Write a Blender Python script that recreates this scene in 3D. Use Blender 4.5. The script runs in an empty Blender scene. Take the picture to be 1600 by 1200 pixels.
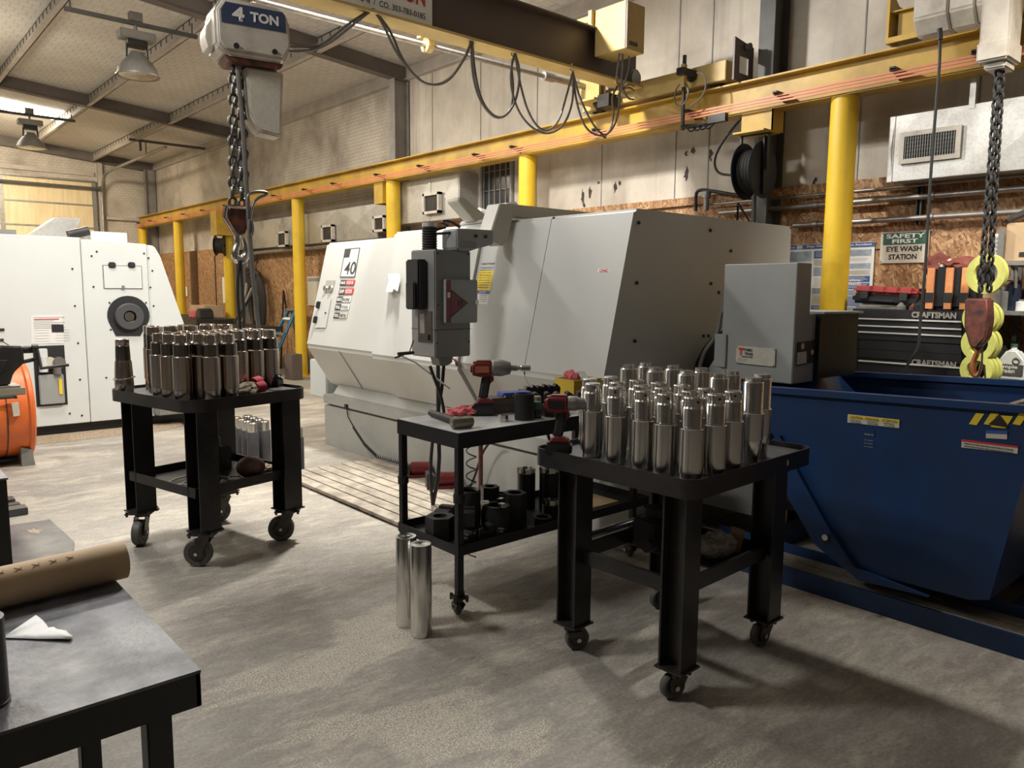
import bpy, bmesh, math, random
from mathutils import Vector, Matrix
from math import sin, cos, pi, radians, sqrt
random.seed(7)
scn = bpy.context.scene
COL = scn.collection
# ------------------------------------------------------------------ camera
F_PX, HC = 1198.0, 1.55
PITCH, YAW, ROLL = radians(6.95), radians(41.3), radians(.45)
_fw = Vector((sin(YAW)*cos(PITCH), cos(YAW)*cos(PITCH), -sin(PITCH)))
_rt = Vector((cos(YAW), -sin(YAW), 0)); _up = _rt.cross(_fw)
_r2 = _rt*cos(ROLL)+_up*sin(ROLL); _u2 = -_rt*sin(ROLL)+_up*cos(ROLL)
cd = bpy.data.cameras.new('camera'); cam = bpy.data.objects.new('camera', cd); COL.objects.link(cam)
cam.matrix_world = Matrix(((_r2.x,_u2.x,-_fw.x,0),(_r2.y,_u2.y,-_fw.y,0),(_r2.z,_u2.z,-_fw.z,HC),(0,0,0,1)))
cd.sensor_width = 36; cd.lens = 36*F_PX/1600; cd.clip_end = 200; cd.clip_start = .05
scn.camera = cam
# ------------------------------------------------------------------ world, lights, exposure
w = bpy.data.worlds.new('world'); scn.world = w; w.use_nodes = True
w.node_tree.nodes['Background'].inputs[0].default_value = (.55,.58,.62,1)
w.node_tree.nodes['Background'].inputs[1].default_value = .22
scn.view_settings.view_transform = 'Standard'; scn.view_settings.look = 'None'
scn.view_settings.exposure = 0.40; scn.view_settings.gamma = 1; scn.view_settings.use_curve_mapping = False
def area(name, loc, tgt, sx, sy, power, col=(1,.96,.88), spread=180):
    l = bpy.data.lights.new(name, 'AREA'); l.shape = 'RECTANGLE'; l.size = sx; l.size_y = sy; l.energy = power; l.color = col
    l.spread = radians(spread)
    o = bpy.data.objects.new(name, l); COL.objects.link(o); o.location = loc
    o.rotation_euler = (Vector(tgt)-Vector(loc)).to_track_quat('-Z','Y').to_euler(); return o
area('bay_light_centre', (3.55,5.55,4.6), (3.45,4.6,0), .40, .25, 255, (1,.965,.90))
area('bay_light_back', (1.5,7.7,4.7), (1.7,7.2,0), 1.0, .35, 84, (1,.98,.94))
area('bay_light_west', (-1.0,4.5,4.75), (.6,4.4,0), .9, .35, 112, (.99,.99,.97))
area('bay_light_far', (2.2,13.0,4.7), (2.4,13,0), 1.6, .4, 170, (1,.90,.72))
area('bay_light_door', (2.6,18.5,4.7), (2.8,20.5,1.5), 1.6, .5, 170, (1,.86,.64))
area('bay_light_wall', (4.3,9.6,4.5), (5.2,9.2,0), 1.0, .3, 50, (1,.92,.8))
area('bay_light_right', (4.4,.1,4.5), (6.5,1.8,1.3), .7, .3, 22, (1,.94,.84), 58)
def fill_point(name,loc,power,col=(1,.93,.82),r=.25):
    l=bpy.data.lights.new(name,'POINT'); l.energy=power; l.color=col; l.shadow_soft_size=r
    o=bpy.data.objects.new(name,l); COL.objects.link(o); o.location=loc
fill_point('roof_fill_west',(-1.4,5.6,4.3),50); fill_point('roof_fill_mid',(1.6,8.6,4.25),38); fill_point('roof_fill_far',(1.2,13.4,4.1),45,(1,.88,.7)); fill_point('roof_fill_near',(.5,1.2,4.3),10)  # unseen point lights added to brighten the roof liner, no fixtures modelled
# ------------------------------------------------------------------ real point from a sight line and a known plane
def _dir(px,py):
    return (_r2*(px-800)+_u2*(600-py)+_fw*F_PX)
def onX(px,py,X): d=_dir(px,py); t=X/d.x; return Vector((X,d.y*t,HC+d.z*t))
def onY(px,py,Y): d=_dir(px,py); t=Y/d.y; return Vector((d.x*t,Y,HC+d.z*t))
def onZ(px,py,z=0.): d=_dir(px,py); t=(z-HC)/d.z; return Vector((d.x*t,d.y*t,z))
# ------------------------------------------------------------------ object helpers
def tag(o,label=None,cat=None,group=None,kind=None):
    if label: o['label']=label
    if cat: o['category']=cat
    if group: o['group']=group
    if kind: o['kind']=kind
    return o
def thing(name,label,cat,loc=(0,0,0),rz=0,group=None):
    o = bpy.data.objects.new(name,None); COL.objects.link(o); o.empty_display_size=.1
    o.location=loc; o.rotation_euler=(0,0,rz); return tag(o,label,cat,group)
def wm(o):
    m = Matrix.Identity(4)
    while o is not None:
        e=o.rotation_euler.to_matrix().to_4x4(); m = Matrix.Translation(o.location) @ e @ m; o = o.parent
    return m
class MB:
    """collects shapes in one mesh"""
    def __init__(s): s.bm = bmesh.new(); s.M=[]; s.cur=0
    def mat(s,m):
        if m not in s.M: s.M.append(m)
        s.cur=s.M.index(m); return s
    def _add(s,b,mx=None):
        if mx is not None: bmesh.ops.transform(b,matrix=mx,verts=b.verts)
        for f in b.faces: f.material_index=s.cur
        me=bpy.data.meshes.new('t'); b.to_mesh(me); b.free(); s.bm.from_mesh(me); bpy.data.meshes.remove(me); return s
    def box(s,x0,x1,y0,y1,z0,z1,bev=0,seg=2,mx=None):
        b=bmesh.new(); bmesh.ops.create_cube(b,size=1)
        for v in b.verts: v.co=Vector(((x0+x1)/2+v.co.x*(x1-x0),(y0+y1)/2+v.co.y*(y1-y0),(z0+z1)/2+v.co.z*(z1-z0)))
        if bev: bmesh.ops.bevel(b,geom=b.edges[:],offset=bev,segments=seg,affect='EDGES',clamp_overlap=True)
        return s._add(b,mx)
    def cyl(s,p0,p1,r0,r1=None,n=20,cap=True,bev=0):
        r1=r0 if r1 is None else r1; p0=Vector(p0);p1=Vector(p1);d=p1-p0
        b=bmesh.new(); bmesh.ops.create_cone(b,cap_ends=cap,segments=n,radius1=r0,radius2=r1,depth=d.length)
        if bev:
            es=[e for e in b.edges if abs(e.verts[0].co.z-e.verts[1].co.z)<1e-6]
            bmesh.ops.bevel(b,geom=es,offset=bev,segments=2,affect='EDGES')
        return s._add(b,Matrix.Translation((p0+p1)/2)@d.to_track_quat('Z','Y').to_matrix().to_4x4())
    def ball(s,c,rx,ry=None,rz=None,n=16,mx=None):
        ry=rx if ry is None else ry; rz=rx if rz is None else rz
        b=bmesh.new(); bmesh.ops.create_uvsphere(b,u_segments=n,v_segments=n//2+2,radius=1)
        m=Matrix.Translation(c)@Matrix.Diagonal((rx,ry,rz,1))
        return s._add(b,(mx@m) if mx is not None else m)
    def lathe(s,prof,c=(0,0,0),axis='Z',n=28,mx=None):
        b=bmesh.new(); rings=[]
        for r,z in prof:
            if r<=1e-6: rings.append([b.verts.new((0,0,z))])
            else: rings.append([b.verts.new((r*cos(2*pi*k/n),r*sin(2*pi*k/n),z)) for k in range(n)])
        for a,c2 in zip(rings,rings[1:]):
            for k in range(n):
                j=(k+1)%n
                if len(a)==1 and len(c2)==1: continue
                if len(a)==1: b.faces.new((a[0],c2[k],c2[j]))
                elif len(c2)==1: b.faces.new((a[k],a[j],c2[0]))
                else: b.faces.new((a[k],a[j],c2[j],c2[k]))
        q={'Z':Vector((0,0,1)),'X':Vector((1,0,0)),'Y':Vector((0,1,0))}[axis] if isinstance(axis,str) else Vector(axis)
        m=Matrix.Translation(c)@q.to_track_quat('Z','Y').to_matrix().to_4x4()
        bmesh.ops.recalc_face_normals(b,faces=b.faces[:])
        return s._add(b,(mx@m) if mx is not None else m)
    def prism(s,pts,a,b_,axis='Y',bev=0,seg=3,mx=None,side=False):
        """polygon pts extruded along axis from a to b_. axis Y: pts=(x,z); X: pts=(y,z); Z: pts=(x,y)"""
        b=bmesh.new()
        def P(p,t): return {'Y':(p[0],t,p[1]),'X':(t,p[0],p[1]),'Z':(p[0],p[1],t)}[axis]
        A=[b.verts.new(P(p,a)) for p in pts]; B=[b.verts.new(P(p,b_)) for p in pts]; n=len(pts)
        b.faces.new(A); b.faces.new(B[::-1])
        for i in range(n): b.faces.new((A[i],B[i],B[(i+1)%n],A[(i+1)%n]))
        bmesh.ops.recalc_face_normals(b,faces=b.faces[:])
        if bev:
            ai={'X':0,'Y':1,'Z':2}[axis]; es=b.edges[:] if not side else [e for e in b.edges if abs(e.verts[0].co[ai]-e.verts[1].co[ai])>1e-6]
            bmesh.ops.bevel(b,geom=es,offset=bev,segments=seg,affect='EDGES',clamp_overlap=True)
        return s._add(b,mx)
    def ring(s,outer,inner,a,b_,axis='Z',mx=None):
        """wall between two same-count outlines"""
        b=bmesh.new()
        def P(p,t): return {'Y':(p[0],t,p[1]),'X':(t,p[0],p[1]),'Z':(p[0],p[1],t)}[axis]
        n=len(outer); L=[[b.verts.new(P(p,t)) for p in o] for o,t in((outer,a),(outer,b_),(inner,b_),(inner,a))]
        for q in range(4):
            X,Y=L[q],L[(q+1)%4]
            for i in range(n): j=(i+1)%n; b.faces.new((X[i],X[j],Y[j],Y[i]))
        bmesh.ops.recalc_face_normals(b,faces=b.faces[:]); return s._add(b,mx)
    def tube(s,path,r,n=8,closed=False,sm=0):
        P=[Vector(p) for p in path]
        for _ in range(sm):
            Q=[P[0]]
            for a,c in zip(P,P[1:]): Q+= [a*.75+c*.25,a*.25+c*.75]
            Q.append(P[-1]); P=Q
        b=bmesh.new(); rings=[]; N=len(P); up=None
        for i,p in enumerate(P):
            if closed: d=P[(i+1)%N]-P[i-1]
            else: d=(P[min(i+1,N-1)]-P[max(i-1,0)])
            d.normalize()
            if up is None:
                up=Vector((0,0,1)) if abs(d.z)<.9 else Vector((1,0,0))
            sd=d.cross(up)
            if sd.length<1e-4: sd=d.orthogonal()
            sd.normalize(); u=sd.cross(d).normalized(); up=u
            if isinstance(r,(list,tuple)):
                q=i/(N-1)*(len(r)-1); k0=min(int(q),len(r)-2); rr=r[k0]+(r[k0+1]-r[k0])*(q-k0)
            else: rr=r
            rings.append([b.verts.new(p+(sd*cos(2*pi*k/n)+u*sin(2*pi*k/n))*rr) for k in range(n)])
        for i in range(N if closed else N-1):
            A,B=rings[i],rings[(i+1)%N]
            for k in range(n): b.faces.new((A[k],A[(k+1)%n],B[(k+1)%n],B[k]))
        if not closed: b.faces.new(rings[0][::-1]); b.faces.new(rings[-1])
        bmesh.ops.recalc_face_normals(b,faces=b.faces[:]); return s._add(b)
    def poly(s,pts):
        vs=[s.bm.verts.new(p) for p in pts]; f=s.bm.faces.new(vs); f.material_index=s.cur; return s
    def build(s,name,mat=None,parent=None,label=None,smooth=True,ang=35,kind=None,world=True):
        me=bpy.data.meshes.new(name)
        if mat is not None:
            if s.M:  me_m=[mat if m is None else m for m in s.M]
            else: me_m=[mat]
        else: me_m=s.M
        if parent is not None and world:
            bmesh.ops.transform(s.bm,matrix=wm(parent).inverted(),verts=s.bm.verts)
        s.bm.to_mesh(me); s.bm.free()
        for m in me_m: me.materials.append(m)
        o=bpy.data.objects.new(name,me); COL.objects.link(o)
        if parent is not None: o.parent=parent
        if smooth:
            for p in me.polygons: p.use_smooth=True
            try: me.set_sharp_from_angle(angle=radians(ang))
            except Exception: pass
        if label: o['label']=label
        if kind: o['kind']=kind
        return o
def text(s,origin,xd,up,width,height,mat,parent,name='lettering',bold=0,depth=.0012,label=None):
    """lettering fitted to width x height; origin is its lower left corner"""
    cu=bpy.data.curves.new('t','FONT'); cu.body=s; cu.size=1; cu.offset=bold; cu.resolution_u=3
    ob=bpy.data.objects.new('t',cu); COL.objects.link(ob); dg=bpy.context.evaluated_depsgraph_get()
    me=bpy.data.meshes.new_from_object(ob.evaluated_get(dg)); bpy.data.objects.remove(ob); bpy.data.curves.remove(cu)
    b=bmesh.new(); b.from_mesh(me); bpy.data.meshes.remove(me)
    xs=[v.co.x for v in b.verts]; ys=[v.co.y for v in b.verts]
    x0,x1,y0,y1=min(xs),max(xs),min(ys),max(ys)
    xd=Vector(xd).normalized(); up=Vector(up).normalized(); nn=xd.cross(up)
    for v in b.verts:
        v.co=Vector(origin)+xd*((v.co.x-x0)/(x1-x0)*width)+up*((v.co.y-y0)/(y1-y0)*height)+nn*depth
    m=MB(); m._add(b); return m.build(name,mat,parent,label=label,smooth=False)
def copy_tree(o,parent=None):
    c=o.copy(); COL.objects.link(c); c.parent=parent
    for ch in list(o.children): copy_tree(ch,c)
    return c
ORD=['first','second','third','fourth','fifth','sixth','seventh','eighth','ninth','tenth']
# ------------------------------------------------------------------ materials
def nodes(m): nt=m.node_tree; return nt,nt.nodes,nt.links
def pm(name,col,rough=.5,metal=0,var=0,scale=8,bump=0,bscale=60,col2=None,spec=.5,aniso=0,stretch=(1,1,1),rv=.12,emit=None,es=1,detail=5,lo=.35,hi=.7):
    m=bpy.data.materials.new(name); m.use_nodes=True; nt,N,L=nodes(m); P=N['Principled BSDF']
    P.inputs['Base Color'].default_value=(*col,1); P.inputs['Roughness'].default_value=rough; P.inputs['Metallic'].default_value=metal
    P.inputs['Specular IOR Level'].default_value=spec
    if emit: P.inputs['Emission Color'].default_value=(*emit,1); P.inputs['Emission Strength'].default_value=es
    if aniso: P.inputs['Anisotropic'].default_value=aniso
    if var or bump or col2:
        tc=N.new('ShaderNodeTexCoord'); mp=N.new('ShaderNodeMapping'); mp.inputs['Scale'].default_value=stretch; L.new(tc.outputs['Object'],mp.inputs[0])
    if var or col2:
        n=N.new('ShaderNodeTexNoise'); n.inputs['Scale'].default_value=scale; n.inputs['Detail'].default_value=detail; n.inputs['Roughness'].default_value=.6
        L.new(mp.outputs[0],n.inputs[0]); r=N.new('ShaderNodeValToRGB'); r.color_ramp.elements[0].position=lo; r.color_ramp.elements[1].position=hi
        c2=col2 or tuple(c*(1-var) for c in col)
        r.color_ramp.elements[0].color=(*c2,1); r.color_ramp.elements[1].color=(*col,1)
        L.new(n.outputs['Fac'],r.inputs[0]); L.new(r.outputs[0],P.inputs['Base Color'])
        mr=N.new('ShaderNodeMapRange'); mr.inputs['To Min'].default_value=min(1,rough+rv); mr.inputs['To Max'].default_value=max(.03,rough-rv)
        L.new(n.outputs['Fac'],mr.inputs[0]); L.new(mr.outputs[0],P.inputs['Roughness'])
    if bump:
        nb=N.new('ShaderNodeTexNoise'); nb.inputs['Scale'].default_value=bscale; nb.inputs['Detail'].default_value=4; L.new(mp.outputs[0],nb.inputs[0])
        bu=N.new('ShaderNodeBump'); bu.inputs['Strength'].default_value=bump; bu.inputs['Distance'].default_value=.01; L.new(nb.outputs['Fac'],bu.inputs['Height']); L.new(bu.outputs[0],P.inputs['Normal'])
    return m
def mixc(N,L,fac,a,b,mode='MIX'):
    x=N.new('ShaderNodeMix'); x.data_type='RGBA'; x.blend_type=mode
    for i,v in((0,fac),(6,a),(7,b)):
        if isinstance(v,(int,float)): x.inputs[i].default_value=v
        elif isinstance(v,tuple): x.inputs[i].default_value=(*v,1)
        else: L.new(v,x.inputs[i])
    return x.outputs[2]
def ramp(N,L,fac,stops):
    r=N.new('ShaderNodeValToRGB'); e=r.color_ramp.elements
    while len(e)<len(stops): e.new(.5)
    for i,(p,c) in enumerate(stops): e[i].position=p; e[i].color=(c,c,c,1) if isinstance(c,(int,float)) else (*c,1)
    L.new(fac,r.inputs[0]); return r.outputs[0]
def noise(N,L,vec,scale,detail=5,rough=.6,dist=0):
    n=N.new('ShaderNodeTexNoise'); n.inputs['Scale'].default_value=scale; n.inputs['Detail'].default_value=detail; n.inputs['Roughness'].default_value=rough; n.inputs['Distortion'].default_value=dist
    L.new(vec,n.inputs[0]); return n.outputs['Fac']
def mapping(N,L,sc=(1,1,1),rot=(0,0,0)):
    tc=N.new('ShaderNodeTexCoord'); mp=N.new('ShaderNodeMapping'); mp.inputs['Scale'].default_value=sc; mp.inputs['Rotation'].default_value=rot; L.new(tc.outputs['Object'],mp.inputs[0]); return mp.outputs[0]
def m_floor():
    m=bpy.data.materials.new('worn_concrete'); m.use_nodes=True; nt,N,L=nodes(m); P=N['Principled BSDF']
    v=mapping(N,L); v2=mapping(N,L,(.55,1.3,1),(0,0,.72)); v3=mapping(N,L,(1,2.6,1),(0,0,.72))
    big=noise(N,L,v2,.55,6,.6,.3); mid=noise(N,L,v3,2.2,9,.72,.5); fine=noise(N,L,v,70,4,.7); st=noise(N,L,v2,1.1,7,.65,.3)
    base=mixc(N,L,ramp(N,L,big,[(.36,0),(.64,1)]),(.225,.205,.18),(.34,.31,.265))
    crust=ramp(N,L,mid,[(.50,0),(.68,.62)])
    b2=mixc(N,L,crust,base,(.50,.45,.35))
    dark=ramp(N,L,st,[(.36,.75),(.50,0)])
    b3=mixc(N,L,dark,b2,(.165,.145,.125))
    sp=noise(N,L,v3,9,8,.7,.4); b3=mixc(N,L,ramp(N,L,sp,[(.40,.38),(.54,0)]),b3,(.17,.15,.13)); b3=mixc(N,L,ramp(N,L,sp,[(.56,0),(.68,.35)]),b3,(.46,.43,.37))
    pk=noise(N,L,v,150,2,.5); pm_=noise(N,L,v2,1.0,6,.6,.4); mk=N.new('ShaderNodeMath'); mk.operation='MULTIPLY'; L.new(ramp(N,L,pm_,[(.55,0),(.58,1)]),mk.inputs[0]); L.new(ramp(N,L,pk,[(.47,0),(.56,.75)]),mk.inputs[1])
    b3=mixc(N,L,mk.outputs[0],b3,(.60,.54,.43))
    b4=mixc(N,L,.55,b3,ramp(N,L,fine,[(.3,.3),(.7,.95)]),'SOFT_LIGHT')
    L.new(b4,P.inputs['Base Color'])
    L.new(ramp(N,L,mid,[(.3,.40),(.6,.68)]),P.inputs['Roughness'])
    bu=N.new('ShaderNodeBump'); bu.inputs['Strength'].default_value=.45; bu.inputs['Distance'].default_value=.006
    L.new(mixc(N,L,.4,mid,fine),bu.inputs['Height']); L.new(bu.outputs[0],P.inputs['Normal']); return m
def m_osb():
    m=bpy.data.materials.new('strand_board'); m.use_nodes=True; nt,N,L=nodes(m); P=N['Principled BSDF']
    lay=[]
    for rot,sc in(((.55,0,0),(1,17,62)),((-.75,0,0),(1,15,55)),((1.8,0,0),(1,15,58))):
        v0=mapping(N,L,(1,1,1),rot); mp2=N.new('ShaderNodeMapping'); mp2.inputs['Scale'].default_value=sc; L.new(v0,mp2.inputs[0]); vo=N.new('ShaderNodeTexVoronoi'); vo.inputs['Scale'].default_value=1.0; L.new(mp2.outputs[0],vo.inputs[0])
        sp=N.new('ShaderNodeSeparateColor'); L.new(vo.outputs['Color'],sp.inputs[0]); lay.append(sp)
    R1=[(0,(.17,.075,.03)),(.3,(.33,.165,.07)),(.7,(.47,.26,.12)),(1,(.66,.44,.24))]
    c=[ramp(N,L,q.outputs[0],R1) for q in lay]
    x=mixc(N,L,ramp(N,L,lay[1].outputs[1],[(.50,0),(.52,1)]),c[0],c[1])
    x=mixc(N,L,ramp(N,L,lay[2].outputs[1],[(.62,0),(.64,1)]),x,c[2])
    v=mapping(N,L); x=mixc(N,L,ramp(N,L,noise(N,L,v,.7,4),[(.35,.3),(.6,0)]),x,(.16,.085,.045))
    L.new(x,P.inputs['Base Color']); P.inputs['Roughness'].default_value=.65; return m
def m_ins(name,cell=(16,9),col=(.62,.575,.50),dirt=(.20,.16,.125),axis='YZ',amt=.5,net=.5,drk=.35,streak=0):
    """insulation facing: quilted cells, soot stains"""
    m=bpy.data.materials.new(name); m.use_nodes=True; nt,N,L=nodes(m); P=N['Principled BSDF']
    v=mapping(N,L)
    sx=N.new('ShaderNodeSeparateXYZ'); L.new(v,sx.inputs[0]); cb=N.new('ShaderNodeCombineXYZ')
    a,b={'YZ':(1,2),'XZ':(0,2),'XY':(0,1)}[axis]
    L.new(sx.outputs[a],cb.inputs[0]); L.new(sx.outputs[b],cb.inputs[1])
    br=N.new('ShaderNodeTexBrick'); br.inputs['Scale'].default_value=1; br.inputs['Brick Width'].default_value=1/cell[0]; br.inputs['Row Height'].default_value=1/cell[1]
    br.inputs['Mortar Size'].default_value=.1/cell[0]; br.inputs['Mortar Smooth'].default_value=.8; br.inputs['Color1'].default_value=(1,1,1,1); br.inputs['Color2'].default_value=(.75,.75,.75,1); br.inputs['Mortar'].default_value=(0,0,0,1)
    L.new(cb.outputs[0],br.inputs[0])
    n1=noise(N,L,v,.9,6,.62,.3); n2=noise(N,L,v,5,5,.6)
    stn=ramp(N,L,n1,[(.42,0),(.68,amt)])
    base=mixc(N,L,ramp(N,L,n2,[(.35,.22),(.65,0)]),col,tuple(c*.7 for c in col))
    x=mixc(N,L,stn,base,dirt)
    mt=ramp(N,L,br.outputs['Color'],[(0,net),(.7,0)])
    x=mixc(N,L,mt,x,tuple(c*drk for c in col))
    if streak:
        v3=mapping(N,L,(9,9,.35)); s=noise(N,L,v3,1,5); x=mixc(N,L,ramp(N,L,s,[(.5,0),(.72,streak)]),x,dirt)
    L.new(x,P.inputs['Base Color']); P.inputs['Roughness'].default_value=.6
    bu=N.new('ShaderNodeBump'); bu.inputs['Strength'].default_value=.35; bu.inputs['Distance'].default_value=.012
    L.new(mixc(N,L,.35,br.outputs['Color'],n2),bu.inputs['Height']); L.new(bu.outputs[0],P.inputs['Normal']); return m
def m_galv():
    m=bpy.data.materials.new('galvanised_sheet'); m.use_nodes=True; nt,N,L=nodes(m); P=N['Principled BSDF']
    v=mapping(N,L); vo=N.new('ShaderNodeTexVoronoi'); vo.inputs['Scale'].default_value=45; L.new(v,vo.inputs[0])
    n=noise(N,L,v,2.2,5); x=mixc(N,L,ramp(N,L,n,[(.45,0),(.7,.55)]),(.52,.51,.48),(.18,.155,.13))
    x=mixc(N,L,.25,x,ramp(N,L,vo.outputs['Distance'],[(0,.35),(.6,.75)]),'OVERLAY'); L.new(x,P.inputs['Base Color']); P.inputs['Metallic'].default_value=.75
    L.new(ramp(N,L,n,[(.3,.36),(.7,.58)]),P.inputs['Roughness']); return m
def m_steel(name,col=(.70,.69,.67),rough=.19,lines=300,tint=(.52,.46,.40),amt=.45,an=.7):
    """turned steel: brushed round the axis, uneven heat tint"""
    m=bpy.data.materials.new(name); m.use_nodes=True; nt,N,L=nodes(m); P=N['Principled BSDF']
    v=mapping(N,L,(.5,.5,lines)); r=noise(N,L,v,1,2); v2=mapping(N,L,(5,5,.8)); t=noise(N,L,v2,1.5,4)
    x=mixc(N,L,ramp(N,L,t,[(.4,0),(.7,amt)]),col,tint); x=mixc(N,L,.18,x,ramp(N,L,r,[(.3,.5),(.7,1)]),'MULTIPLY')
    L.new(x,P.inputs['Base Color']); P.inputs['Metallic'].default_value=1; P.inputs['Anisotropic'].default_value=an
    tg=N.new('ShaderNodeTangent'); tg.direction_type='RADIAL'; tg.axis='Z'; L.new(tg.outputs[0],P.inputs['Tangent'])
    P.inputs['Anisotropic Rotation'].default_value=.25; P.inputs['Roughness'].default_value=rough; return m
M={}
M['shed']=pm('dark_shed_sheet',(.16,.15,.14),.8,0,.2,1)
M['floor']=m_floor(); M['osb']=m_osb(); M['galv']=m_galv()
M['roof']=m_ins('roof_liner',(7,6),(.74,.71,.67),(.50,.45,.40),'XY',.5,.5,.62)
M['net']=m_ins('netted_wall_liner',(9,18),(.66,.60,.52),(.20,.155,.12),'YZ',.8,.5,.5)
M['net2']=m_ins('netted_end_liner',(9,16),(.64,.58,.50),(.22,.17,.13),'XZ',.75,.5,.5)
M['liner']=m_ins('smooth_wall_liner',(.55,.2),(.64,.58,.49),(.27,.22,.18),'YZ',.65,.15,.7,.4)
M['steelbeam']=pm('primer_steel',(.17,.145,.13),.6,0,.3,2)
M['girt']=pm('painted_purlin',(.55,.50,.45),.55,0,.25,3)
M['darkcol']=pm('dark_column_paint',(.10,.10,.095),.6,0,.3,3)
M['greycol']=pm('grey_column_paint',(.30,.28,.26),.6,0,.3,3)
M['yellow']=pm('crane_yellow',(.62,.39,.035),.45,0,.3,2.5,col2=(.40,.25,.05))
M['yellowcol']=pm('column_yellow',(.76,.50,.03),.42,0,.25,2,lo=.25,hi=.5)
M['tan']=pm('bridge_tan_yellow',(.66,.47,.17),.5,0,.25,2)
M['shadebrown']=pm('bridge_shade_brown',(.115,.085,.075),.5,0,.2,2)  # shade on the bridge's near faces is put into this brown
M['copper']=pm('conductor_orange',(.72,.24,.11),.45,0,.15,4)
M['mwhite']=pm('machine_white',(.70,.73,.71),.38,0,.05,2)
M['lwhite']=pm('lathe_cream',(.57,.57,.54),.36,0,.07,1.3)
M['lgrey']=pm('lathe_base_grey',(.42,.42,.39),.45,0,.22,1.8)
M['seam']=pm('shadow_gap',(.06,.06,.055),.7)
M['pgrey']=pm('pendant_grey',(.20,.20,.19),.45,0,.08,4)
M['pgrey2']=pm('pendant_arm_grey',(.27,.275,.27),.4,0,.06,4)
M['cream']=pm('arm_cream',(.55,.53,.46),.42,0,.1,4)
M['boxgrey']=pm('conveyor_grey',(.36,.37,.355),.45,0,.15,2)
M['black']=pm('black_paint',(.017,.017,.018),.42,0,.25,6)
M['blacktable']=pm('black_table_steel',(.012,.012,.013),.38,.2,.3,5,col2=(.035,.03,.028))
M['rubber']=pm('dark_rubber',(.022,.021,.02),.6,0,.2,10)
M['wheel']=pm('worn_wheel',(.10,.095,.085),.55,0,.3,20)
M['caster']=pm('caster_steel',(.10,.09,.08),.4,.7,.4,20)
M['darkmetal']=pm('dark_casting',(.05,.048,.045),.5,.5,.4,12)
M['chrome']=pm('bright_steel',(.68,.67,.64),.2,1,.15,20)
M['chainm']=pm('chain_steel',(.13,.125,.115),.4,.8,.4,20)
M['blue']=pm('hopper_blue',(.007,.044,.155),.42,0,.45,2.2,col2=(.009,.03,.09))
M['desk']=pm('worn_bench_steel',(.20,.20,.215),.46,.1,.45,7,col2=(.06,.06,.07),bump=.12,bscale=90,lo=.38,hi=.60,detail=9,rv=.06)
M['carttop']=pm('cart_top_steel',(.62,.62,.61),.38,.1,.35,7,col2=(.40,.40,.39))
M['card']=pm('cardboard',(.50,.355,.215),.75,0,.15,7)
M['paper']=pm('white_paper',(.90,.90,.89),.7,0,.04,30,bump=.15,bscale=60)
M['white']=pm('label_white',(.80,.80,.77),.5)
M['offw']=pm('label_cream',(.66,.62,.52),.5,0,.15,40)
M['ink']=pm('label_black',(.02,.02,.022),.5)
M['red']=pm('label_red',(.55,.04,.04),.5)
M['magenta']=pm('emblem_maroon',(.17,.03,.045),.45)
M['ylabel']=pm('label_yellow',(.85,.62,.03),.5)
M['blab']=pm('label_blue',(.04,.10,.30),.5)
M['green']=pm('sign_green',(.035,.115,.075),.5)
M['orange']=pm('fan_orange',(.80,.17,.035),.42,0,.2,4)
M['wood']=pm('raw_board',(.36,.31,.23),.7,0,.3,5,stretch=(1,12,12))
M['slat']=pm('worn_mat_slats',(.44,.385,.31),.6,0,.45,9,col2=(.23,.195,.16),lo=.35,hi=.65)
M['steelA']=m_steel('turned_steel'); M['steelT']=m_steel('turned_taper_steel',(.56,.52,.48),.20,300,(.46,.30,.19),.7)
M['neck']=m_steel('blackened_neck',(.20,.185,.17),.24,300,(.12,.08,.05),.5)
M['stock']=m_steel('raw_bar_stock',(.76,.75,.72),.20,200,(.58,.55,.50),.4,.6)
M['scale']=pm('mill_scale',(.10,.10,.105),.5,.5,.25,9)
M['toolred']=pm('tool_red',(.20,.025,.028),.4,0,.3,12)
M['toolgrey']=pm('tool_grey_alloy',(.30,.29,.28),.38,.6,.2,20)
M['clothred']=pm('shop_rag_red',(.70,.16,.17),.85,0,.3,25,bump=.8,bscale=40)
M['leather']=pm('dirty_glove_canvas',(.33,.27,.19),.85,0,.5,22,col2=(.08,.06,.045),bump=.5,bscale=50)
M['cuff']=pm('glove_cuff_red',(.30,.018,.035),.8)
M['hoist']=pm('hoist_cream',(.60,.55,.47),.45,0,.3,6,col2=(.42,.37,.31),lo=.3,hi=.55)
M['navy']=pm('hoist_navy',(.045,.065,.13),.5,0,.2,8)
M['rusty']=pm('hook_block_red',(.24,.065,.045),.5,.1,.55,18,col2=(.05,.03,.025))
M['orangehook']=pm('hook_orange',(.48,.16,.07),.45,.3,.4,20)
M['cable']=pm('festoon_cable',(.16,.15,.14),.35,0,.2,20)
M['reelblue']=pm('reel_blue_black',(.012,.02,.04),.4,0,.2,10)
M['tape']=pm('yellow_hose_roll',(.66,.67,.17),.5,0,.15,30)
M['bottle']=pm('white_jug',(.72,.73,.72),.35)
M['binyellow']=pm('bin_yellow',(.55,.38,.04),.4)
M['lampmetal']=pm('lamp_housing',(.30,.29,.27),.45,.4,.2,12)
M['lampglass']=pm('lamp_reflector',(.62,.60,.56),.25,.6,.15,14)
M['panelwood']=pm('door_panel',(.80,.69,.45),.5,0,.25,3,stretch=(6,1,.6),col2=(.68,.54,.32))
M['doortrack']=pm('door_track_steel',(.36,.34,.31),.45,.5,.3,9)
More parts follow.
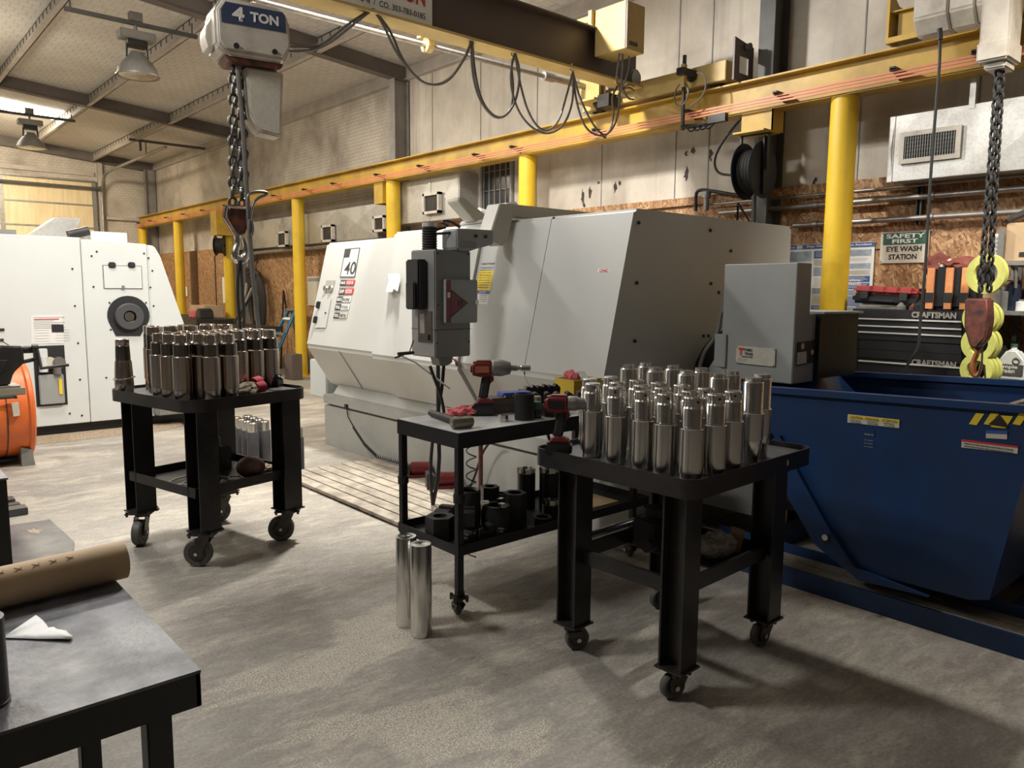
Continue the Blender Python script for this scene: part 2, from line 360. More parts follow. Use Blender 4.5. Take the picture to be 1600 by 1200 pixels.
M['grit']=pm('absorbent_granules',(.55,.42,.28),.9,0,.6,70,bump=1,bscale=90,col2=(.20,.15,.11))
M['ladderblue']=pm('ladder_blue',(.035,.15,.27),.5,0,.2,12)
M['sky']=pm('roof_light_panel',(.9,.9,.9),.4,emit=(1,.93,.78),es=9)
M['plate']=pm('floor_plate_steel',(.105,.107,.11),.42,.4,.45,6,lo=.3,hi=.65)
M['greyconduit']=pm('conduit_zinc',(.42,.40,.37),.4,.7,.3,15)
M['glassdark']=pm('window_dark',(.03,.035,.04),.15)
M['hvis']=pm('hi_vis_orange',(.85,.34,.13),.75,0,.2,20)
M['peach']=pm('reddish_leather',(.24,.06,.04),.7,0,.4,15)
M['pinkish']=pm('poster_pale_blue',(.42,.50,.60),.6,0,.3,20)
# ================================================================== the setting
WX, WY = 6.62, 22.2
def struct(mb,name,mat,**k): return mb.build(name,mat,kind='structure',smooth=k.pop('smooth',False),**k)
struct(MB().box(-7,WX+.1,-4,WY+.1,-.1,0),'floor',M['floor'])
def roofz(x,off=0): return 4.82+.083*(WX-x)+off
# roof sheet (insulated liner), sloping up away from the long wall
struct(MB().prism([(WX+.1,roofz(WX+.1)),(WX+.1,roofz(WX+.1)+.08),(-7,roofz(-7)+.08),(-7,roofz(-7))],-4,WY+.1,'Y'),'ceiling',M['roof'])
# long wall: smooth liner near, netted liner beyond the green column
struct(MB().box(WX,WX+.1,-4,9.93,0,4.95),'wall_right',M['liner'])
struct(MB().box(WX,WX+.1,9.93,WY+.1,0,4.95),'wall_right_far',M['net'])
struct(MB().box(-7,WX,WY,WY+.1,0,6.2),'wall_far',M['net2'])
struct(MB().box(-7.1,-7,-4,WY,0,6.2),'wall_left',M['shed'])
struct(MB().box(-7.1,WX+.1,-4.1,-4,0,6.2),'wall_back',M['shed'])
# strand-board wainscot, 8 ft high
b=MB()
for y0 in [ -4+2.44*k for k in range(11)]:
    b.box(WX-.022,WX-.002,y0+.003,min(y0+2.437,WY-.01),0,2.44)
struct(b,'trim_1',M['osb'])
b=MB(); b.box(WX-.06,WX-.023,-4,9.4,2.42,2.50); struct(b,'trim_2',M['osb'])
# wall seams in the smooth liner
b=MB()
for y in (5.0,6.02,7.1,8.2,9.3,2.2,3.1,1.2,4.6): b.box(WX-.006,WX-.001,y,y+.012,2.5,4.7)
struct(b,'trim_3',M['greycol'])
# eave girder and purlins, rafters, columns
def zbeam(b,x,y0,y1,z0,z1,fl=.07):
    b.box(x-.006,x+.006,y0,y1,z0,z1); b.box(x-fl,x+.006,y0,y1,z0,z0+.012); b.box(x-.006,x+fl,y0,y1,z1-.01,z1)
n=4
for X in (5.19,3.775,2.36,.95,-.46,-1.87,-3.28,-4.7):
    b=MB(); zb=4.60+.083*(WX-X); zbeam(b,X,-4,WY-.02,zb,roofz(X)-.003); struct(b,'trim_%d'%n,M['girt']); n+=1
b=MB(); b.box(WX-.09,WX-.001,-4,WY-.02,4.62,4.63); b.box(WX-.02,WX-.001,-4,WY-.02,4.63,roofz(WX)-.003); struct(b,'trim_%d'%n,M['girt']); n+=1
for Y in (3.85,9.95,16.1,22.06):
    b=MB(); x0,x1=-7,WX-.02; d=.20
    def q(x,o): return roofz(x)-o
    b.prism([(x0,q(x0,d+.02)),(x0,q(x0,.004)),(x1,q(x1,.004)),(x1,q(x1,d+.02))],Y-.005,Y+.005,'Y')
    b.prism([(x0,q(x0,d+.03)),(x0,q(x0,d+.02)),(x1,q(x1,d+.02)),(x1,q(x1,d+.03))],Y-.075,Y+.075,'Y')
    struct(b,'trim_%d'%n,M['steelbeam']); n+=1
for Y,mt in ((3.86,'darkcol'),(9.95,'greycol'),(16.1,'greycol'),(21.95,'greycol')):
    b=MB(); b.box(WX-.26,WX-.02,Y-.005,Y+.005,0,4.63); b.box(WX-.27,WX-.258,Y-.075,Y+.075,0,4.63); b.box(WX-.03,WX-.0235,Y-.075,Y+.075,0,4.63)
    struct(b,'trim_%d'%n,M[mt]); n+=1
# end wall girts, door header
b=MB(); b.box(5.42,WX-.03,WY-.10,WY-.001,3.30,3.36); b.box(-7,5.2,WY-.06,WY-.001,4.36,4.46); b.box(5.27,5.38,WY-.12,WY-.001,0,4.75)
struct(b,'trim_%d'%n,M['girt']); n+=1
# dark retaining clips along the purlin tops
b=MB()
for X in (5.19,3.775,2.36,.95):
    y=7.0
    while y<22:
        b.box(X-.014,X-.0062,y,y+.018,roofz(X)-.085,roofz(X)-.01); y+=.235
struct(b,'trim_%d'%n,M['darkcol']); n+=1
# brown stains and torn liner patches on the long wall
b=MB(); rnd=random.Random(3)
for (px,py,h) in((910,308,.26),(922,300,.16),(962,292,.20),(1072,272,.20),(1072,240,.10),(1083,235,.14),(1110,240,.18),(1272,285,.12),(968,287,.1),(935,285,.05),(912,320,.1)):
    c=onX(px,py,WX-.004)
    pts=[(c.x,c.y+(.026*rnd.uniform(.15,1.4))*cos(t),c.z+h/2.4*rnd.uniform(.3,1.15)*sin(t)) for t in [k*2*pi/14 for k in range(14)]]
    b.poly(pts)
struct(b,'trim_%d'%n,pm('torn_liner',(.06,.045,.035),.8)); n+=1
# roll-up door in the end wall
DR=thing('door_1',None,None); DR['kind']='structure'
DY=WY-.05
zs=[0,.62,1.24,1.86,2.48,3.05,3.62,4.2]
for i in range(7):
    b=MB(); b.box(-2.0,5.2,DY-.03,DY,zs[i]+.006,zs[i+1]-.006); b.build('door_section',M['panelwood'],DR,smooth=False)
for i in range(8):
    b=MB(); b.box(-2.0,5.24,DY-.05,DY-.031,zs[i]-.018,zs[i]+.018)
    b.build('door_rail',M['doortrack'],DR,smooth=False)
for x in (-.9,1.1,3.15,5.16):
    b=MB(); b.box(x-.05,x+.05,DY-.06,DY-.052,0,4.2); b.build('door_stile',M['doortrack'],DR,smooth=False)
b=MB(); b.tube([(-2.0,DY-.16,4.04),(5.3,DY-.16,4.04)],.035,10); b.box(5.26,5.30,DY-.2,DY-.12,3.98,4.1); b.build('torsion_tube',M['darkcol'],DR)
b=MB(); b.tube([(5.33,DY-.08,0.05),(5.33,DY-.08,3.7),(5.33,DY-.12,4.05),(5.33,DY-.35,4.32),(5.33,DY-.75,4.42),(5.33,16.9,4.42)],.032,8,sm=2); b.build('door_track',M['doortrack'],DR)
b=MB(); b.box(-2,5.2,DY-.1,DY-.02,4.2,4.24); b.build('door_header',M['doortrack'],DR,smooth=False)
tag(DR,'panelled roll-up door in the far end wall','door')
for k in('category',): del DR[k]
# translucent roof light panel between the purlins
b=MB(); b.prism([(2.40,roofz(2.40)-.03),(2.40,roofz(2.40)-.012),(3.72,roofz(3.72)-.012),(3.72,roofz(3.72)-.03)],18.0,18.9,'Y'); b.prism([(.99,roofz(.99)-.03),(.99,roofz(.99)-.012),(2.31,roofz(2.31)-.012),(2.31,roofz(2.31)-.03)],18.0,18.9,'Y'); o=struct(b,'window_2',M['sky'])
# barred window in the long wall
b=MB(); y0,y1,z0,z1=7.52,8.16,2.46,3.24
Wd=thing('window_1',None,None); Wd['kind']='structure'
MB().box(WX-.012,WX-.002,y0,y1,z0,z1).build('window_pane',M['glassdark'],Wd,smooth=False)
b=MB(); fr=[(y0,y0+.04,z0,z1),(y1-.04,y1,z0,z1),(y0,y1,z0,z0+.04),(y0,y1,z1-.04,z1)]
for a in fr: b.box(WX-.05,WX-.013,*a)
b.build('window_frame',M['doortrack'],Wd,smooth=False)
b=MB()
for k in range(5):
    y=y0+.1+k*.11; b.box(WX-.065,WX-.052,y-.006,y+.006,z0,z1)
for k in range(3): z=z0+.15+k*.24; b.box(WX-.052,WX-.047,y0,y1,z-.004,z+.004)
b.build('window_bars',M['doortrack'],Wd,smooth=False)

# ================================================================== yellow crane runway
RX=6.2; RZ0,RZ1=3.12,3.37
rw=thing('crane_runway','long yellow steel runway beam on round columns along the right wall','crane runway',(RX,11,0))
b=MB(); b.box(RX-.008,RX+.008,-2.5,22.0,RZ0,RZ1); b.box(RX-.09,RX+.09,-2.5,22.0,RZ0-.014,RZ0); b.box(RX-.09,RX+.09,-2.5,22.0,RZ1,RZ1+.014)
b.build('runway_beam',M['yellow'],rw,smooth=False)
for Y in (-.5,3.04,6.81,9.7,12.77,15.99,19.03,21.84):
    b=MB(); b.cyl((RX,Y,.012),(RX,Y,RZ0-.016),.105,n=28); b.box(RX-.15,RX+.15,Y-.15,Y+.15,0,.012); b.build('column',M['yellowcol'],rw)
for Y,s in((9.95,1),(16.1,1)):
    b=MB(); b.box(RX-.10,WX-.275,Y-.12,Y-.105,2.80,RZ0-.016); b.box(RX-.10,WX-.275,Y+.105,Y+.12,2.80,RZ0-.016); b.box(RX-.1,RX-.085,Y-.104,Y+.104,2.80,RZ0-.016); b.build('tie_bracket',M['yellow'],rw,smooth=False)
b=MB()
for k in range(3): b.box(RX-.16-.004*k,RX-.148-.004*k,-2.4,21.9,3.178-k*.026,3.193-k*.026)
b.build('conductor_bars',M['copper'],rw,smooth=False)
hy=[2.05,2.6,3.55,4.45,5.6,6.9,7.6,8.8,9.9,11.2,12.2,13.4,14.6,15.7,17,18.2,19.4,20.6,21.6]
for Y in [1.2]+hy:
    b=MB(); b.box(RX-.20,RX-.009,Y-.02,Y+.02,3.205,3.217); b.prism([(RX-.20,3.204),(RX-.01,3.204),(RX-.01,3.15)],Y+.014,Y+.02,'Y'); b.box(RX-.18,RX-.135,Y-.03,Y+.03,3.194,3.2045); b.build('bar_hanger',M['black'],rw,smooth=False)

# ================================================================== bridge crane
BY=5.05
br=thing('bridge_crane','overhead bridge beam with shade-toned brown web and pale yellow underside crossing the bay','bridge crane',(3.5,BY,3.5))
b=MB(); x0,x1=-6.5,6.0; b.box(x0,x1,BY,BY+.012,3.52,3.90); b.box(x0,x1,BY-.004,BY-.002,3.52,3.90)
b.box(x0,x1,BY-.09,BY+.1,3.90,3.915); b.build('web_and_top_flange',M['shadebrown'],br,smooth=False)  # web coloured brown as if in shade
MB().box(x0,x1,BY-.10,BY+.11,3.50,3.52).build('bottom_flange',M['tan'],br,smooth=False)
# white capacity sign riveted on the web
p0=onY(504,2,BY-.02); p1=onY(673,40,BY-.02)
sg=MB().box(1.9,3.585,BY-.012,BY-.006,3.545,3.88).build('capacity_sign',M['white'],br,smooth=False)
text('5 TON',(3.16,BY-.013,3.675),(1,0,0),(0,0,1),.36,.12,M['red'],sg,bold=.02)
text('304-7818  /  CO. 303-783-0185',(2.84,BY-.013,3.585),(1,0,0),(0,0,1),.68,.042,M['ink'],sg,bold=.01)
# end truck on the runway
MB().box(RX-.10,RX+.10,4.1,5.85,3.43,3.60,.004).build('end_truck',M['tan'],br,smooth=False)
for y in(4.25,5.7):
    b=MB(); b.cyl((RX-.03,y,3.46),(RX+.03,y,3.46),.075,n=20); b.build('truck_wheel',M['darkmetal'],br)
b=MB(); pts=[(RX-.12,3.40),(RX-.12,3.72),(RX-.04,3.76),(RX+.08,3.74),(RX+.12,3.66),(RX+.12,3.40)]
b.ring([(RX-.15,3.40),(RX-.15,3.76),(RX+.15,3.72),(RX+.15,3.40)],[(RX-.07,3.47),(RX-.07,3.62),(RX+.07,3.62),(RX+.07,3.47)],3.98,3.998,'Y')
b.cyl((RX+.02,3.93,3.70),(RX+.02,3.97,3.70),.03,n=12); b.build('end_stop',M['shadebrown'],br,smooth=False)
b=MB(); b.cyl((RX-.13,4.45,3.52),(RX-.105,4.45,3.52),.05,n=14); b.build('truck_bolt',M['darkmetal'],br)
b=MB(); b.box(5.85,6.1,5.45,5.72,3.46,3.48); b.box(6.0,6.02,5.45,5.72,3.48,3.72); b.box(5.92,5.95,5.45,5.72,3.48,3.72); b.build('gear_bracket',M['tan'],br,smooth=False)
b=MB(); b.cyl((5.98,5.35,3.62),(5.98,5.02,3.60),.085,n=20,bev=.015); b.build('drive_motor',M['toolgrey'],br)
b=MB(); b.cyl((6.03,5.6,3.55),(6.03,5.5,3.42),.07,n=14); b.box(5.9,6.05,5.30,5.45,3.38,3.50); b.build('drive_gearbox',M['darkmetal'],br)
b=MB(); b.cyl((-6.4,5.66,3.63),(5.35,5.66,3.63),.022,n=12); b.build('drive_shaft',M['greyconduit'],br)
b=MB(); b.cyl((5.35,5.66,3.63),(5.48,5.66,3.63),.042,n=12); b.cyl((5.49,5.66,3.63),(5.92,5.66,3.63),.03,n=12); b.build('shaft_coupling',M['greyconduit'],br)
b=MB(); b.box(3.93,4.03,5.15,5.17,3.55,3.90); b.box(3.93,4.03,5.17,5.75,3.70,3.715); b.cyl((3.95,5.66,3.63),(4.01,5.66,3.63),.06,n=14); b.build('shaft_hanger',M['tan'],br,smooth=False)
# control box hung off the end
cb=MB().box(5.34,5.60,4.62,4.98,3.66,4.06,.004).build('control_box',M['tan'],br,smooth=False)
b=MB(); b.box(5.342,5.352,4.60,4.62,3.66,4.06); b.box(5.40,5.50,4.612,4.619,3.70,3.73); b.build('box_lid_seam',M['shadebrown'],cb,smooth=False)
b=MB(); b.box(5.3,5.35,4.99,5.03,3.93,4.06); b.box(5.3,5.60,4.98,5.04,3.915,3.93); b.build('box_bracket',M['tan'],br,smooth=False)
MB().box(5.36,5.42,4.985,6.0,3.99,4.045).build('box_arm',M['tan'],br,smooth=False)
b=MB()
for pth in ([(5.42,4.75,3.66),(5.45,4.8,3.55),(5.55,4.9,3.46),(5.68,4.92,3.42)],[(5.46,4.75,3.66),(5.52,4.8,3.58),(5.62,4.9,3.48),(5.68,4.92,3.42)],[(5.55,4.75,3.66),(5.6,4.8,3.52),(5.62,4.9,3.40),(5.60,4.93,3.34)],
            [(5.68,4.92,3.44),(5.8,4.95,3.50),(5.9,4.98,3.5)],[(5.68,4.92,3.43),(5.8,4.95,3.47),(5.9,4.98,3.46)],[(5.68,4.92,3.42),(5.78,4.95,3.36),(5.9,4.98,3.38)]):
    b.tube(pth,.009,6,sm=2)
b.build('box_cables',M['cable'],br)
# collector arm reaching down to the conductor bars
b=MB(); b.box(5.93,5.97,4.42,4.46,3.40,3.60); b.build('arm_clamp',M['tan'],br,smooth=False)
b=MB(); b.box(5.94,5.965,4.425,4.45,3.02,3.68); b.box(5.88,6.1,4.40,4.47,3.50,3.56); b.tube([(5.95,4.44,3.05),(6.0,4.3,3.05),(6.04,4.1,3.07)],.02,8); b.box(6.0,6.05,4.02,4.2,3.05,3.12)
for k in range(4): b.tube([(5.97,4.4-.06*k,3.04),(5.98,4.36-.06*k,2.99),(6.02,4.32-.06*k,3.05)],.007,5,sm=2)
b.build('collector_arm',M['black'],br,smooth=False)
b=MB(); b.tube([(5.95,4.46,3.44)]+[(5.95+.03*sin(t),4.46+.10*sin(t),3.34+.10*cos(t)) for t in [k*.5 for k in range(13)]],.008,6,sm=1); b.tube([(5.95,4.3,3.5),(5.97,4.22,3.48),(5.96,4.2,3.3),(5.95,4.38,3.2)],.007,6,sm=2); b.build('slack_loop',M['cable'],br)
# festoon cable swags on trolley hooks
FZ=3.55
hk=[(2.98,3.56),(3.93,3.50),(4.37,3.51),(5.06,3.52),(5.66,3.53)]
for x,z in hk:
    b=MB(); b.tube([(x+.022*sin(t),BY-.06,z-.01+.035*cos(t)) for t in [k*2*pi/12 for k in range(12)]],.006,6,closed=True); b.build('festoon_hook',M['chrome'],br)
def swag(xa,za,xb,zb,zl,y=BY-.06,n=26,wob=0.,pw=2):
    P=[]
    for i in range(n+1):
        t=i/n; s=1-abs(2*t-1)**pw; P.append((xa+(xb-xa)*t+wob*sin(2*pi*t),y+.02*sin(pi*t),(za+(zb-za)*t)*(1-s)+zl*s if True else 0))
    return P
def onto(pl,y): return [tuple(onY(px,py,y)) for px,py in pl]
fes=[[(437,78),(470,82),(510,72),(550,40),(583,14)],
 [(583,14),(600,40),(618,82),(645,116),(668,134),(700,130),(724,95),(738,62)],
 [(738,62),(736,100),(745,150),(768,184),(790,184),(808,155),(813,110),(805,84)],
 [(805,84),(797,110),(800,150),(818,190),(850,212),(880,200),(896,160),(895,112)],
 [(895,112),(900,160),(915,205),(945,215),(962,195),(968,165),(968,130)]]
fes2=[[(437,72),(465,74),(500,74),(545,36),(583,14)],
 [(583,14),(612,50),(626,90),(650,122),(672,136),(705,124),(730,85),(738,62)],
 [(738,62),(741,110),(752,160),(775,186),(797,178),(803,140),(798,100),(805,84)],
 [(805,84),(812,130),(826,180),(848,208),(872,195),(885,150),(895,112)],
 [(895,112),(904,150),(928,200),(950,216),(960,180),(955,150),(968,130)]]
for nm,ff,yy in(('festoon_cable',fes,BY-.07),('festoon_cable',fes2,BY-.05)):
    for seg in ff:
        MB().tube(onto(seg,yy),.010,7,sm=3).build(nm,M['cable'],br)

# ================================================================== 4 ton chain hoist on the bridge
HY=BY; hx=2.13
ho=thing('chain_hoist','cream chain hoist with navy capacity plate hanging from the bridge beam','hoist',(hx,HY,3.0))
ax=Vector((.955,-.297,0)); nrm=Vector((-.297,-.955,0))
HM=Matrix.Translation((hx+.0,HY-.03,3.14))@Matrix.Rotation(-.12,4,'Z')@Matrix.Rotation(-.02,4,'Y')
# body faces: x along ax, y depth, z up
b=MB(); W2=.235; pts=[(-W2,-.09),(-W2,.13),(-W2+.05,.20),(W2-.06,.20),(W2,.13),(W2,-.05),(W2-.05,-.14),(-W2+.06,-.14)]
b.prism(pts,-.11,.16,'Y',bev=.018,mx=HM); b.build('hoist_body',M['hoist'],ho)
b=MB(); b.prism([(-W2+.015,-.06),(-W2+.015,.12),(-W2+.06,.185),(W2-.07,.185),(W2-.015,.12),(W2-.015,-.04),(W2-.06,-.11),(-W2+.05,-.11)],-.125,-.105,'Y',bev=.008,mx=HM); b.build('front_cover',M['hoist'],ho)
b=MB(); b.prism([(-.20,.045),(-.20,.12),(-.17,.168),(.185,.168),(.20,.15),(.20,.045)],-.1275,-.1255,'Y',mx=HM); npl=b.build('capacity_plate',M['navy'],ho,smooth=False)
X=HM.to_3x3()@Vector((1,0,0)); U=HM.to_3x3()@Vector((0,0,1))
text('4',HM@Vector((-.135,-.1285,.066)),X,U,.075,.085,M['white'],npl,bold=.04)
text('TON',HM@Vector((-.025,-.1285,.076)),X,U,.18,.06,M['white'],npl,bold=.04)
b=MB(); b.prism([(-.18,-.14),(.19,-.14),(.17,-.175),(-.15,-.175)],-.09,.12,'Y',bev=.006,mx=HM); b.build('bottom_guide',M['rusty'],ho)
b=MB(); b.prism([(-.24,.08),(-.27,.03),(-.275,-.03),(-.26,-.09),(-.23,-.1),(-.23,.11)],-.02,.14,'Y',bev=.02,mx=HM); b.build('side_cover',M['hoist'],ho)
for x,z in((-.12,-.085),(.12,-.085)):
    b=MB(); b.cyl(HM@Vector((x,-.14,z)),HM@Vector((x,-.124,z)),.017,n=10); b.build('cover_screw',M['darkmetal'],ho)
b=MB(); b.prism([(-.05,-.18),(.20,-.18),(.165,-.60),(.02,-.58),(-.04,-.48)],-.05,.10,'Y',bev=.010,mx=HM); b.build('chain_container',M['hoist'],ho)
b=MB(); b.prism([(-.03,-.20),(.18,-.19),(.15,-.58),(.03,-.56),(-.025,-.46)],-.054,-.0505,'Y',mx=HM); b.build('container_panel',M['offw'],ho,smooth=False)
b=MB(); b.tube([HM@Vector((0,.02,.2)),HM@Vector((0,.02,.30)),HM@Vector((0,.02,.36))],.02,10)
b.tube([HM@Vector((.045*sin(t),.02,.30+.06*cos(t))) for t in [k*2*pi/14 for k in range(14)]],.014,8,closed=True); b.cyl((hx-.06,HY,3.44),(hx+.06,HY,3.44),.05,n=14); b.box(hx-.09,hx+.09,HY-.03,HY+.03,3.44,3.50); b.build('suspension_hook',M['chrome'],ho)
def chain(b,path,L=.07,Wd=.045,r=.0085,start=0):
    P=[Vector(p) for p in path]; seg=[(a,c,(c-a).length) for a,c in zip(P,P[1:])]; tot=sum(s[2] for s in seg); n=int(tot/(L-2*r)); pos=0
    for i in range(n):
        d=(i+.5)*(L-2*r); k=0
        while k<len(seg)-1 and d>seg[k][2]: d-=seg[k][2]; k+=1
        a,c,l=seg[k]; ctr=a+(c-a)*(d/l); q=(c-a).normalized()
        sd=q.cross(Vector((.35,.93,0))).normalized() if (i+start)%2 else q.cross(Vector((.93,-.35,0))).normalized()
        h=L/2-Wd/2; ww=Wd/2-r
        pts=[ctr+q*(h+ww*sin(t)-0)+sd*ww*cos(t) for t in (0,.79,1.57,2.36,3.14)]+[ctr-q*(h+ww*sin(t))-sd*ww*cos(t) for t in (0,.79,1.57,2.36,3.14)]
        b.tube(pts,r,6,closed=True)
ch=onY(361,100,HY); 
cbk=[(364,98,363,326),(377,105,384,328),(371,104,378,328)]
for i,(a0,b0,a1,b1) in enumerate(cbk):
    b=MB(); chain(b,[onY(a0,b0,HY-.02+.03*i),onY(a1,b1,HY-.02+.03*i)],.088,.062,.0115,start=i); b.build('load_chain',M['chainm'],ho)
# hook block
pt=[onY(px,py,HY) for px,py in((354,320),(389,323),(385,350),(378,368),(368,366),(353,343),(351,338))]
b=MB(); b.prism([(p.x,p.z) for p in pt],HY-.05,HY+.06,'Y',bev=.012); hb=b.build('hook_block',M['rusty'],ho)
b=MB(); b.tube([onY(px,py,HY-.055) for px,py in((355,323),(387,326))],.008,6); b.tube([onY(px,py,HY-.05) for px,py in((354,322),(351,340),(368,368))],.009,6); b.build('block_rim',M['chrome'],hb)
b=MB(); c=onY(375,392,HY)
P=[(371,368),(372,380),(368,390),(367,400),(372,407),(380,406),(385,398),(385,385),(381,372)]
b.tube([onY(x,y,HY) for x,y in P],[.02,.018,.02,.026,.03,.028,.024,.018,.012],10,sm=1); b.build('load_hook',M['chrome'],hb)
# pendant cable hanging beside the chain
b=MB(); b.tube([tuple(onY(px,py,HY-.06)) for px,py in((371,88),(373,130),(380,200),(384,280),(388,330),(392,400),(398,460),(408,545))],.016,8,sm=2)
b.tube([tuple(onY(px,py,HY-.07)) for px,py in((388,340),(386,310),(390,300),(412,299),(420,303),(400,310),(393,325),(388,360),(391,372),(396,360),(393,345))],.010,7,sm=2)
b.build('pendant_cable',M['cable'],ho)
b=MB(); b.tube([tuple(onY(px,py,HY-.02)) for px,py in((374,407),(370,450),(374,505),(378,545),(382,500),(379,450),(376,407))],.010,6,sm=1); b.build('lifting_sling',M['rubber'],ho)

# ================================================================== second hoist at right
h2=thing('trolley_hoist','cream trolley hoist with yellow end truck at the right end of the runway','hoist',(5.8,2.1,3.3))
MB().box(RX-.1,RX+.1,-1.6,2.62,3.42,3.62,.004).build('end_truck',M['yellow'],h2,smooth=False)
b=MB(); b.prism([(RX-.16,3.40),(RX-.16,3.72),(RX-.10,3.76),(RX+.0,3.70),(RX+.14,3.70),(RX+.14,3.40)],2.66,2.68,'Y'); b.box(RX-.16,RX-.14,2.40,2.66,3.40,3.44); b.box(RX-.14,RX+.1,2.3,2.66,3.62,3.63); b.build('end_stop',M['yellow'],h2,smooth=False)
b=MB(); b.cyl((RX-.19,2.42,3.52),(RX-.1,2.42,3.52),.038,n=16); b.cyl((RX-.2,2.42,3.52),(RX-.19,2.42,3.52),.022,n=6); b.build('truck_bolt',M['darkmetal'],h2)
hz=5.75
c0=onX(1437,75,hz); c1=onX(1534,50,hz)
def hexprof(c,w_,h_,k=.35): return [(c[0]-w_,c[1]-h_*k),(c[0]-w_,c[1]+h_),(c[0]+w_,c[1]+h_),(c[0]+w_,c[1]-h_*k),(c[0]+w_*.4,c[1]-h_),(c[0]-w_*.4,c[1]-h_)]
zc=3.46
for y0_,y1_,hh in ((2.12,2.34,.16),(1.96,2.115,.16),(1.80,1.955,.155)):
    b=MB(); b.prism(hexprof((hz+.05,zc),.13,hh),y0_,y1_,'Y',bev=.012); b.build('motor_housing',M['hoist'],h2)
pA=onX(1527,88,5.62); pB=onX(1573,112,5.62); pC=onX(1534,0,5.62)
b=MB(); b.box(5.62,5.84,pB.y,pA.y,3.06,3.75,.015); b.build('hoist_body',M['hoist'],h2)
b=MB(); b.box(5.605,5.86,pB.y-.005,pA.y+.005,3.02,3.145,.012); b.box(5.65,5.83,pB.y+.02,pA.y-.03,2.975,3.02,.01); b.build('chain_guide',M['hoist'],h2)
b=MB(); b.cyl((5.75,1.58,3.52),(5.75,1.25,3.52),.12,n=20,bev=.02); b.build('rear_motor',M['toolgrey'],h2)
b=MB(); pts=[onX(x,y,5.7) for x,y in((1468,48),(1469,90),(1463,160),(1455,260),(1450,345),(1446,420),(1437,510),(1436,545),(1420,565),(1415,578))]
b.tube(pts,.0105,8,sm=2); b.tube([onX(1468,45,5.7),onX(1469,62,5.7)],.018,8); b.build('pendant_cable',M['rubber'],h2)
b=MB(); p=onX(1415,578,5.7); b.box(p.x-.03,p.x+.03,p.y-.035,p.y+.035,p.z-.16,p.z+.0,.01); b.build('pendant_control',M['black'],h2)
for i,(a0,b0,a1,b1) in enumerate(((1559,110,1531,465),(1566,110,1545,463))):
    b=MB(); chain(b,[onX(a0,b0,5.70+.03*i),onX(a1,b1,5.70+.03*i)],.066,.048,.0095,start=i); b.build('load_chain',M['rubber'],h2)
b=MB(); pts=[onX(x,y,5.7) for x,y in((1512,466),(1548,466),(1550,500),(1545,528),(1530,545),(1520,542),(1511,512))]
b.prism([(p.y,p.z) for p in pts],5.64,5.76,'X',bev=.012); hb=b.build('hook_block',M['rusty'],h2)
b=MB(); b.tube([onX(x,y,5.7) for x,y in((1530,538),(1527,552),(1520,566),(1519,580),(1524,589),(1531,582),(1534,566))],[.016,.016,.017,.017,.014,.011,.007],9,sm=1); b.build('load_hook',M['orangehook'],hb)
b=MB(); b.tube([onX(x,y,5.66) for x,y in((1532,520),(1536,560),(1528,590),(1515,610),(1528,616),(1540,600),(1538,570))],.006,6,sm=1); b.build('tag_line',M['rubber'],hb)

# ================================================================== roof lamps
def lamp(name,label,X,Y,zt,zb,Rr,strut):
    t=thing(name,label,'high-bay lamp',(X,Y,zb),0,'unlit high-bay lamps under the roof'); s=zt
    h=s-zb
    MB().box(strut[0]-X,strut[1]-X,-.02,.02,h-.025,h+.025,world=False) if False else None
    b=MB(); b.box(strut[0],strut[1],Y-.022,Y+.022,s-.025,s+.02); b.cyl((strut[0]+.06,Y,s),(strut[0]+.06,Y,roofz(strut[0]+.06,-.22)),.01,n=6); b.cyl((strut[1]-.06,Y,s),(strut[1]-.06,Y,roofz(strut[1]-.06,-.22)),.01,n=6); b.build('strut',M['darkcol'],t,smooth=False)
    b=MB(); b.box(X-.07,X+.07,Y-.05,Y+.05,s+.02,s+.12); b.cyl((X,Y,s-.02),(X,Y,zb+.52),.02,n=8); b.build('junction_box',M['toolgrey'],t,smooth=False)
    b=MB(); b.box(X-.20,X+.20,Y-.10,Y+.10,zb+.40,zb+.50,.01); b.build('ballast_box',M['lampmetal'],t)
    b=MB(); b.box(X-.11,X+.11,Y-.07,Y+.07,zb+.32,zb+.40,.008)
    for sx in(-1,1): b.tube([(X+sx*.11,Y,zb+.36),(X+sx*.12,Y,zb+.2),(X+sx*.05,Y,zb+.24)],.014,6)
    b.build('yoke',M['darkmetal'],t)
    b=MB(); b.lathe([(.05,.27),(.07,.27),(.10,.22),(.165,.15),(.215,.08),(Rr,.0),(Rr+.012,-.004),(Rr+.012,-.014),(Rr-.01,-.012),(.20,.075),(.15,.14),(.09,.20),(.045,.25)],(X,Y,zb),n=32); b.build('reflector',M['lampmetal'],t)
    b=MB(); b.ball((X,Y,zb+.0),Rr-.015,Rr-.015,.03,20); b.build('lens',M['lampglass'],t)
    return t
lamp('high_bay_lamp','grey bell-shaped roof lamp nearer the camera, left of the chain hoist',2.955,10.27,4.70,4.10,.235,(2.2,3.68))
lamp('high_bay_lamp','bell-shaped roof lamp in front of the bright roof panel at far left',2.97,17.08,4.73,4.14,.25,(1.6,3.73))
u=thing('strut_hanger','dark ceiling strut holding the end of the roll-up door track','strut',(5.4,18.3,4.7))
b=MB(); b.box(5.0,6.6,18.2,18.25,4.69,4.74); b.cyl((5.33,18.22,4.47),(5.33,18.22,4.69),.012,n=6); b.box(5.2,5.24,18.2,18.25,4.5,4.69); b.build('strut',M['darkcol'],u,smooth=False)
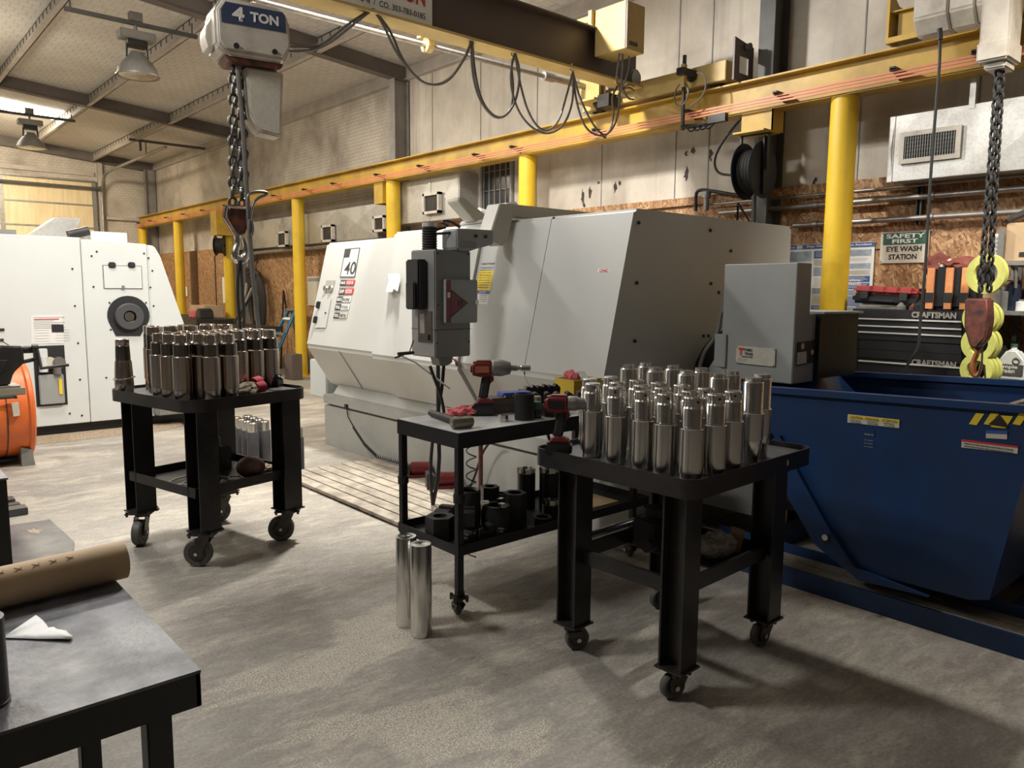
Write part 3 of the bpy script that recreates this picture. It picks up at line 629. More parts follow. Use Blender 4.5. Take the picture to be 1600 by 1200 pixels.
# ================================================================== big lathe
LX=3.60
la=thing('turning_centre','large cream turning centre with number 40 and slanted front covers','lathe machine',(4.4,5.0,0))
b=MB(); b.box(LX,5.4,2.95,6.935,0,.405); b.box(LX-.012,5.4,2.95,6.937,.425,.51,.004); b.box(LX+.03,5.35,2.97,6.9,.405,.425); b.build('base',M['lgrey'],la,smooth=False)
def hull(front=0,top=2.05,low=1.0,lowz=.60,lowx=3.68,back=5.52,xc=3.42,xt=3.67):
    return [(lowx-front,lowz),(xc-front,low),(xt-front,top-.0),(back,top),(back,lowz)]
def cover(name,y0,y1,front=0,top=2.05,back=5.52,bev=.022,low=1.0,mat='lwhite',side=True):
    b=MB(); b.prism(hull(front,top,low,back=back),y0,y1,'Y',bev=bev,side=side); return b.build(name,M[mat],la)
lm=cover('left_cover',5.685,6.935,0,2.0)
dr=cover('sliding_door',4.485,5.68,.028,2.04,low=.985)
c1=cover('right_cover',3.783,4.48,0,2.05)
c2=cover('end_cover',3.07,3.778,0,2.05)
b=MB(); b.prism(hull(-.006,2.044,1.0,back=5.5),3.777,3.784,'Y'); b.build('cover_gap',M['seam'],la,smooth=False)
b=MB(); b.prism([(3.60,.51),(3.60,.535),(3.66,.62),(3.75,.62),(3.75,.51)],3.07,6.75,'Y'); b.build('chip_lip',M['lgrey'],la,smooth=False)
for y in (6.29,): MB().prism([(3.421,.992),(3.417,.992),(3.666,.61),(3.672,.61)],y,y+.004,'Y').build('panel_seam',M['seam'],la,smooth=False)
MB().box(3.655,3.95,7.0,7.35,.45,.83,.01).build('side_box',M['mwhite'],la)
MB().box(4.4,4.9,5.9,6.7,2.0,2.09,.01).build('roof_box',M['mwhite'],la)
# end panel bolts
b=MB()
for px,py in((998,348),(1110,360),(1142,392),(995,442),(1111,443),(1123,457),(992,533),(1099,525),(1107,525)):
    p=onY(px,py,3.066); b.cyl((p.x,3.069,p.z),(p.x,3.060,p.z),.011,n=8)
b.build('panel_bolts',M['darkmetal'],la)
# things on the sloping front plane
S0=Vector((3.42,0,1.0)); SU=Vector((.25,0,1.0)).normalized(); SN=Vector((-1,0,.25)).normalized(); SX=Vector((0,-1,0))
def fr(px,py,off=0.):
    """point on the slanted cover plane"""
    d=_dir(px,py); o=Vector((0,0,HC)); p=S0+SN*off; t=(p-o).dot(SN)/d.dot(SN); return o+d*t
def slab(corners,off0,off1):
    b=MB(); A=[fr(x,y,off0) for x,y in corners]; B=[fr(x,y,off1) for x,y in corners]; return b,A,B
def decal(name,corners,mat,parent,off=.006,label=None):
    b=MB(); A=[fr(x,y,off) for x,y in corners]; b.poly(A[::-1]); Bk=[p-SN*.003 for p in A]; b.poly(Bk)
    for i in range(len(A)): j=(i+1)%len(A); b.poly([A[i],A[j],Bk[j],Bk[i]])
    return b.build(name,mat,parent,smooth=False,label=label)
def dtext(s,c00,wpx,hpx,mat,parent,off=.008,bold=.02):
    """c00 lower left pixel, width to c10 pixel, up to c01"""
    o=fr(*c00,off); a=fr(*wpx,off); u=fr(*hpx,off); return text(s,o,SX,SU,(a-o).dot(SX),(u-o).dot(SU),mat,parent,bold=bold,depth=.0)
lb=decal('number_plate',[(539,389),(562,387),(554,433),(531,433)],M['ink'],lm,.005)
decal('plate_face',[(540,390.5),(561,388.5),(553.2,432),(532.3,432)],M['white'],lb,.0065)
decal('black_square',[(539.5,390),(548.3,389.5),(545.6,402),(536.8,402.5)],M['ink'],lb,.008)
dtext('40',(536.5,429),(553.5,429),(541,409),M['ink'],lb,.009,.01)
for (x,y,w_,h_,colL,colR,t1,t2,ca,cb_) in((530.5,446,22,8.5,'ink','red','HAAS','VOP-B','white','white'),(528.5,460,22,9.5,'ink','red','55HP','VECTOR','white','white'),(525,472,22,8.5,'ink','white','BIG','BORE','white','ink'),(522.5,484,22,8.5,'ink','white','TAIL','STOCK','white','ink'),(520.5,497,20.5,8.5,'ink','offw','TOOL','PRESETTER','white','ink')):
    sl=-h_*.24; k=.42
    q=decal('option_badge',[(x-sl-0,y-h_),(x+w_*k-sl,y-h_),(x+w_*k,y),(x,y)],M[colL],lm,.006)
    decal('badge_right',[(x+w_*k-sl,y-h_),(x+w_-sl,y-h_),(x+w_,y),(x+w_*k,y)],M[colR],q,.006)
    dtext(t1,(x+1.3,y-1.8),(x+w_*k-.7,y-1.8),(x+2.5,y-h_+1.8),M[ca],q,.0085,.03)
    dtext(t2,(x+w_*k+1.0,y-1.8),(x+w_-1.2,y-1.8),(x+w_*k+2,y-h_+1.8),M[cb_],q,.0085,.02)
gp=decal('gauge_plate',[(510,438),(523.5,438),(519,456.5),(505.5,456.5)],M['galv'],lm,.006)
for px,py in((509.5,451),(517.5,451)):
    p=fr(px,py,.006); b=MB(); b.cyl(p,p+SN*.02,.026,n=16); b.build('gauge',M['chrome'],gp)
hd=decal('access_door',[(503,465.5),(517,465.5),(508.5,512),(491,512)],M['lwhite'],lm,.009)
for px,py in((499,477),(494.5,500)):
    p=fr(px,py,.006); b=MB(); b.box(-.022,.022,-.02,.02,-.034,.034,.008,mx=Matrix.Translation(p+SN*.01)@Matrix.Rotation(radians(14),4,'Y')); b.build('door_latch',M['black'],hd)
p=fr(509,489,.01); b=MB(); b.cyl(p,p+SN*.01,.008,n=8); b.build('door_knob',M['black'],hd)
# warning sticker and manufacturer badge on the right cover
wl=decal('warning_sticker',[(754,400),(776,400.5),(761,475.5),(738,473.5)],M['white'],c1,.006)
decal('orange_band',[(754,400),(776,400.5),(775.2,404),(753.2,403.5)],M['orange'],wl,.008)
decal('yellow_panel',[(751.5,410),(773.5,410.5),(766,454),(743.5,452.5)],M['ylabel'],wl,.008)
decal('blue_band',[(743,453.5),(765.3,454.8),(764.3,458.8),(742,457.3)],M['blab'],wl,.008)
dtext('CAUTION',(752.5,414),(772.3,414),(753.2,411),M['ink'],wl,.010,.03)
for k in range(9):
    yy=418+k*3.8; xx=752-(yy-410)*.18; dtext(['TO REDUCE RISK OF','SERIOUS BODILY INJURY','keep doors closed','AND FOLLOW ALL','safety rules of this','machine at all times','and use only proper','workholding before','OPERATION'][k],(xx,yy+1.7),(xx+(17.5 if k%3 else 19),yy+1.7),(xx,yy-.4),M['ink'],wl,.010,.01)
dtext('NOTICE',(748.5,457.3),(758.5,457.3),(749,454.9),M['white'],wl,.010,.03)
for k in range(4):
    yy=462+k*3.2; xx=750.5-k*.7; dtext('READ MANUAL',(xx,yy),(xx+11,yy),(xx,yy-1.6),M['ink'],wl,.010,.0)
em=decal('maker_badge',[(930,417.5),(956,417.5),(958.5,422),(956,427.5),(946,428),(942,430.5),(939,428),(930,427.5),(927.5,422.5)],M['ink'],c2,.006)
decal('badge_face',[(934,420),(952,420),(952,425),(934,425)],M['white'],em,.008)
dtext('CNC',(936,425),(950,425),(936,420.5),M['red'],em,.010,.04)
# torn notes taped on the door
nt_=thing('paper_notes','white curled paper notes clipped on the front of the sliding door','notes',fr(612,432,.03))
b=MB(); A=[fr(x,y,o) for x,y,o in((606,428,.034),(622,427,.034),(626,434,.05),(613,456,.07),(603,456,.08),(607,440,.05))]
b.poly(A); b.poly([p-SN*.001 for p in A][::-1]); b.build('sheet',M['offw'],nt_,smooth=False)
b=MB(); A=[fr(x,y,o) for x,y,o in((612,428,.04),(624,428,.04),(625,438,.055),(621,455,.09),(614,450,.08))]
b.poly(A); b.poly([p-SN*.001 for p in A][::-1]); b.build('sheet',M['paper'],nt_,smooth=False)
# pendant arm bracket over the roof
PY=4.15
b=MB()
b.prism([(3.42,1.90),(3.52,2.15),(3.60,2.155),(5.2,2.155),(5.2,2.07),(3.70,2.07),(3.645,2.07),(3.60,1.905),(3.555,1.86)],PY-.0,PY+.14,'Y',bev=.006); b.build('arm_bracket',M['cream'],la)
b=MB(); b.prism([(3.13,1.825),(3.13,1.95),(3.145,1.958),(3.45,1.962),(3.45,1.865),(3.32,1.835),(3.24,1.81),(3.15,1.81)],PY-.02,PY+.15,'Y',bev=.010); ar=b.build('pendant_arm',M['pgrey2'],la)
b=MB()
for x in(3.29,3.375): b.cyl((x,PY-.03,1.915),(x,PY-.018,1.915),.012,n=10)
b.build('arm_bolts',M['darkmetal'],ar)
b=MB(); b.box(3.165,3.30,PY-.03,PY+.02,1.835,1.875,.008); b.cyl((3.22,PY+.06,1.80),(3.22,PY+.06,1.86),.055,n=16); b.build('swivel',M['pgrey'],ar)
b=MB(); 
for a0 in ([(3.13,4.25,1.97),(3.04,4.3,1.94),(3.0,4.32,1.94)],[(3.13,4.2,1.93),(3.02,4.3,1.92)],[(3.15,4.25,1.98),(3.12,4.3,2.01),(3.2,4.3,2.02),(3.25,4.25,1.975)]): b.tube(a0,.009,6,sm=1)
b.build('arm_cables',M['black'],ar)
# second cream hood part behind the bracket (coolant arm cover)
b=MB(); P=[(3.485,2.195),(3.489,2.228),(3.54,2.228),(3.78,2.10),(3.78,2.06),(3.645,2.065)]
b.prism(P,4.58,4.72,'Y',bev=.006); b.build('hood_arm',M['cream'],la)
b=MB(); b.box(3.66,4.0,4.45,4.8,2.04,2.075,.01); b.build('hood_foot',M['lwhite'],la)
# work lamp housing standing on the roof (behind the yellow column)
b=MB(); p=onY(800,320,5.2); b.prism([(4.37,2.05),(4.40,2.30),(4.52,2.32),(4.74,2.05)],5.1,5.24,'Y',bev=.008); b.build('roof_guard',M['pgrey2'],la)
b=MB(); b.cyl((4.25,5.3,2.19),(4.42,5.25,2.17),.075,.05,n=14); b.build('roof_motor',M['galv'],la)
# control pendant
x0,x1,y1=2.965,3.265,PY+.28
pd=thing('control_pendant','grey control pendant with dark red triangle hanging from the lathe arm','control panel',(3.1,4.3,1.45))
b=MB(); b.prism([(x0,PY),(x1,PY),(x1,y1),(x0,y1)],1.10,1.815,'Z',bev=.008); b.build('pendant_body',M['pgrey'],pd)
b=MB(); b.box(x0-.002,x1+.002,PY-.002,y1,1.285,1.289); b.build('body_seam',M['seam'],pd,smooth=False)
b=MB(); b.box(3.03,x1+.03,PY-.04,PY-.001,1.33,1.62,.006); cvp=b.build('rear_cover',M['pgrey2'],pd)
b=MB(); b.box(3.03,3.065,PY-.042,PY-.0395,1.335,1.615); b.prism([(3.067,1.55),(3.205,1.465),(3.067,1.37)],PY-.043,PY-.0395,'Y'); tr=b.build('triangle_emblem',M['magenta'],cvp,smooth=False)
b=MB(); b.tube([(3.066,PY-.043,1.548),(3.203,PY-.043,1.465),(3.066,PY-.043,1.372)],.003,5); b.build('emblem_outline',M['ink'],tr)
MB().box(3.037,3.058,PY-.045,PY-.0425,1.50,1.535).build('rating_label',M['offw'],cvp,smooth=False)
text('H',(3.125,PY-.0445,1.447),(1,0,0),(0,0,1),.035,.04,M['ink'],tr,bold=.03)
MB().box(x1+.004,x1+.031,PY-.046,PY-.041,1.455,1.485).build('small_tag',M['white'],cvp,smooth=False)
b=MB(); b.box(x0-.075,x0-.001,PY+.08,PY+.235,1.42,1.75,.01); sb=b.build('side_pod',M['black'],pd,label='black side pod')
b=MB(); b.box(x0-.10,x0-.076,PY+.10,PY+.20,1.42,1.60,.008); b.build('pod_handle',M['rubber'],sb)
b=MB(); b.box(x0-.006,x0-.001,PY+.03,PY+.19,1.20,1.41); kp=b.build('side_keypad',M['caster'],pd,smooth=False)
MB().box(x0-.016,x0-.0062,PY+.055,PY+.085,1.215,1.255,.003).build('rocker_switch',M['ink'],kp); MB().box(x0-.0075,x0-.0062,PY+.11,PY+.165,1.26,1.39).build('inner_label',M['toolgrey'],kp,smooth=False)
b=MB(); 
for k in range(9): b.lathe([(.0,.0),(.045,.0),(.052,.006),(.052,.012),(.045,.017),(0,.017)],(3.03,PY+.15,1.815+.017*k),n=18)
b.build('flex_conduit',M['rubber'],pd)
b=MB(); b.cyl((3.03,PY+.15,1.968),(3.03,PY+.15,1.995),.05,n=18); b.build('conduit_collar',M['galv'],pd)
b=MB()
for (x,z) in((2.99,1.79),(3.24,1.79),(3.25,1.2),(2.99,1.45),(2.98,1.20)): b.cyl((x,PY-.004,z),(x,PY+.001,z),.006,n=8)
b.build('case_screws',M['ink'],pd)
b=MB(); b.prism([(3.02,1.10),(3.14,1.10),(3.14,1.06),(3.10,1.04),(3.04,1.04)],PY+.04,PY+.14,'Y',bev=.004); b.build('cable_gland_block',M['pgrey'],pd)
b=MB(); b.tube([(3.06,PY+.1,1.05),(3.06,PY+.1,.7),(3.07,PY+.1,.3),(3.08,PY+.2,.03)],.014,8,sm=1); b.tube([(3.11,PY+.1,1.05),(3.09,PY+.1,.85),(3.02,PY+.1,.6),(3.0,PY+.12,.3),(3.08,PY+.2,.04)],.012,8,sm=2)
b.build('hanging_cables',M['rubber'],pd)
ag=thing('air_gun','chrome blow gun lying across a hook below the control pendant','air gun',(3.0,PY-.05,1.0))
b=MB(); pp=[onY(x,y,PY-.06) for x,y in((625,555),(650,567),(680,590),(703,607))]; b.tube(pp,.006,6); b.build('nozzle',M['chrome'],ag)
b=MB(); b.tube([onY(x,y,PY-.06) for x,y in((622,553),(646,551))],.011,8); b.tube([onY(x,y,PY-.06) for x,y in((617,559),(630,555))],.006,6); b.tube([onY(x,y,PY-.06) for x,y in((640,550),(646,532))],.004,6); b.build('trigger',M['darkmetal'],ag)
b=MB(); b.tube([onY(x,y,PY-.06) for x,y in((672,572),(678,590),(690,620),(696,660))],.011,8,sm=2); b.build('air_hose',M['rubber'],ag)
rc=thing('red_hook','small red hook hanging below the pendant on the door','hook',onX(706,553,3.36))
b=MB(); b.tube([onX(x,y,3.36) for x,y in((706,550),(705,558),(712,562),(714,572))],.010,8,sm=2); b.build('hook_rod',M['rusty'],rc)
# coiled pedal cable along the base
cc=thing('coiled_cable','black coiled cable from the lathe base to the foot pedals','cable',(3.5,6.2,.3))
b=MB(); p0=onX(541,635,LX-.02); p1=onX(553,668,LX-.03); p2=onX(590,714,LX-.06); p3=onZ(640,728,.05)
b.box(p0.x-.01,p0.x+.01,p0.y-.02,p0.y+.02,p0.z-.02,p0.z+.02); b.tube([p0,p0.lerp(p1,.5)+Vector((-.02,0,0)),p1],.006,6)
path=[p1,p1.lerp(p2,.5)+Vector((0,0,-.03)),p2,Vector(p3)]
pts=[]; N=520; turns=44
for i in range(N+1):
    t=i/N*3; k=min(int(t),2); f_=t-k; c=path[k].lerp(path[k+1],f_); a=turns*2*pi*i/N; pts.append(c+Vector((.012*cos(a)-.01,.012*cos(a),.014*sin(a)+.01)))
b.tube(pts,.0035,5); b.build('coil',M['rubber'],cc)
fp=[]
for i,(px,py,lab) in enumerate(((650,741,'red foot pedal in black guard, left of the pair on the slatted mat'),(692,758,'red foot pedal in black guard, right of the pair on the slatted mat'))):
    p=onZ(px,py,.05); t=thing('foot_pedal',lab,'foot pedal',(p.x,p.y,.036),0,None)
    m_=Matrix.Translation((p.x,p.y,.036))@Matrix.Rotation(-.5,4,'Z')
    b=MB(); b.box(-.13,.13,-.07,.07,0,.02,.004,mx=m_); b.build('pedal_base',M['toolred'],t)
    b=MB(); b.prism([(-.13,.02),(-.13,.12),(-.11,.12),(-.06,.10),(-.06,.02)],-.07,.07,'Y',bev=.004,mx=m_); b.build('pedal_guard',M['black'],t)
    b=MB(); b.cyl(m_@Vector((-.05,0,.065)),m_@Vector((.12,0,.06)),.055,n=16,bev=.012); b.build('pedal_hood',M['toolred'],t)
# slatted mat
mt=thing('slatted_mat','worn slatted duckboard mat on the floor in front of the lathe','floor mat',(3.0,5.2,0))
y0,y1=3.98,5.93; b=MB(); x0=2.66; k=0
ws=.101
for k in range(8):
    xa=x0+k*(ws+.012); MB().box(xa,xa+ws,y0+.0,y1,.012,.036,.002).build('slat',M['slat'],mt)
b=MB()
for y in(4.05,4.5,4.95,5.4,5.85): b.box(x0,x0+8*(ws+.012)-.012,y-.02,y+.02,0,.012)
b.build('cross_bearer',M['black'],mt,smooth=False)

# ================================================================== machine at left
m1=thing('machining_centre','white machine tool at far left with black round spindle opening','machine',(1.0,9.8,0))
MY=9.1
def boxcut():
    pass
prof=[(-3.2,.085),(3.13,.085),(3.13,.60),(2.66,1.93),(2.60,2.03),(2.05,2.06),(-3.2,2.06)]
b=MB(); b.prism([(-3.2,.11),(1.965,.11),(1.965,2.065),(-3.2,2.065)],MY,MY+.9,'Y',bev=.006); fp_=b.build('side_panel',M['mwhite'],m1)
b=MB(); b.prism([(1.972,.11),(2.62,.11),(2.62,2.025),(1.972,2.05)],MY,MY+.9,'Y',bev=.005); b.build('side_panel',M['mwhite'],m1)
b=MB(); b.prism([(2.626,.11),(3.20,.11),(3.20,.42),(2.76,1.90),(2.70,2.01),(2.626,2.02)],MY,MY+.9,'Y',bev=.012); b.build('front_nose',M['mwhite'],m1)
b=MB(); b.box(-3.1,3.0,MY+.06,MY+.85,0,.11); b.build('plinth',M['black'],m1,smooth=False)
MB().box(2.15,2.52,MY+.35,MY+.8,2.03,2.16,.006).build('roof_box',M['mwhite'],m1)
b=MB(); b.prism([(1.55,2.06),(1.86,2.30),(2.1,2.30),(2.06,2.20),(1.95,2.06)],MY+.5,MY+.85,'Y',bev=.006); b.build('roof_duct',M['galv'],m1)
b=MB(); b.cyl((1.92,MY+.3,2.10),(2.12,MY+.3,2.16),.05,n=12); b.build('roof_fitting',M['darkmetal'],m1)
b=MB(); b.box(.6,1.45,MY+.3,MY+.5,2.07,2.13); b.build('roof_ledge',M['lampmetal'],m1,smooth=False)
# spindle opening
c=onY(201,493,MY); r=.215
out=[(c.x+r*cos(t),c.z+r*sin(t)) for t in [radians(-18)+radians(216)*k/16 for k in range(17)]]
q1=onY(219,525,MY); q2=onY(181,525,MY)
poly_=out+[(q2.x,q2.z),(q1.x,q1.z)]
b=MB(); b.prism(poly_,MY-.006,MY-.002,'Y'); so=b.build('spindle_opening',M['ink'],m1,smooth=False)
b=MB(); b.lathe([(.065,0),(.135,0),(.145,.012),(.145,.05),(.062,.05)],(c.x-.0,MY-.055,c.z-.01),'Y',n=32); b.build('spindle_cap',pm('spindle_grey',(.07,.07,.075),.45),so)
b=MB(); b.lathe([(0,.02),(.05,.02),(.06,.03),(.062,.045)],(c.x,MY-.055,c.z-.01),'Y',n=24); b.build('bore_tube',M['neck'],so)
b=MB(); a1=[onY(x,y,MY-.02) for x,y in((188,506),(214,500),(213,508),(209,511),(194,512))]; b.prism([(p.x,p.z) for p in a1],MY-.03,MY-.008,'Y'); b.build('splash_bracket',M['lampmetal'],so,smooth=False)
# hatch with two hinges
a=[onY(x,y,MY) for x,y in((160,414),(221,416),(220,453),(161,451))]
hx0,hx1,hz0,hz1=a[0].x,a[1].x,a[3].z,a[0].z
b=MB(); b.prism([(hx0,hz0),(hx1,hz0),(hx1,hz1),(hx0,hz1)],MY-.005,MY-.001,'Y'); s1=b.build('hatch_seam',M['seam'],m1,smooth=False)
b=MB(); b.box(hx0+.006,hx1-.006,MY-.010,MY-.004,hz0+.006,hz1-.006); ht=b.build('hatch_lid',M['mwhite'],m1,smooth=False)
for px in(174.5,205):
    p=onY(px,414,MY); b=MB(); b.box(p.x-.036,p.x+.036,MY-.03,MY-.006,p.z-.03,p.z+.03,.01); b.build('hatch_hinge',M['ink'],ht)
p=onY(192,449,MY); b=MB(); b.box(p.x-.015,p.x+.015,MY-.02,MY-.006,p.z-.02,p.z+.02,.004); b.build('hatch_latch',M['lampmetal'],ht)
# lubrication bay, recessed
a=[onY(x,y,MY) for x,y in((49,541),(102,541),(106,633),(55,636))]
ox0,ox1,oz0,oz1=a[0].x+.01,a[2].x-.0,a[3].z,a[0].z
b=MB(); b.prism([(ox0,oz0),(ox1,oz0),(ox1,oz1),(ox0,oz1)],MY-.004,MY-.001,'Y',bev=0); ly=b.build('lube_bay',M['ink'],m1,smooth=False)
b=MB(); b.box(ox0+.03,ox1-.03,MY-.045,MY-.005,oz0+.02,oz0+.33,.008); b.build('oil_tank',M['boxgrey'],ly)
b=MB(); b.cyl((ox0+.14,MY-.05,oz1-.17),(ox0+.14,MY-.02,oz1-.17),.055,n=18); b.build('pressure_gauge',M['offw'],ly)
b=MB(); b.cyl((ox0+.08,MY-.03,oz0+.36),(ox0+.08,MY-.03,oz0+.52),.04,n=14); b.box(ox0+.04,ox0+.12,MY-.06,MY-.01,oz0+.5,oz0+.6,.006); b.build('filter_bowl',M['mwhite'],ly)
b=MB(); b.cyl((ox0+.22,MY-.07,oz0+.45),(ox0+.22,MY-.01,oz0+.45),.06,n=14,bev=.01); b.cyl((ox0+.20,MY-.05,oz0+.33),(ox0+.20,MY-.05,oz0+.40),.035,n=12); b.build('pump',M['toolgrey'],ly)
b=MB(); b.box(ox1-.12,ox1-.07,MY-.03,MY-.006,oz0+.34,oz1-.2); b.tube([(ox0+.1,MY-.03,oz1-.25),(ox0+.25,MY-.04,oz1-.12),(ox1-.1,MY-.03,oz1-.14)],.012,6,sm=1); b.build('pipework',M['lampmetal'],ly)
b=MB(); b.box(ox1-.08,ox1-.05,MY-.055,MY-.046,oz0+.12,oz0+.28); b.build('sight_glass',M['ylabel'],ly,smooth=False)
# printed chart
a=[onY(x,y,MY-.003) for x,y in((48,493),(97,492),(100,536),(49,537))]
ch_=MB().prism([(a[3].x,a[3].z),(a[2].x,a[2].z),(a[2].x,a[1].z),(a[0].x,a[0].z)],MY-.003,MY-.001,'Y').build('instruction_chart',M['white'],m1,smooth=False)
b=MB(); gx=a[0].x
for k in range(7): zz=a[0].z-.02-.018*k; b.box(gx+.02,gx+.30-.05*(k%3),MY-.0045,MY-.0035,zz-.004,zz)
for i in range(2):
    for k in range(5): b.box(gx+.02+.19*i,gx+.15+.19*i,MY-.0045,MY-.0035,a[3].z+.02+.028*k,a[3].z+.022+.028*k)
b.build('chart_lines',M['pgrey2'],ch_,smooth=False)
MB().box(gx+.03,gx+.25,MY-.0055,MY-.0046,a[0].z-.045,a[0].z-.036).build('red_heading',M['red'],ch_,smooth=False)
p=onY(90,513,MY); MB().box(p.x-.055,p.x+.055,MY-.005,MY-.003,p.z-.04,p.z+.04).build('black_table',M['ink'],ch_,smooth=False)
b=MB()
for px,py in((113,420),(117,478),(122,536),(125,593),(128,649),(151,393),(143,400),(146,448),(225,396),(232,403),(238,423),(235,449),(240,478),(171,473),(228,473),(109,646),(54,651),(173,515),(166,590)):
    p=onY(px,py,MY); b.cyl((p.x,MY-.006,p.z),(p.x,MY,p.z),.010,n=8)
b.build('panel_screws',M['darkmetal'],m1)
for px,py,w_ in((3,515,.10),(3,531,.07)):
    p=onY(px,py,MY); b=MB(); b.box(p.x-w_,p.x+w_*.2,MY-.01,MY,p.z-.012,p.z+.012); b.build('vent_slot',M['ink'],m1,smooth=False)
b=MB(); b.box(2.6,2.95,MY-.22,MY-.003,.14,.62,.008); b.prism([(2.95,.14),(3.0,.14),(3.0,.5),(2.95,.6)],MY-.22,MY,'Y'); b.build('side_locker',M['lampmetal'],m1)
# absorbent on the floor
b=MB(); rnd=random.Random(5); n_=26; bot=[];top=[]
for i in range(n_):
    t=i/(n_-1); x=1.12+t*1.75; wv=.16*sin(pi*min(1,t*1.02))**.6*(1+.2*sin(9*t)); bot.append((x,8.92-wv*1.6)); top.append((x,9.13))
bm=bmesh.new(); A=[bm.verts.new((x,y,.002)) for x,y in bot]; Cm=[bm.verts.new((x,(y+9.13)/2,.022+.006*rnd.random())) for x,y in bot]; B_=[bm.verts.new((x,y,.014)) for x,y in top]
for i in range(n_-1): bm.faces.new((A[i],A[i+1],Cm[i+1],Cm[i])); bm.faces.new((Cm[i],Cm[i+1],B_[i+1],B_[i]))
b._add(bm); o=b.build('absorbent_granules',M['grit'],None); tag(o,'strip of tan absorbent granules along the foot of the white machine','granules',kind='stuff')

# ================================================================== chip conveyor and blue hopper
cv=thing('chip_conveyor','grey chip conveyor head rising over the blue hopper','chip conveyor',(4.2,2.4,0))
gx0,gx1=4.0,4.2
b=MB(); b.prism([(4.0,1.04),(4.0,1.715),(4.16,1.715),(4.165,1.43),(4.24,1.43),(4.24,1.04)],2.175,2.64,'Y',bev=.004); hd=b.build('head_housing',M['boxgrey'],cv)
b=MB(); b.box(3.985,3.998,2.60,2.68,1.10,1.30,.003); b.build('side_bracket',M['boxgrey'],cv)
b=MB(); b.box(4.242,4.72,2.15,2.6,1.055,1.43); dk=b.build('discharge_hood',M['black'],cv,smooth=False)
b=MB(); b.box(4.242,4.74,2.13,2.62,1.43,1.442); b.build('hood_rim',M['boxgrey'],cv,smooth=False)
p=[onX(x,y,3.995) for x,y in((1151.5,540),(1212,544.5),(1211,573),(1150,567))]
pb=MB().prism([(q.y,q.z) for q in p],3.990,3.997,'X').build('maker_plate',M['offw'],cv,smooth=False)
text('T',(3.9885,p[0].y-.016,p[0].z-.055),(0,-1,0),(0,0,1),.034,.045,M['red'],pb,bold=.08)
text('TURBO',(3.9885,p[0].y-.052,p[0].z-.030),(0,-1,0),(0,0,1),.055,.018,M['ink'],pb,bold=.03)
text('TENSI',(3.9885,p[0].y-.056,p[0].z-.052),(0,-1,0),(0,0,1),.055,.017,M['ink'],pb,bold=.02)
text('CONVEYORS',(3.9885,p[0].y-.040,p[0].z-.066),(0,-1,0),(0,0,1),.07,.009,M['ink'],pb,bold=.04)
for k in range(3): text(['MODEL  SERIAL','VOLTAGE  DATE','www.  tel.'][k],(3.9885,p[0].y-.016,p[0].z-.080-.011*k),(0,-1,0),(0,0,1),.06-.01*k,.006,M['pgrey'],pb)
b=MB(); 
for q in p: b.cyl((3.986,q.y+(-.006 if q.y>2.4 else .006),q.z+(-.006 if q.z>1.18 else .006)),(3.990,q.y+(-.006 if q.y>2.4 else .006),q.z+(-.006 if q.z>1.18 else .006)),.003,n=8)
b.build('plate_screws',M['darkmetal'],pb)
p=[onY(x,y,2.17) for x,y in((1247,535),(1277,531),(1276,565),(1245,572))]
sb=MB().prism([(q.x,q.z) for q in p],2.168,2.174,'Y').build('safety_stickers',M['ink'],cv,smooth=False)
q=[onY(x,y,2.166) for x,y in((1246,551),(1260,549),(1260,567),(1245,570))]; MB().prism([(v.x,v.z) for v in q],2.165,2.1675,'Y').build('sticker_text_panel',M['offw'],sb,smooth=False)
b=MB(); v=onY(1254,541,2.166); b.lathe([(0,0),(.018,0),(.018,.002),(0,.002)],(v.x,2.164,v.z),'Y',n=18); v=onY(1269,550,2.166); b.lathe([(0,0),(.015,0),(.015,.002),(0,.002)],(v.x,2.164,v.z),'Y',n=18); b.build('sticker_pictograms',M['offw'],sb,smooth=False)
# curved conveyor flank with hose
c=onX(1150,650,4.55)
b=MB()
arc=[(q.y,q.z) for q in [onX(x,y,4.25) for x,y in((1150,508),(1130,515),(1112,527),(1098,544),(1087,566),(1079,594),(1076,640))]]
b.prism(arc+[(arc[-1][0],.3),(arc[0][0],.3)],4.25,4.6,'X'); b.build('curved_casing',M['black'],cv,smooth=False)
arc2=[(q.y,q.z) for q in [onX(x,y,4.2) for x,y in((1150,545),(1130,552),(1115,563),(1104,580),(1098,600),(1096,640))]]
b=MB(); b.prism(arc2+[(arc2[-1][0],.3),(arc2[0][0],.3)],4.20,4.249,'X'); b.build('flank_plate',M['boxgrey'],cv,smooth=False)
b=MB(); b.tube([onX(x,y,4.17) for x,y in((1132,478),(1125,495),(1124,512),(1116,530),(1103,545),(1095,565),(1088,600))],.013,8,sm=2); b.build('grey_hose',M['lampmetal'],cv)
b=MB(); b.box(4.1,4.9,2.37,2.93,.2,1.03); b.build('trough',M['pgrey'],cv,smooth=False)
# hopper
hp=thing('tipping_hopper','blue self-dumping steel hopper with worn caution stickers','hopper',(4.3,1.5,0))
HX0,HX1=3.72,4.92
side=[(.90,1.075),(.955,.75),(1.04,.215),(1.12,.19),(1.655,.185),(1.79,.28),(1.985,.59),(2.09,.77),(2.34,1.015),(2.34,1.045)]
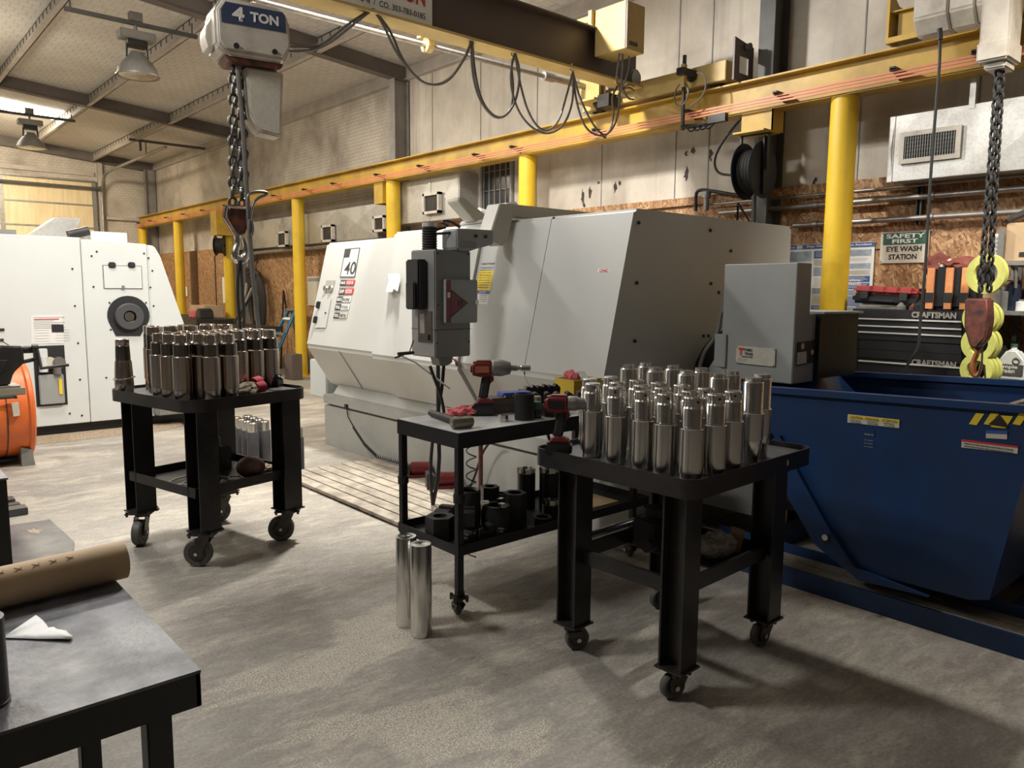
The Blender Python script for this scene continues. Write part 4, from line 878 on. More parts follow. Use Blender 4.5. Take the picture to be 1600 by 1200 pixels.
# side sheet towards the camera, far sheet, and floor/ends between
def sheet(x,t): b=MB(); b.prism(side,x,x+t,'X'); return b
sheet(HX0,.012).build('near_side',M['blue'],hp,smooth=False)
sheet(HX1-.012,.012).build('far_side',M['blue'],hp,smooth=False)
b=MB()
for (a,c_) in zip(side[1:-1],side[2:]):
    d=Vector((c_[0]-a[0],c_[1]-a[1])); nn=Vector((-d.y,d.x)).normalized()*.01
    b.prism([a,c_,(c_[0]+nn.x,c_[1]+nn.y),(a[0]+nn.x,a[1]+nn.y)],HX0+.012,HX1-.012,'X')
b.prism([side[0],side[1],(side[1][0]+.01,side[1][1]),(side[0][0]+.01,side[0][1])],HX0+.012,HX1-.012,'X'); b.build('belly_sheets',M['blue'],hp,smooth=False)
b=MB(); b.prism([(.88,1.060),(.88,1.092),(2.35,1.045),(2.35,1.013)],HX0-.022,HX0+.03,'X'); b.prism([(.88,1.060),(.88,1.092),(2.35,1.045),(2.35,1.013)],HX1-.03,HX1+.02,'X'); b.box(HX0,HX1,.87,.91,1.062,1.092); b.box(HX0,HX1,2.33,2.36,1.013,1.045); b.build('top_rim',M['blue'],hp,smooth=False)
# rocker plates
rk=[(1.28,.16),(1.60,.145),(1.84,.27),(2.02,.52),(2.10,.78),(2.06,.80),(1.93,.60),(1.76,.36),(1.62,.20),(1.45,.18)]
b=MB(); b.prism(rk,HX0-.03,HX0-.001,'X'); rkp=b.build('rocker_plate',M['blue'],hp,smooth=False)
b=MB(); p=onX(1293,838,HX0-.04); b.cyl((HX0-.07,p.y,p.z),(HX0-.03,p.y,p.z),.016,n=14); b.build('locking_pin',M['chrome'],rkp)
b=MB()
for px,py in((1291,846),(1326,880)): p=onX(px,py,HX0-.031); b.cyl((HX0-.034,p.y,p.z),(HX0-.0305,p.y,p.z),.016,n=14)
b.build('rocker_holes',M['ink'],rkp,smooth=False)
b=MB()
for X in(HX0-.02,HX1-.2): b.box(X,X+.012,-.6,2.55,0,.10); b.box(X+.012,X+.21,-.6,2.55,.088,.10); b.box(X+.21,X+.222,-.6,2.55,0,.155)
for Y in(-.2,1.0,2.35): b.box(HX0+.01,HX1-.03,Y-.05,Y+.05,.012,.10)
b.build('skid_base',M['blue'],hp,smooth=False)
b=MB(); b.box(HX0-.004,HX0+.085,-.6,2.54,.1005,.1015); b.box(HX0+.093,HX0+.188,-.6,2.54,.1005,.1015); b.build('skid_dust',M['sandy'] if 'sandy' in M else pm('skid_dust',(.30,.26,.21),.8,0,.4,14),hp,smooth=False)
SXp=HX0-.003
def hstick(corners,mat,parent,name='sticker',o=0,label=None):
    q=[onX(x,y,SXp-o) for x,y in corners]; return MB().prism([(v.y,v.z) for v in q],SXp-o-.0012,SXp-o,'X').build(name,M[mat],parent,smooth=False,label=label)
s1=hstick([(1325,647),(1406,656),(1405,669),(1324,660)],'offw',hp,'caution_strip')
hstick([(1325.5,648),(1405,656.6),(1404.8,661.5),(1325.3,652.8)],'ylabel',s1,'yellow_band',.0014)
def htext(s,px,py,px2,hz_,mat,parent,o=.003,bold=.02):
    a=onX(px,py,SXp-o); c_=onX(px2,py,SXp-o); return text(s,(SXp-o,a.y,a.z),(0,-1,-.0),(0,0,1),a.y-c_.y,hz_,M[mat],parent,bold=bold,depth=0)
for i,(s,x0_) in enumerate((('CAUTION',1328),('ATENCION',1351),('ATTENTION',1378))): htext(s,x0_,653+i*2.6,x0_+20+i*2,.011,'ink',s1)
for k in range(3): htext('KEEP CLEAR WHEN DUMPING',1329+k*26,660+k*2.6,1346+k*26,.006,'ink',s1); htext('DO NOT OVERLOAD',1328+k*26,656.8+k*2.6,1345+k*26,.006,'ink',s1)
s2=hstick([(1503,686),(1591,697),(1590,709),(1502,699)],'offw',hp,'worn_warning_label')
hstick([(1503,686),(1591,697),(1591,700),(1503,689.5)],'red',s2,'red_band',.0014)
for k in range(2): htext('WARNING PELIGRO MACHINE PINCH POINTS',1506,694+k*4,1584,.007,'ink',s2)
for x in(1515,1538,1583):
    hstick([(x+10,645.5),(x+23,646.5),(x+11,664.5),(x-1,662.5)],'offw' if 0 else 'ylabel',hp,'hazard_stripe')
hstick([(1558,648.5),(1583,650.5),(1571,669.5),(1548,667)],'ylabel',hp,'hazard_stripe')
b=MB(); p=onX(1557,660,SXp-.003); b.prism([(p.y+.03,p.z-.012),(p.y-.05,p.z-.016),(p.y-.01,p.z+.035)],SXp-.0045,SXp-.003,'X'); b.build('hazard_emblem',M['ink'],hp,smooth=False)
s3=hstick([(1541,672),(1574,673.5),(1573.5,686.5),(1540.5,684.5)],'offw',hp,'maker_label'); hstick([(1541,672),(1574,673.5),(1574,678.5),(1541,677)],'blab',s3,'blue_band',.0014)
s4=hstick([(1349,673),(1366,671.5),(1367,679),(1351,680.5)],'blue',hp,'faded_crest'); htext('tag',1350,681,1366,.016,'pgrey2',s4)
for k in range(3): htext('NO RIDERS',1350,688+k*5,1364,.006,'pgrey2',s4)
pp_=thing('round_bar','pale round bar lying in the hopper against its rim','bar',(4.2,1.0,1.0))
b=MB(); b.cyl(onX(1567,640,3.95),onX(1625,622,4.3),.02,n=12); b.build('bar_rod',M['greyconduit'],pp_)
# ================================================================== rolling tables
def Tm(cx,cy,rz,z=0): return Matrix.Translation((cx,cy,z))@Matrix.Rotation(rz,4,'Z')
def rrect(hx,hy,r,n=8):
    P=[]
    for sx,sy,a0 in((1,1,0),(-1,1,90),(-1,-1,180),(1,-1,270)):
        for k in range(n+1):
            t=radians(a0+90*k/n); P.append((sx*(hx-r)+r*cos(t),sy*(hy-r)+r*sin(t)))
    return P
def caster(parent,mx,x,y,top,R,wd,ang,plate=.06,name='caster',flare=0,wheelm='wheel',offk=.75):
    """swivel caster under (x,y); its wheel touches the floor"""
    m=mx@Matrix.Translation((x,y,0))@Matrix.Rotation(ang,4,'Z'); off=R*offk
    b=MB(); b.box(-plate,plate,-plate,plate,top-.008,top,.002,mx=m); b.cyl(m@Vector((0,0,top-.03)),m@Vector((0,0,top-.008)),plate*.55,n=16)
    for sx in(-1,1):
        for sy in(-1,1): b.cyl(m@Vector((sx*plate*.85,sy*plate*.85,top-.02)),m@Vector((sx*plate*.85,sy*plate*.85,top+.010)),.008,n=8)
    hw=wd/2+.006
    for s in(-1,1): b.prism([(-off-.022,R-.02),(-off-.026,R+.01),(-.035,top-.03),(.035,top-.03),(-off+.025,R-.012)],s*hw-.003,s*hw+.003,'Y',mx=m)
    f=b.build('caster_fork',M['caster'],parent)
    c=Vector((-off,0,R))
    b=MB(); b.lathe([(.012,-wd/2),(R*.55,-wd/2),(R*.6,-wd/2+.006),(R*.6,wd/2-.006),(R*.55,wd/2),(.012,wd/2)],c,'Y',n=28,mx=m); b.build('wheel_hub',M['caster'],f)
    b=MB(); b.lathe([(R*.6,-wd/2+.002),(R-.006,-wd/2),(R,-wd/2+.008),(R,wd/2-.008),(R-.006,wd/2),(R*.6,wd/2-.002)],c,'Y',n=32,mx=m); b.build('tread',M[wheelm],f)
    b=MB(); b.cyl(m@(c+Vector((0,-hw-.012,0))),m@(c+Vector((0,hw+.012,0))),.010,n=10); b.build('axle_bolt',M['chrome'],f)
def hleg(parent,mx,x,y,z0,z1,s=.052,plate=True):
    b=MB(); t=.004
    b.box(x-s,x+s,y-s,y-s+2*t,z0,z1,mx=mx); b.box(x-s,x+s,y+s-2*t,y+s,z0,z1,mx=mx); b.box(x-t,x+t,y-s+2*t,y+s-2*t,z0,z1,mx=mx)
    if plate: b.box(x-s-.01,x+s+.01,y-s-.01,y+s+.01,z0-.008,z0,mx=mx)
    return b.build('leg',M['blacktable'],parent,smooth=False)
def tray(parent,mx,hx,hy,r,zt,zb,zf,rimt=.007):
    o=rrect(hx,hy,r); i=rrect(hx-rimt,hy-rimt,max(r-rimt,.01))
    b=MB(); b.ring(o,i,zb,zt,'Z',mx=mx); b.build('tray_rim',M['blacktable'],parent)
    b=MB(); b.prism(i,zf-.008,zf,'Z',mx=mx); return b.build('tray_plate',M['plate'],parent,smooth=False)
# --- right table
RT=(2.697,1.997,radians(2.1)); RM=Tm(*RT)
rt=thing('rolling_table','black welded tray table on H-beam legs at right, holding threaded pins and a drill','table',(RT[0],RT[1],0),RT[2])
tray(rt,RM,.469,.408,.06,.881,.806,.858)
lg=[(-.385,-.31),(.275,-.31),(-.385,.225),(.275,.225)]
for x,y in lg: hleg(rt,RM,x,y,.128,.806,.052)
for (x,y),a in zip(lg,(-.35,-.2,2.6,-.4)): caster(rt,RM,x,y,.119,.052,.036,a,.04,wheelm='wheel',offk=.35)
b=MB(); b.box(-.33,.25,-.31-.01,-.31+.01,.40,.46,mx=RM); b.box(-.33,.22,.215,.235,.40,.46,mx=RM); b.box(-.39,-.37,-.26,.17,.40,.46,mx=RM); b.box(.265,.285,-.26,.17,.40,.46,mx=RM); b.build('shelf_frame',M['blacktable'],rt,smooth=False)
b=MB(); b.box(-.05,.265,-.3,.215,.405,.412,mx=RM); b.build('shelf_plate',M['blacktable'],rt,smooth=False)
b=MB(); b.box(.22,.228,-.412,-.4095,.835,.857,mx=RM); b.build('hang_tag',M['offw'],rt,smooth=False)
def item(name,label,cat,p,group=None,rz=0): return thing(name,label,cat,p,rz,group)
b=MB(); b.cyl((2.372,2.235,.479),(2.85,2.25,.479),.017,n=16); o=b.build('steel_bar',M['chrome'],None); tag(o,'bright round bar lying on the lower shelf frame of the right table','bar')
t=item('iron_block','dark iron block on the lower shelf of the right table','block',(2.72,2.08,.412)); b=MB(); b.box(2.60,2.74,2.0,2.14,.413,.56,.012); b.cyl((2.67,2.07,.56),(2.67,2.07,.60),.05,n=16); b.build('block_body',M['darkmetal'],t); b=MB(); b.cyl((2.55,2.02,.46),(2.60,2.02,.46),.03,n=14); b.build('block_boss',M['darkmetal'],t)
t=item('plastic_bag','crumpled clear plastic bag of small parts on the right table lower shelf','bag',(2.83,1.86,.412))
bm=bmesh.new(); bmesh.ops.create_icosphere(bm,subdivisions=4,radius=1)
from mathutils import noise as mn
for v in bm.verts:
    k=1+.28*mn.noise(v.co*2.2)+.12*mn.noise(v.co*6); v.co=Vector((v.co.x*.085*k,v.co.y*.07*k,max(v.co.z*.06*k,-.045)))
b=MB(); b._add(bm,Matrix.Translation((2.80,1.83,.458))); b.build('bag_film',pm('bag_film',(.50,.46,.40),.25,0,.3,14),t)
b=MB(); b.box(-.045,.045,-.03,.03,0,.085,.002,mx=Matrix.Translation((2.93,1.83,.414))@Matrix.Rotation(.5,4,'Z')@Matrix.Rotation(.2,4,'X')); o=b.build('cardboard_box',M['card'],None); tag(o,'small open cardboard box on the right table lower shelf','box')
t=item('oil_pan','dark rolled hose and pan at the back of the right table lower shelf','pan',(2.86,2.16,.412)); b=MB(); b.lathe([(0,0),(.05,0),(.06,.05),(.052,.05),(.046,.012),(0,.012)],(2.86,2.12,.414),n=28); b.build('pan_bowl',M['rubber'],t)
# threaded pins
ZP=.859
def pinA(h=.31,r=.046):
    t=thing('threaded_pin','x','steel pin',(0,0,0),0,'threaded steel pins on the right table')
    b=MB(); zf=.09*h; zb=.63*h; rt_=.0385; b.lathe([(0,0),(.040,0),(.0425,.003),(.0425,zf),(r,zf+.002),(r,zb-.003),(r-.003,zb),(rt_-.004,zb)],n=36); b.build('pin_body',M['steelA'],t)
    prof=[(rt_-.004,zb),(rt_-.004,zb+.004)]; z=zb+.006; z1=.875*h
    while z<z1: prof+=[(rt_,z),(rt_-.0022,z+.002)]; z+=.0042
    prof+=[(rt_-.003,z1+.002),(.034,z1+.004)]
    b=MB(); b.lathe(prof,n=32); b.build('pin_thread',M['steelA'],t)
    b=MB(); b.lathe([(.034,z1+.004),(.034,h-.004),(.031,h),(0,h)],n=32); cp=b.build('pin_cap',M['steelA'],t)
    b=MB(); b.cyl((.026,-.024,h-.018),(.0245,-.0255,h-.018),.0055,n=10) if False else b.cyl((-.0235,-.0235,h-.016),(-.0252,-.0252,h-.016),.0055,n=10); b.build('cross_hole',M['ink'],cp)
    return t
def pinB(h=.353,r=.046):
    t=thing('threaded_pin','x','steel pin',(0,0,0),0,'threaded steel pins on the right table')
    b=MB(); zf=.19*h; zb=.60*h; rt_=.041; b.lathe([(0,0),(.034,0),(.036,.003),(.036,zf-.01),(r-.004,zf),(r-.004,zf+.035),(r,zf+.037),(r,zb-.003),(r-.003,zb),(rt_-.003,zb)],n=36); b.build('pin_body',M['steelA'],t)
    prof=[(rt_-.003,zb)]; z=zb+.004; z1=.945*h
    while z<z1: prof+=[(rt_,z),(rt_-.0022,z+.002)]; z+=.0042
    prof+=[(rt_-.002,z1),(rt_-.007,z1+.004)]
    b=MB(); b.lathe(prof,n=32); b.build('pin_thread',M['steelA'],t)
    b=MB(); m_=Matrix.Rotation(.9,4,'Z')
    rr=rt_-.006; P=[(rr*cos(a),max(-.026,min(.026,rr*sin(a)))) for a in [k*2*pi/32 for k in range(32)]]
    b.prism(P,z1+.0035,h,'Z',mx=m_); b.lathe([(rr,z1+.004),(rr,z1+.008),(0,z1+.008)],n=28); cp=b.build('pin_crest',M['steelA'],t,ang=50)
    b=MB(); b.cyl((-.020,-.0175,h-.009),(-.0215,-.019,h-.009),.006,n=10); b.build('cross_hole',M['ink'],cp)
    return t
A0=pinA(); B0=pinB(); usedp=set()
def place(proto,x,y,z,label,rz=0):
    if proto.name in usedp: o=copy_tree(proto)
    else: o=proto; usedp.add(proto.name)
    o.location=(x,y,z); o.rotation_euler=(0,0,rz); o['label']=label; return o
colA=[2.335,2.468,2.60]; rowsA=[1.655,1.775,1.89,2.01,2.135,2.29]
rn=random.Random(11)
cn=['left-hand','second','third']
for i,x in enumerate(colA):
    for j,y in enumerate(rowsA):
        if i==0 and j>3: continue
        yy=y+.012*rn.uniform(-1,1); place(A0,x+.006*rn.uniform(-1,1),yy,ZP,'short threaded pin on right table, %s column from left, %s from the front'%(ORD[i],ORD[j]),rn.uniform(-.5,.5))
place(A0,2.352,2.165,ZP,'short threaded pin right beside the cordless drill on the right table',.2)
posB=[(2.745,1.655),(2.88,1.70),(2.76,1.825),(2.905,1.86),(2.755,1.985),(2.90,2.01),(2.755,2.155),(2.90,2.165),(2.755,2.31),(2.895,2.32)]
for k,(x,y) in enumerate(posB):
    place(B0,x,y,ZP,'taller slotted-top pin on right table, %s column, %s from the front'%(['inner right','outermost right'][k%2],ORD[k//2]),rn.uniform(-.3,.3))
# cordless drill
def drill(name,label,base,rz,sc=1.0,impact=False):
    t=thing(name,label,'power tool',base,rz)
    m=Tm(base[0],base[1],rz,base[2])@Matrix.Scale(sc,4)
    b=MB(); b.box(-.065,.055,-.038,.038,.004,.06,.010,mx=m); b.build('battery',M['black'],t)
    b=MB(); b.prism([(-.05,.06),(.05,.06),(.03,.085),(-.03,.09)],-.03,.03,'Y',bev=.006,mx=m); b.build('battery_foot',M['toolred'],t)
    b=MB(); b.prism([(-.035,.08),(.012,.08),(.032,.20),(-.015,.20)],-.017,.017,'Y',bev=.010,mx=m); b.build('grip',M['rubber'],t)
    b=MB(); b.prism([(.02,.155),(.045,.175),(.04,.2),(.022,.2)],-.009,.009,'Y',bev=.004,mx=m); b.build('trigger',M['toolred'],t)
    b=MB(); b.prism([(-.075,.205),(-.07,.26),(-.05,.275),(.04,.275),(.045,.20),(-.01,.19)],-.033,.033,'Y',bev=.014,mx=m); mh=b.build('motor_housing',M['toolred'],t)
    b=MB(); b.box(-.05,.02,-.036,-.0325,.215,.25,.002,mx=m); b.box(-.05,.02,.0325,.036,.215,.25,.002,mx=m); b.build('side_panel',M['black'] if not impact else pm('impact_side_panel',(.40,.13,.07),.45),mh)
    b=MB()
    if impact: b.lathe([(.032,0),(.040,.01),(.042,.05),(.030,.095),(.014,.10),(.014,.13),(0,.13)],(.03,0,.237),'X',n=24,mx=m)
    else: b.lathe([(.032,0),(.034,.03),(.030,.045),(.027,.05),(.027,.075),(.018,.10),(0,.10)],(.035,0,.237),'X',n=24,mx=m)
    b.build('gear_case' if impact else 'chuck',M['toolgrey'],t)
    b=MB(); 
    if impact: b.lathe([(.010,0),(.010,.02),(.014,.025),(.014,.07),(0,.07)],(.155,0,.237),'X',n=16,mx=m)
    else: b.lathe([(.006,0),(.005,.035),(.0,.04)],(.13,0,.237),'X',n=10,mx=m)
    b.build('socket' if impact else 'drill_bit',M['chrome'],t)
    return t
drill('cordless_drill','red and black cordless drill standing on the right table beside the pins',(2.262,2.265,.859),radians(-50),.94)
# --- left table
LT=(1.662,4.665,radians(13.1)); LM=Tm(*LT)
lt=thing('rolling_table','black welded tray table on H-beam legs at left, crowded with dark tapered pins','table',(LT[0],LT[1],0),LT[2])
tray(lt,LM,.408,.446,.12,.953,.885,.935)
def loc(m,p): return m.inverted()@Vector(p)
ll=[(-.29,-.355),(.275,-.355),(-.29,.31),(.275,.31)]
for x,y in ll: hleg(lt,LM,x,y,.21,.885,.062)
for (x,y),a in zip(ll,(-.95,-.75,.7,-.2)): caster(lt,LM,x,y,.20,.078,.052,a,.075,offk=.55)
b=MB(); b.box(-.34,.33,-.37,-.36,.40,.455,mx=LM); b.box(-.34,.33,.31,.32,.40,.455,mx=LM); b.box(-.35,-.34,-.37,.32,.40,.455,mx=LM); b.box(.33,.34,-.37,.32,.40,.455,mx=LM); b.box(-.34,.33,-.36,.31,.405,.412,mx=LM); b.build('lower_shelf',M['blacktable'],lt,smooth=False)
def L2(u,v,z): return LM@Vector((u,v,z))
t=item('wire_coil','loose loops of grey wire on the lower shelf of the left table','wire',L2(-.15,-.15,.413)); b=MB()
for r_,u,v in((.10,-.17,-.12),(.085,-.10,-.18),(.12,-.2,-.05),(.06,-.02,-.22)): b.tube([L2(u+r_*cos(a),v+r_*.8*sin(a),.418+.006*sin(2*a)+.006) for a in [k*2*pi/24 for k in range(24)]],.005,6,closed=True)
b.build('wire_loop',M['greyconduit'],t)
t=item('round_stone','round rusty cast-iron ball on the lower shelf of the left table','weight',L2(.10,-.24,.413)); b=MB(); b.ball(L2(.10,-.24,.413+.066),.085,.085,.066,24); b.build('ball_body',pm('rusty_ball',(.27,.15,.12),.55,.2,.5,9),t)
t=item('dark_fixture','black square fixture block with a stub on the left table lower shelf','fixture',L2(.12,.12,.413)); b=MB(); b.box(.02,.17,.05,.18,.413,.56,.006,mx=LM); b.build('fixture_block',M['black'],t); b=MB(); b.cyl(L2(.10,.11,.56),L2(.10,.11,.62),.026,n=14); b.cyl(L2(.10,.11,.62),L2(.10,.11,.66),.005,n=8); b.build('fixture_stub',M['black'],t)
t=item('shop_rag','greyish rag heaped behind the round ball on the left table shelf','rag',L2(.22,-.16,.413)); bm=bmesh.new(); bmesh.ops.create_icosphere(bm,subdivisions=3,radius=1)
for v in bm.verts: k=1+.4*mn.noise(v.co*2.5); v.co=Vector((v.co.x*.09*k,v.co.y*.05*k,max(-.02,v.co.z*.03*k)))
b=MB(); b._add(bm,LM@Matrix.Translation((.22,-.17,.434))); b.build('rag_cloth',M['leather'],t)
# tapered pins
ZL=.936
def pinT(wide=False,single=False):
    t=thing('tapered_pin','x','steel pin',(0,0,0),0,'dark tapered steel pins on the left table')
    h=.315 if single else (.385 if wide else .362); r=.052
    zf=.17*h; zb=.67*h if not wide else .66*h
    rn_=.0455 if not wide else .047
    if single: zb=.60*h; b=MB(); b.lathe([(0,0),(.048,0),(.050,.003),(.052,zf),(.052,zf+.004),(.046,zb-.01),(.043,zb),(.040,zb)],n=32)
    else: b=MB(); b.lathe([(0,0),(.046,0),(.048,.003),(.048,zf-.002),(r,zf),(r,zb-.004),(r-.004,zb),(rn_-.002,zb)],n=32)
    b.build('pin_body',M['steelT'],t)
    b=MB(); zc=.87*h
    if single: b.lathe([(.040,zb),(.041,zb+.01),(.0385,zc),(.036,zc+.003)],n=28)
    elif wide: b.lathe([(rn_,zb),(rn_,h-.05),(rn_-.001,h-.048)],n=32)
    else: b.lathe([(rn_,zb),(rn_,zc-.008),(rn_-.009,zc),(.034,zc)],n=32)
    b.build('pin_neck',M['neck'],t)
    b=MB()
    if single: b.lathe([(.036,zc+.003),(.038,zc+.006),(.0375,h-.003),(.033,h),(.0,h)],n=28)
    elif wide: b.lathe([(rn_-.001,h-.048),(rn_-.001,h-.003),(rn_-.004,h),(.028,h),(.028,h-.02),(0,h-.02)],n=32)
    else: b.lathe([(.034,zc),(.034,h-.003),(.031,h),(.0,h)],n=28)
    b.build('pin_end',M['steelT'],t); return t
T0=pinT(); TW=pinT(wide=True); TS=pinT(single=True); TS['group']='dark tapered steel pins on the left table'
p=LM.inverted()@Vector((1.245,4.89,0))
place(TS,1.245,4.885,ZL,'single tapered pin with wire ring alone at the left corner of left table')
b=MB(); b.tube([(1.245+.060*cos(a),4.885+.060*sin(a),ZL+.085+.006*cos(a)) for a in [k*2*pi/24 for k in range(24)]],.003,6,closed=True); b.build('wire_ring',M['chrome'],TS)
us=[-.335,-.223,-.111,.001,.113,.225,.333]; vs=[-.372,-.262,-.152,-.042,.068,.178,.30]
for j,v in enumerate(vs[:6]):
    for i,u in enumerate(us):
        if j==0 and (i>2 or i==0): continue
        if j==1 and i>2: continue
        if j>=4 and i==0: continue
        if j>=5: continue
        p=L2(u+(.006 if j%2 else 0),v,ZL)
        place(T0,p.x,p.y,ZL,'dark shouldered pin on left table, %s row from the near rim, %s across'%(ORD[j],ORD[i]),rn.uniform(0,6))
for i,u in enumerate((-.215,-.10,.02,.14,.26)):
    p=L2(u,.205+.01*(i%2),ZL); place(TW,p.x,p.y,ZL,'taller straight-necked pin in the back row of the left table, %s from the left'%ORD[i],rn.uniform(0,6))
for i,u in enumerate((-.16,.06,.22)):
    p=L2(u,.335,ZL); place(TW,p.x,p.y,ZL,'straight-necked pin at the far rim of the left table, %s from the left'%ORD[i],rn.uniform(0,6))
# gloves on the left table
for k,(u,v,rz,lab) in enumerate(((.03,-.345,.10,'dirty canvas work glove with red cuff lying nearest the rim of the left table'),(.06,-.295,.32,'dirty canvas work glove with red cuff behind the other glove on the left table'))):
    t=item('work_glove',lab,'glove',L2(u,v,.936),'work gloves on the left table'); m=LM@Matrix.Translation((u,v,.937+.022*k))@Matrix.Rotation(rz,4,'Z')
    b=MB(); b.ball((0,0,.024),.062,.042,.022,18,mx=m)
    for q,(yy,ln,an) in enumerate(((-.030,.075,.10),(-.010,.085,0),(.010,.082,-.06),(.029,.065,-.16))):
        b.tube([m@Vector((-.035,yy,.022)),m@Vector((-.035-ln*.55,yy+an*.05,.030-.004*q)),m@Vector((-.035-ln,yy+an*.06,.016))],[.014,.0135,.011],10,sm=1)
    b.tube([m@Vector((.01,-.03,.022)),m@Vector((-.02,-.062,.02)),m@Vector((-.055,-.072,.016))],[.016,.014,.011],10,sm=1); b.build('glove_hand',M['leather'],t)
    b=MB(); b.lathe([(.030,0),(.036,.025),(.040,.055),(.034,.056),(.03,.03)],(0,0,0),'X',n=24,mx=m@Matrix.Translation((.05,0,.036))@Matrix.Diagonal((1,1.0,.85,1))); b.build('glove_cuff',M['cuff'],t)
t=item('clamp_block','black slotted clamp block on the right corner of the left table','clamp',L2(.33,-.14,.936)); m=LM@Matrix.Translation((.345,-.17,.936))@Matrix.Rotation(.5,4,'Z')
b=MB(); b.box(-.045,.045,-.04,.04,0,.05,.006,mx=m); b.prism([(-.045,.05),(.045,.05),(.03,.085),(-.03,.09)],-.035,.035,'Y',bev=.005,mx=m); b.build('clamp_body',M['black'],t)
b=MB(); b.cyl(m@Vector((-.02,-.045,.06)),m@Vector((-.02,-.02,.07)),.012,n=10); b.cyl(m@Vector((.02,-.042,.05)),m@Vector((.02,-.02,.06)),.010,n=10); b.build('clamp_screws',M['darkmetal'],t)
t=item('dark_cloth','flat dark cloth under the clamp block on the left table','cloth',L2(.33,-.28,.936)); b=MB(); b.prism([(.22,-.33),(.35,-.36),(.375,-.2),(.33,-.1),(.26,-.13)],.9365,.940,'Z',mx=LM); b.build('cloth_sheet',M['rubber'],t)
# --- bar pins on the floor behind
def barpin():
    t=thing('floor_bar_pin','x','bar stock',(0,0,0),0,'dark bars with bright turned ends on the floor')
    b=MB(); b.lathe([(0,0),(.052,0),(.052,.283),(.050,.286),(.044,.286)],n=28); b.build('bar_body',M['scale'],t)
    b=MB(); b.lathe([(.044,.286),(.044,.366),(.040,.370),(0,.370)],n=28); b.build('turned_end',M['chrome'],t); return t
F0=barpin()
for k in range(4):
    for j in range(2):
        place(F0,2.70+.118*j,6.56+.125*k+.02*j,0,'dark bar with bright end on floor behind left table, %s row, %s from front'%(['left','right'][j],ORD[k]))
place(F0,2.895,6.08,0,'single dark bar with bright turned end on the floor by the slatted mat')
# --- two bright bars near the cart
for (x,y,lab) in((1.893,2.885,'bright round steel bar standing on the floor behind the other near the cart wheel'),(1.883,2.752,'bright round steel bar on the floor, front one of the pair by the cart')):
    t=thing('steel_round_bar',lab,'bar stock',(x,y,0),0,None); b=MB(); b.lathe([(0,0),(.046,0),(.048,.003),(.048,.423),(.046,.426),(.010,.426),(0,.422)],(x,y,0),n=40); b.build('bar_body',M['stock'],t)
# ================================================================== cart
CZ=.895
ct=thing('tool_cart','low black two-shelf steel cart with grey top between the lathe and right table','cart',(2.6,3.0,0))
cx0,cx1,cy0,cy1=2.115,3.42,2.78,3.29
b=MB(); b.box(cx0,cx1,cy0,cy1,CZ-.012,CZ); b.build('cart_top',M['carttop'],ct,smooth=False)
b=MB(); b.box(cx0-.004,cx1,cy0-.004,cy0,CZ-.075,CZ-.001); b.box(cx0-.004,cx0,cy0,cy1,CZ-.075,CZ-.001); b.box(cx1,cx1+.004,cy0,cy1,CZ-.075,CZ-.001); b.box(cx0,cx1,cy1,cy1+.004,CZ-.075,CZ-.001); b.build('top_apron',M['black'],ct,smooth=False)
for x,y in((cx0+.018,cy0+.018),(cx0+.018,cy1-.018),(cx1-.018,cy0+.018),(cx1-.018,cy1-.018)):
    b=MB(); b.box(x-.017,x+.017,y-.017,y+.017,.10,CZ-.076,.003); b.cyl((x,y,.56),(x,y,.60),.028,n=14); lgm=b.build('cart_leg',M['black'],ct)
    caster(ct,Matrix.Identity(4),x,y,.10,.040,.025,-1.9,.035)
b=MB(); sz=.335; b.box(cx0,cx1+.1,cy0,cy1,sz-.03,sz-.02); 
for a in ((cx0-.004,cx1+.1,cy0-.004,cy0),(cx0-.004,cx0,cy0,cy1),(cx1+.1,cx1+.104,cy0,cy1),(cx0,cx1+.1,cy1,cy1+.004)): b.box(*a,sz-.03,sz+.018)
b.build('cart_shelf',M['black'],ct,smooth=False)
b=MB(); b.tube([(3.3,3.27,.35),(3.1,3.27,.85)],.010,6); b.build('cross_brace',M['black'],ct)
# items on the cart top
t=item('club_hammer','black rubber-handled club hammer lying on the near left corner of the cart','hammer',(2.33,3.1,CZ)); 
h0=onZ(673,645,CZ+.02); h1=onZ(719,660,CZ+.026); dd=(h1-h0).normalized()
b=MB(); b.tube([h0,h0.lerp(h1,.5),h1],[.017,.019,.016],12,sm=1); b.build('handle',M['rubber'],t)
q=Vector((dd.x,dd.y,0)).cross(Vector((0,0,1))).normalized(); hc=h1+dd*.02; hc.z=CZ+.030
b=MB(); b.cyl(hc-q*.055,hc+q*.055,.029,n=8,bev=.006); b.build('hammer_head',pm('hammer_steel',(.30,.28,.22),.4,.7,.5,20),t)
drill('impact_wrench','red cordless impact wrench with grey nose standing on the cart',(2.535,3.10,CZ),radians(-38),1.06,True)
t=item('red_rag','crumpled red shop rag on the cart beside the impact wrench battery','rag',(2.44,3.18,CZ)); bm=bmesh.new(); bmesh.ops.create_icosphere(bm,subdivisions=4,radius=1)
for v in bm.verts: k=1+.45*mn.noise(v.co*2.1)+.2*mn.noise(v.co*5); v.co=Vector((v.co.x*.085*k,v.co.y*.05*k,max(-.02,v.co.z*.030*k+.006*v.co.x)))
b=MB(); b._add(bm,Matrix.Translation((2.455,3.17,CZ+.021))@Matrix.Rotation(-.6,4,'Z')); b.build('rag_cloth',M['clothred'],t)
def nut(r,h,hole,m,b=None,n=6,cham=.004):
    b=b or MB(); b.lathe([(hole,0),(r-cham,0),(r,cham),(r,h-cham),(r-cham,h),(hole,h),(hole,0)],n=n,mx=m) if n==6 else None; return b
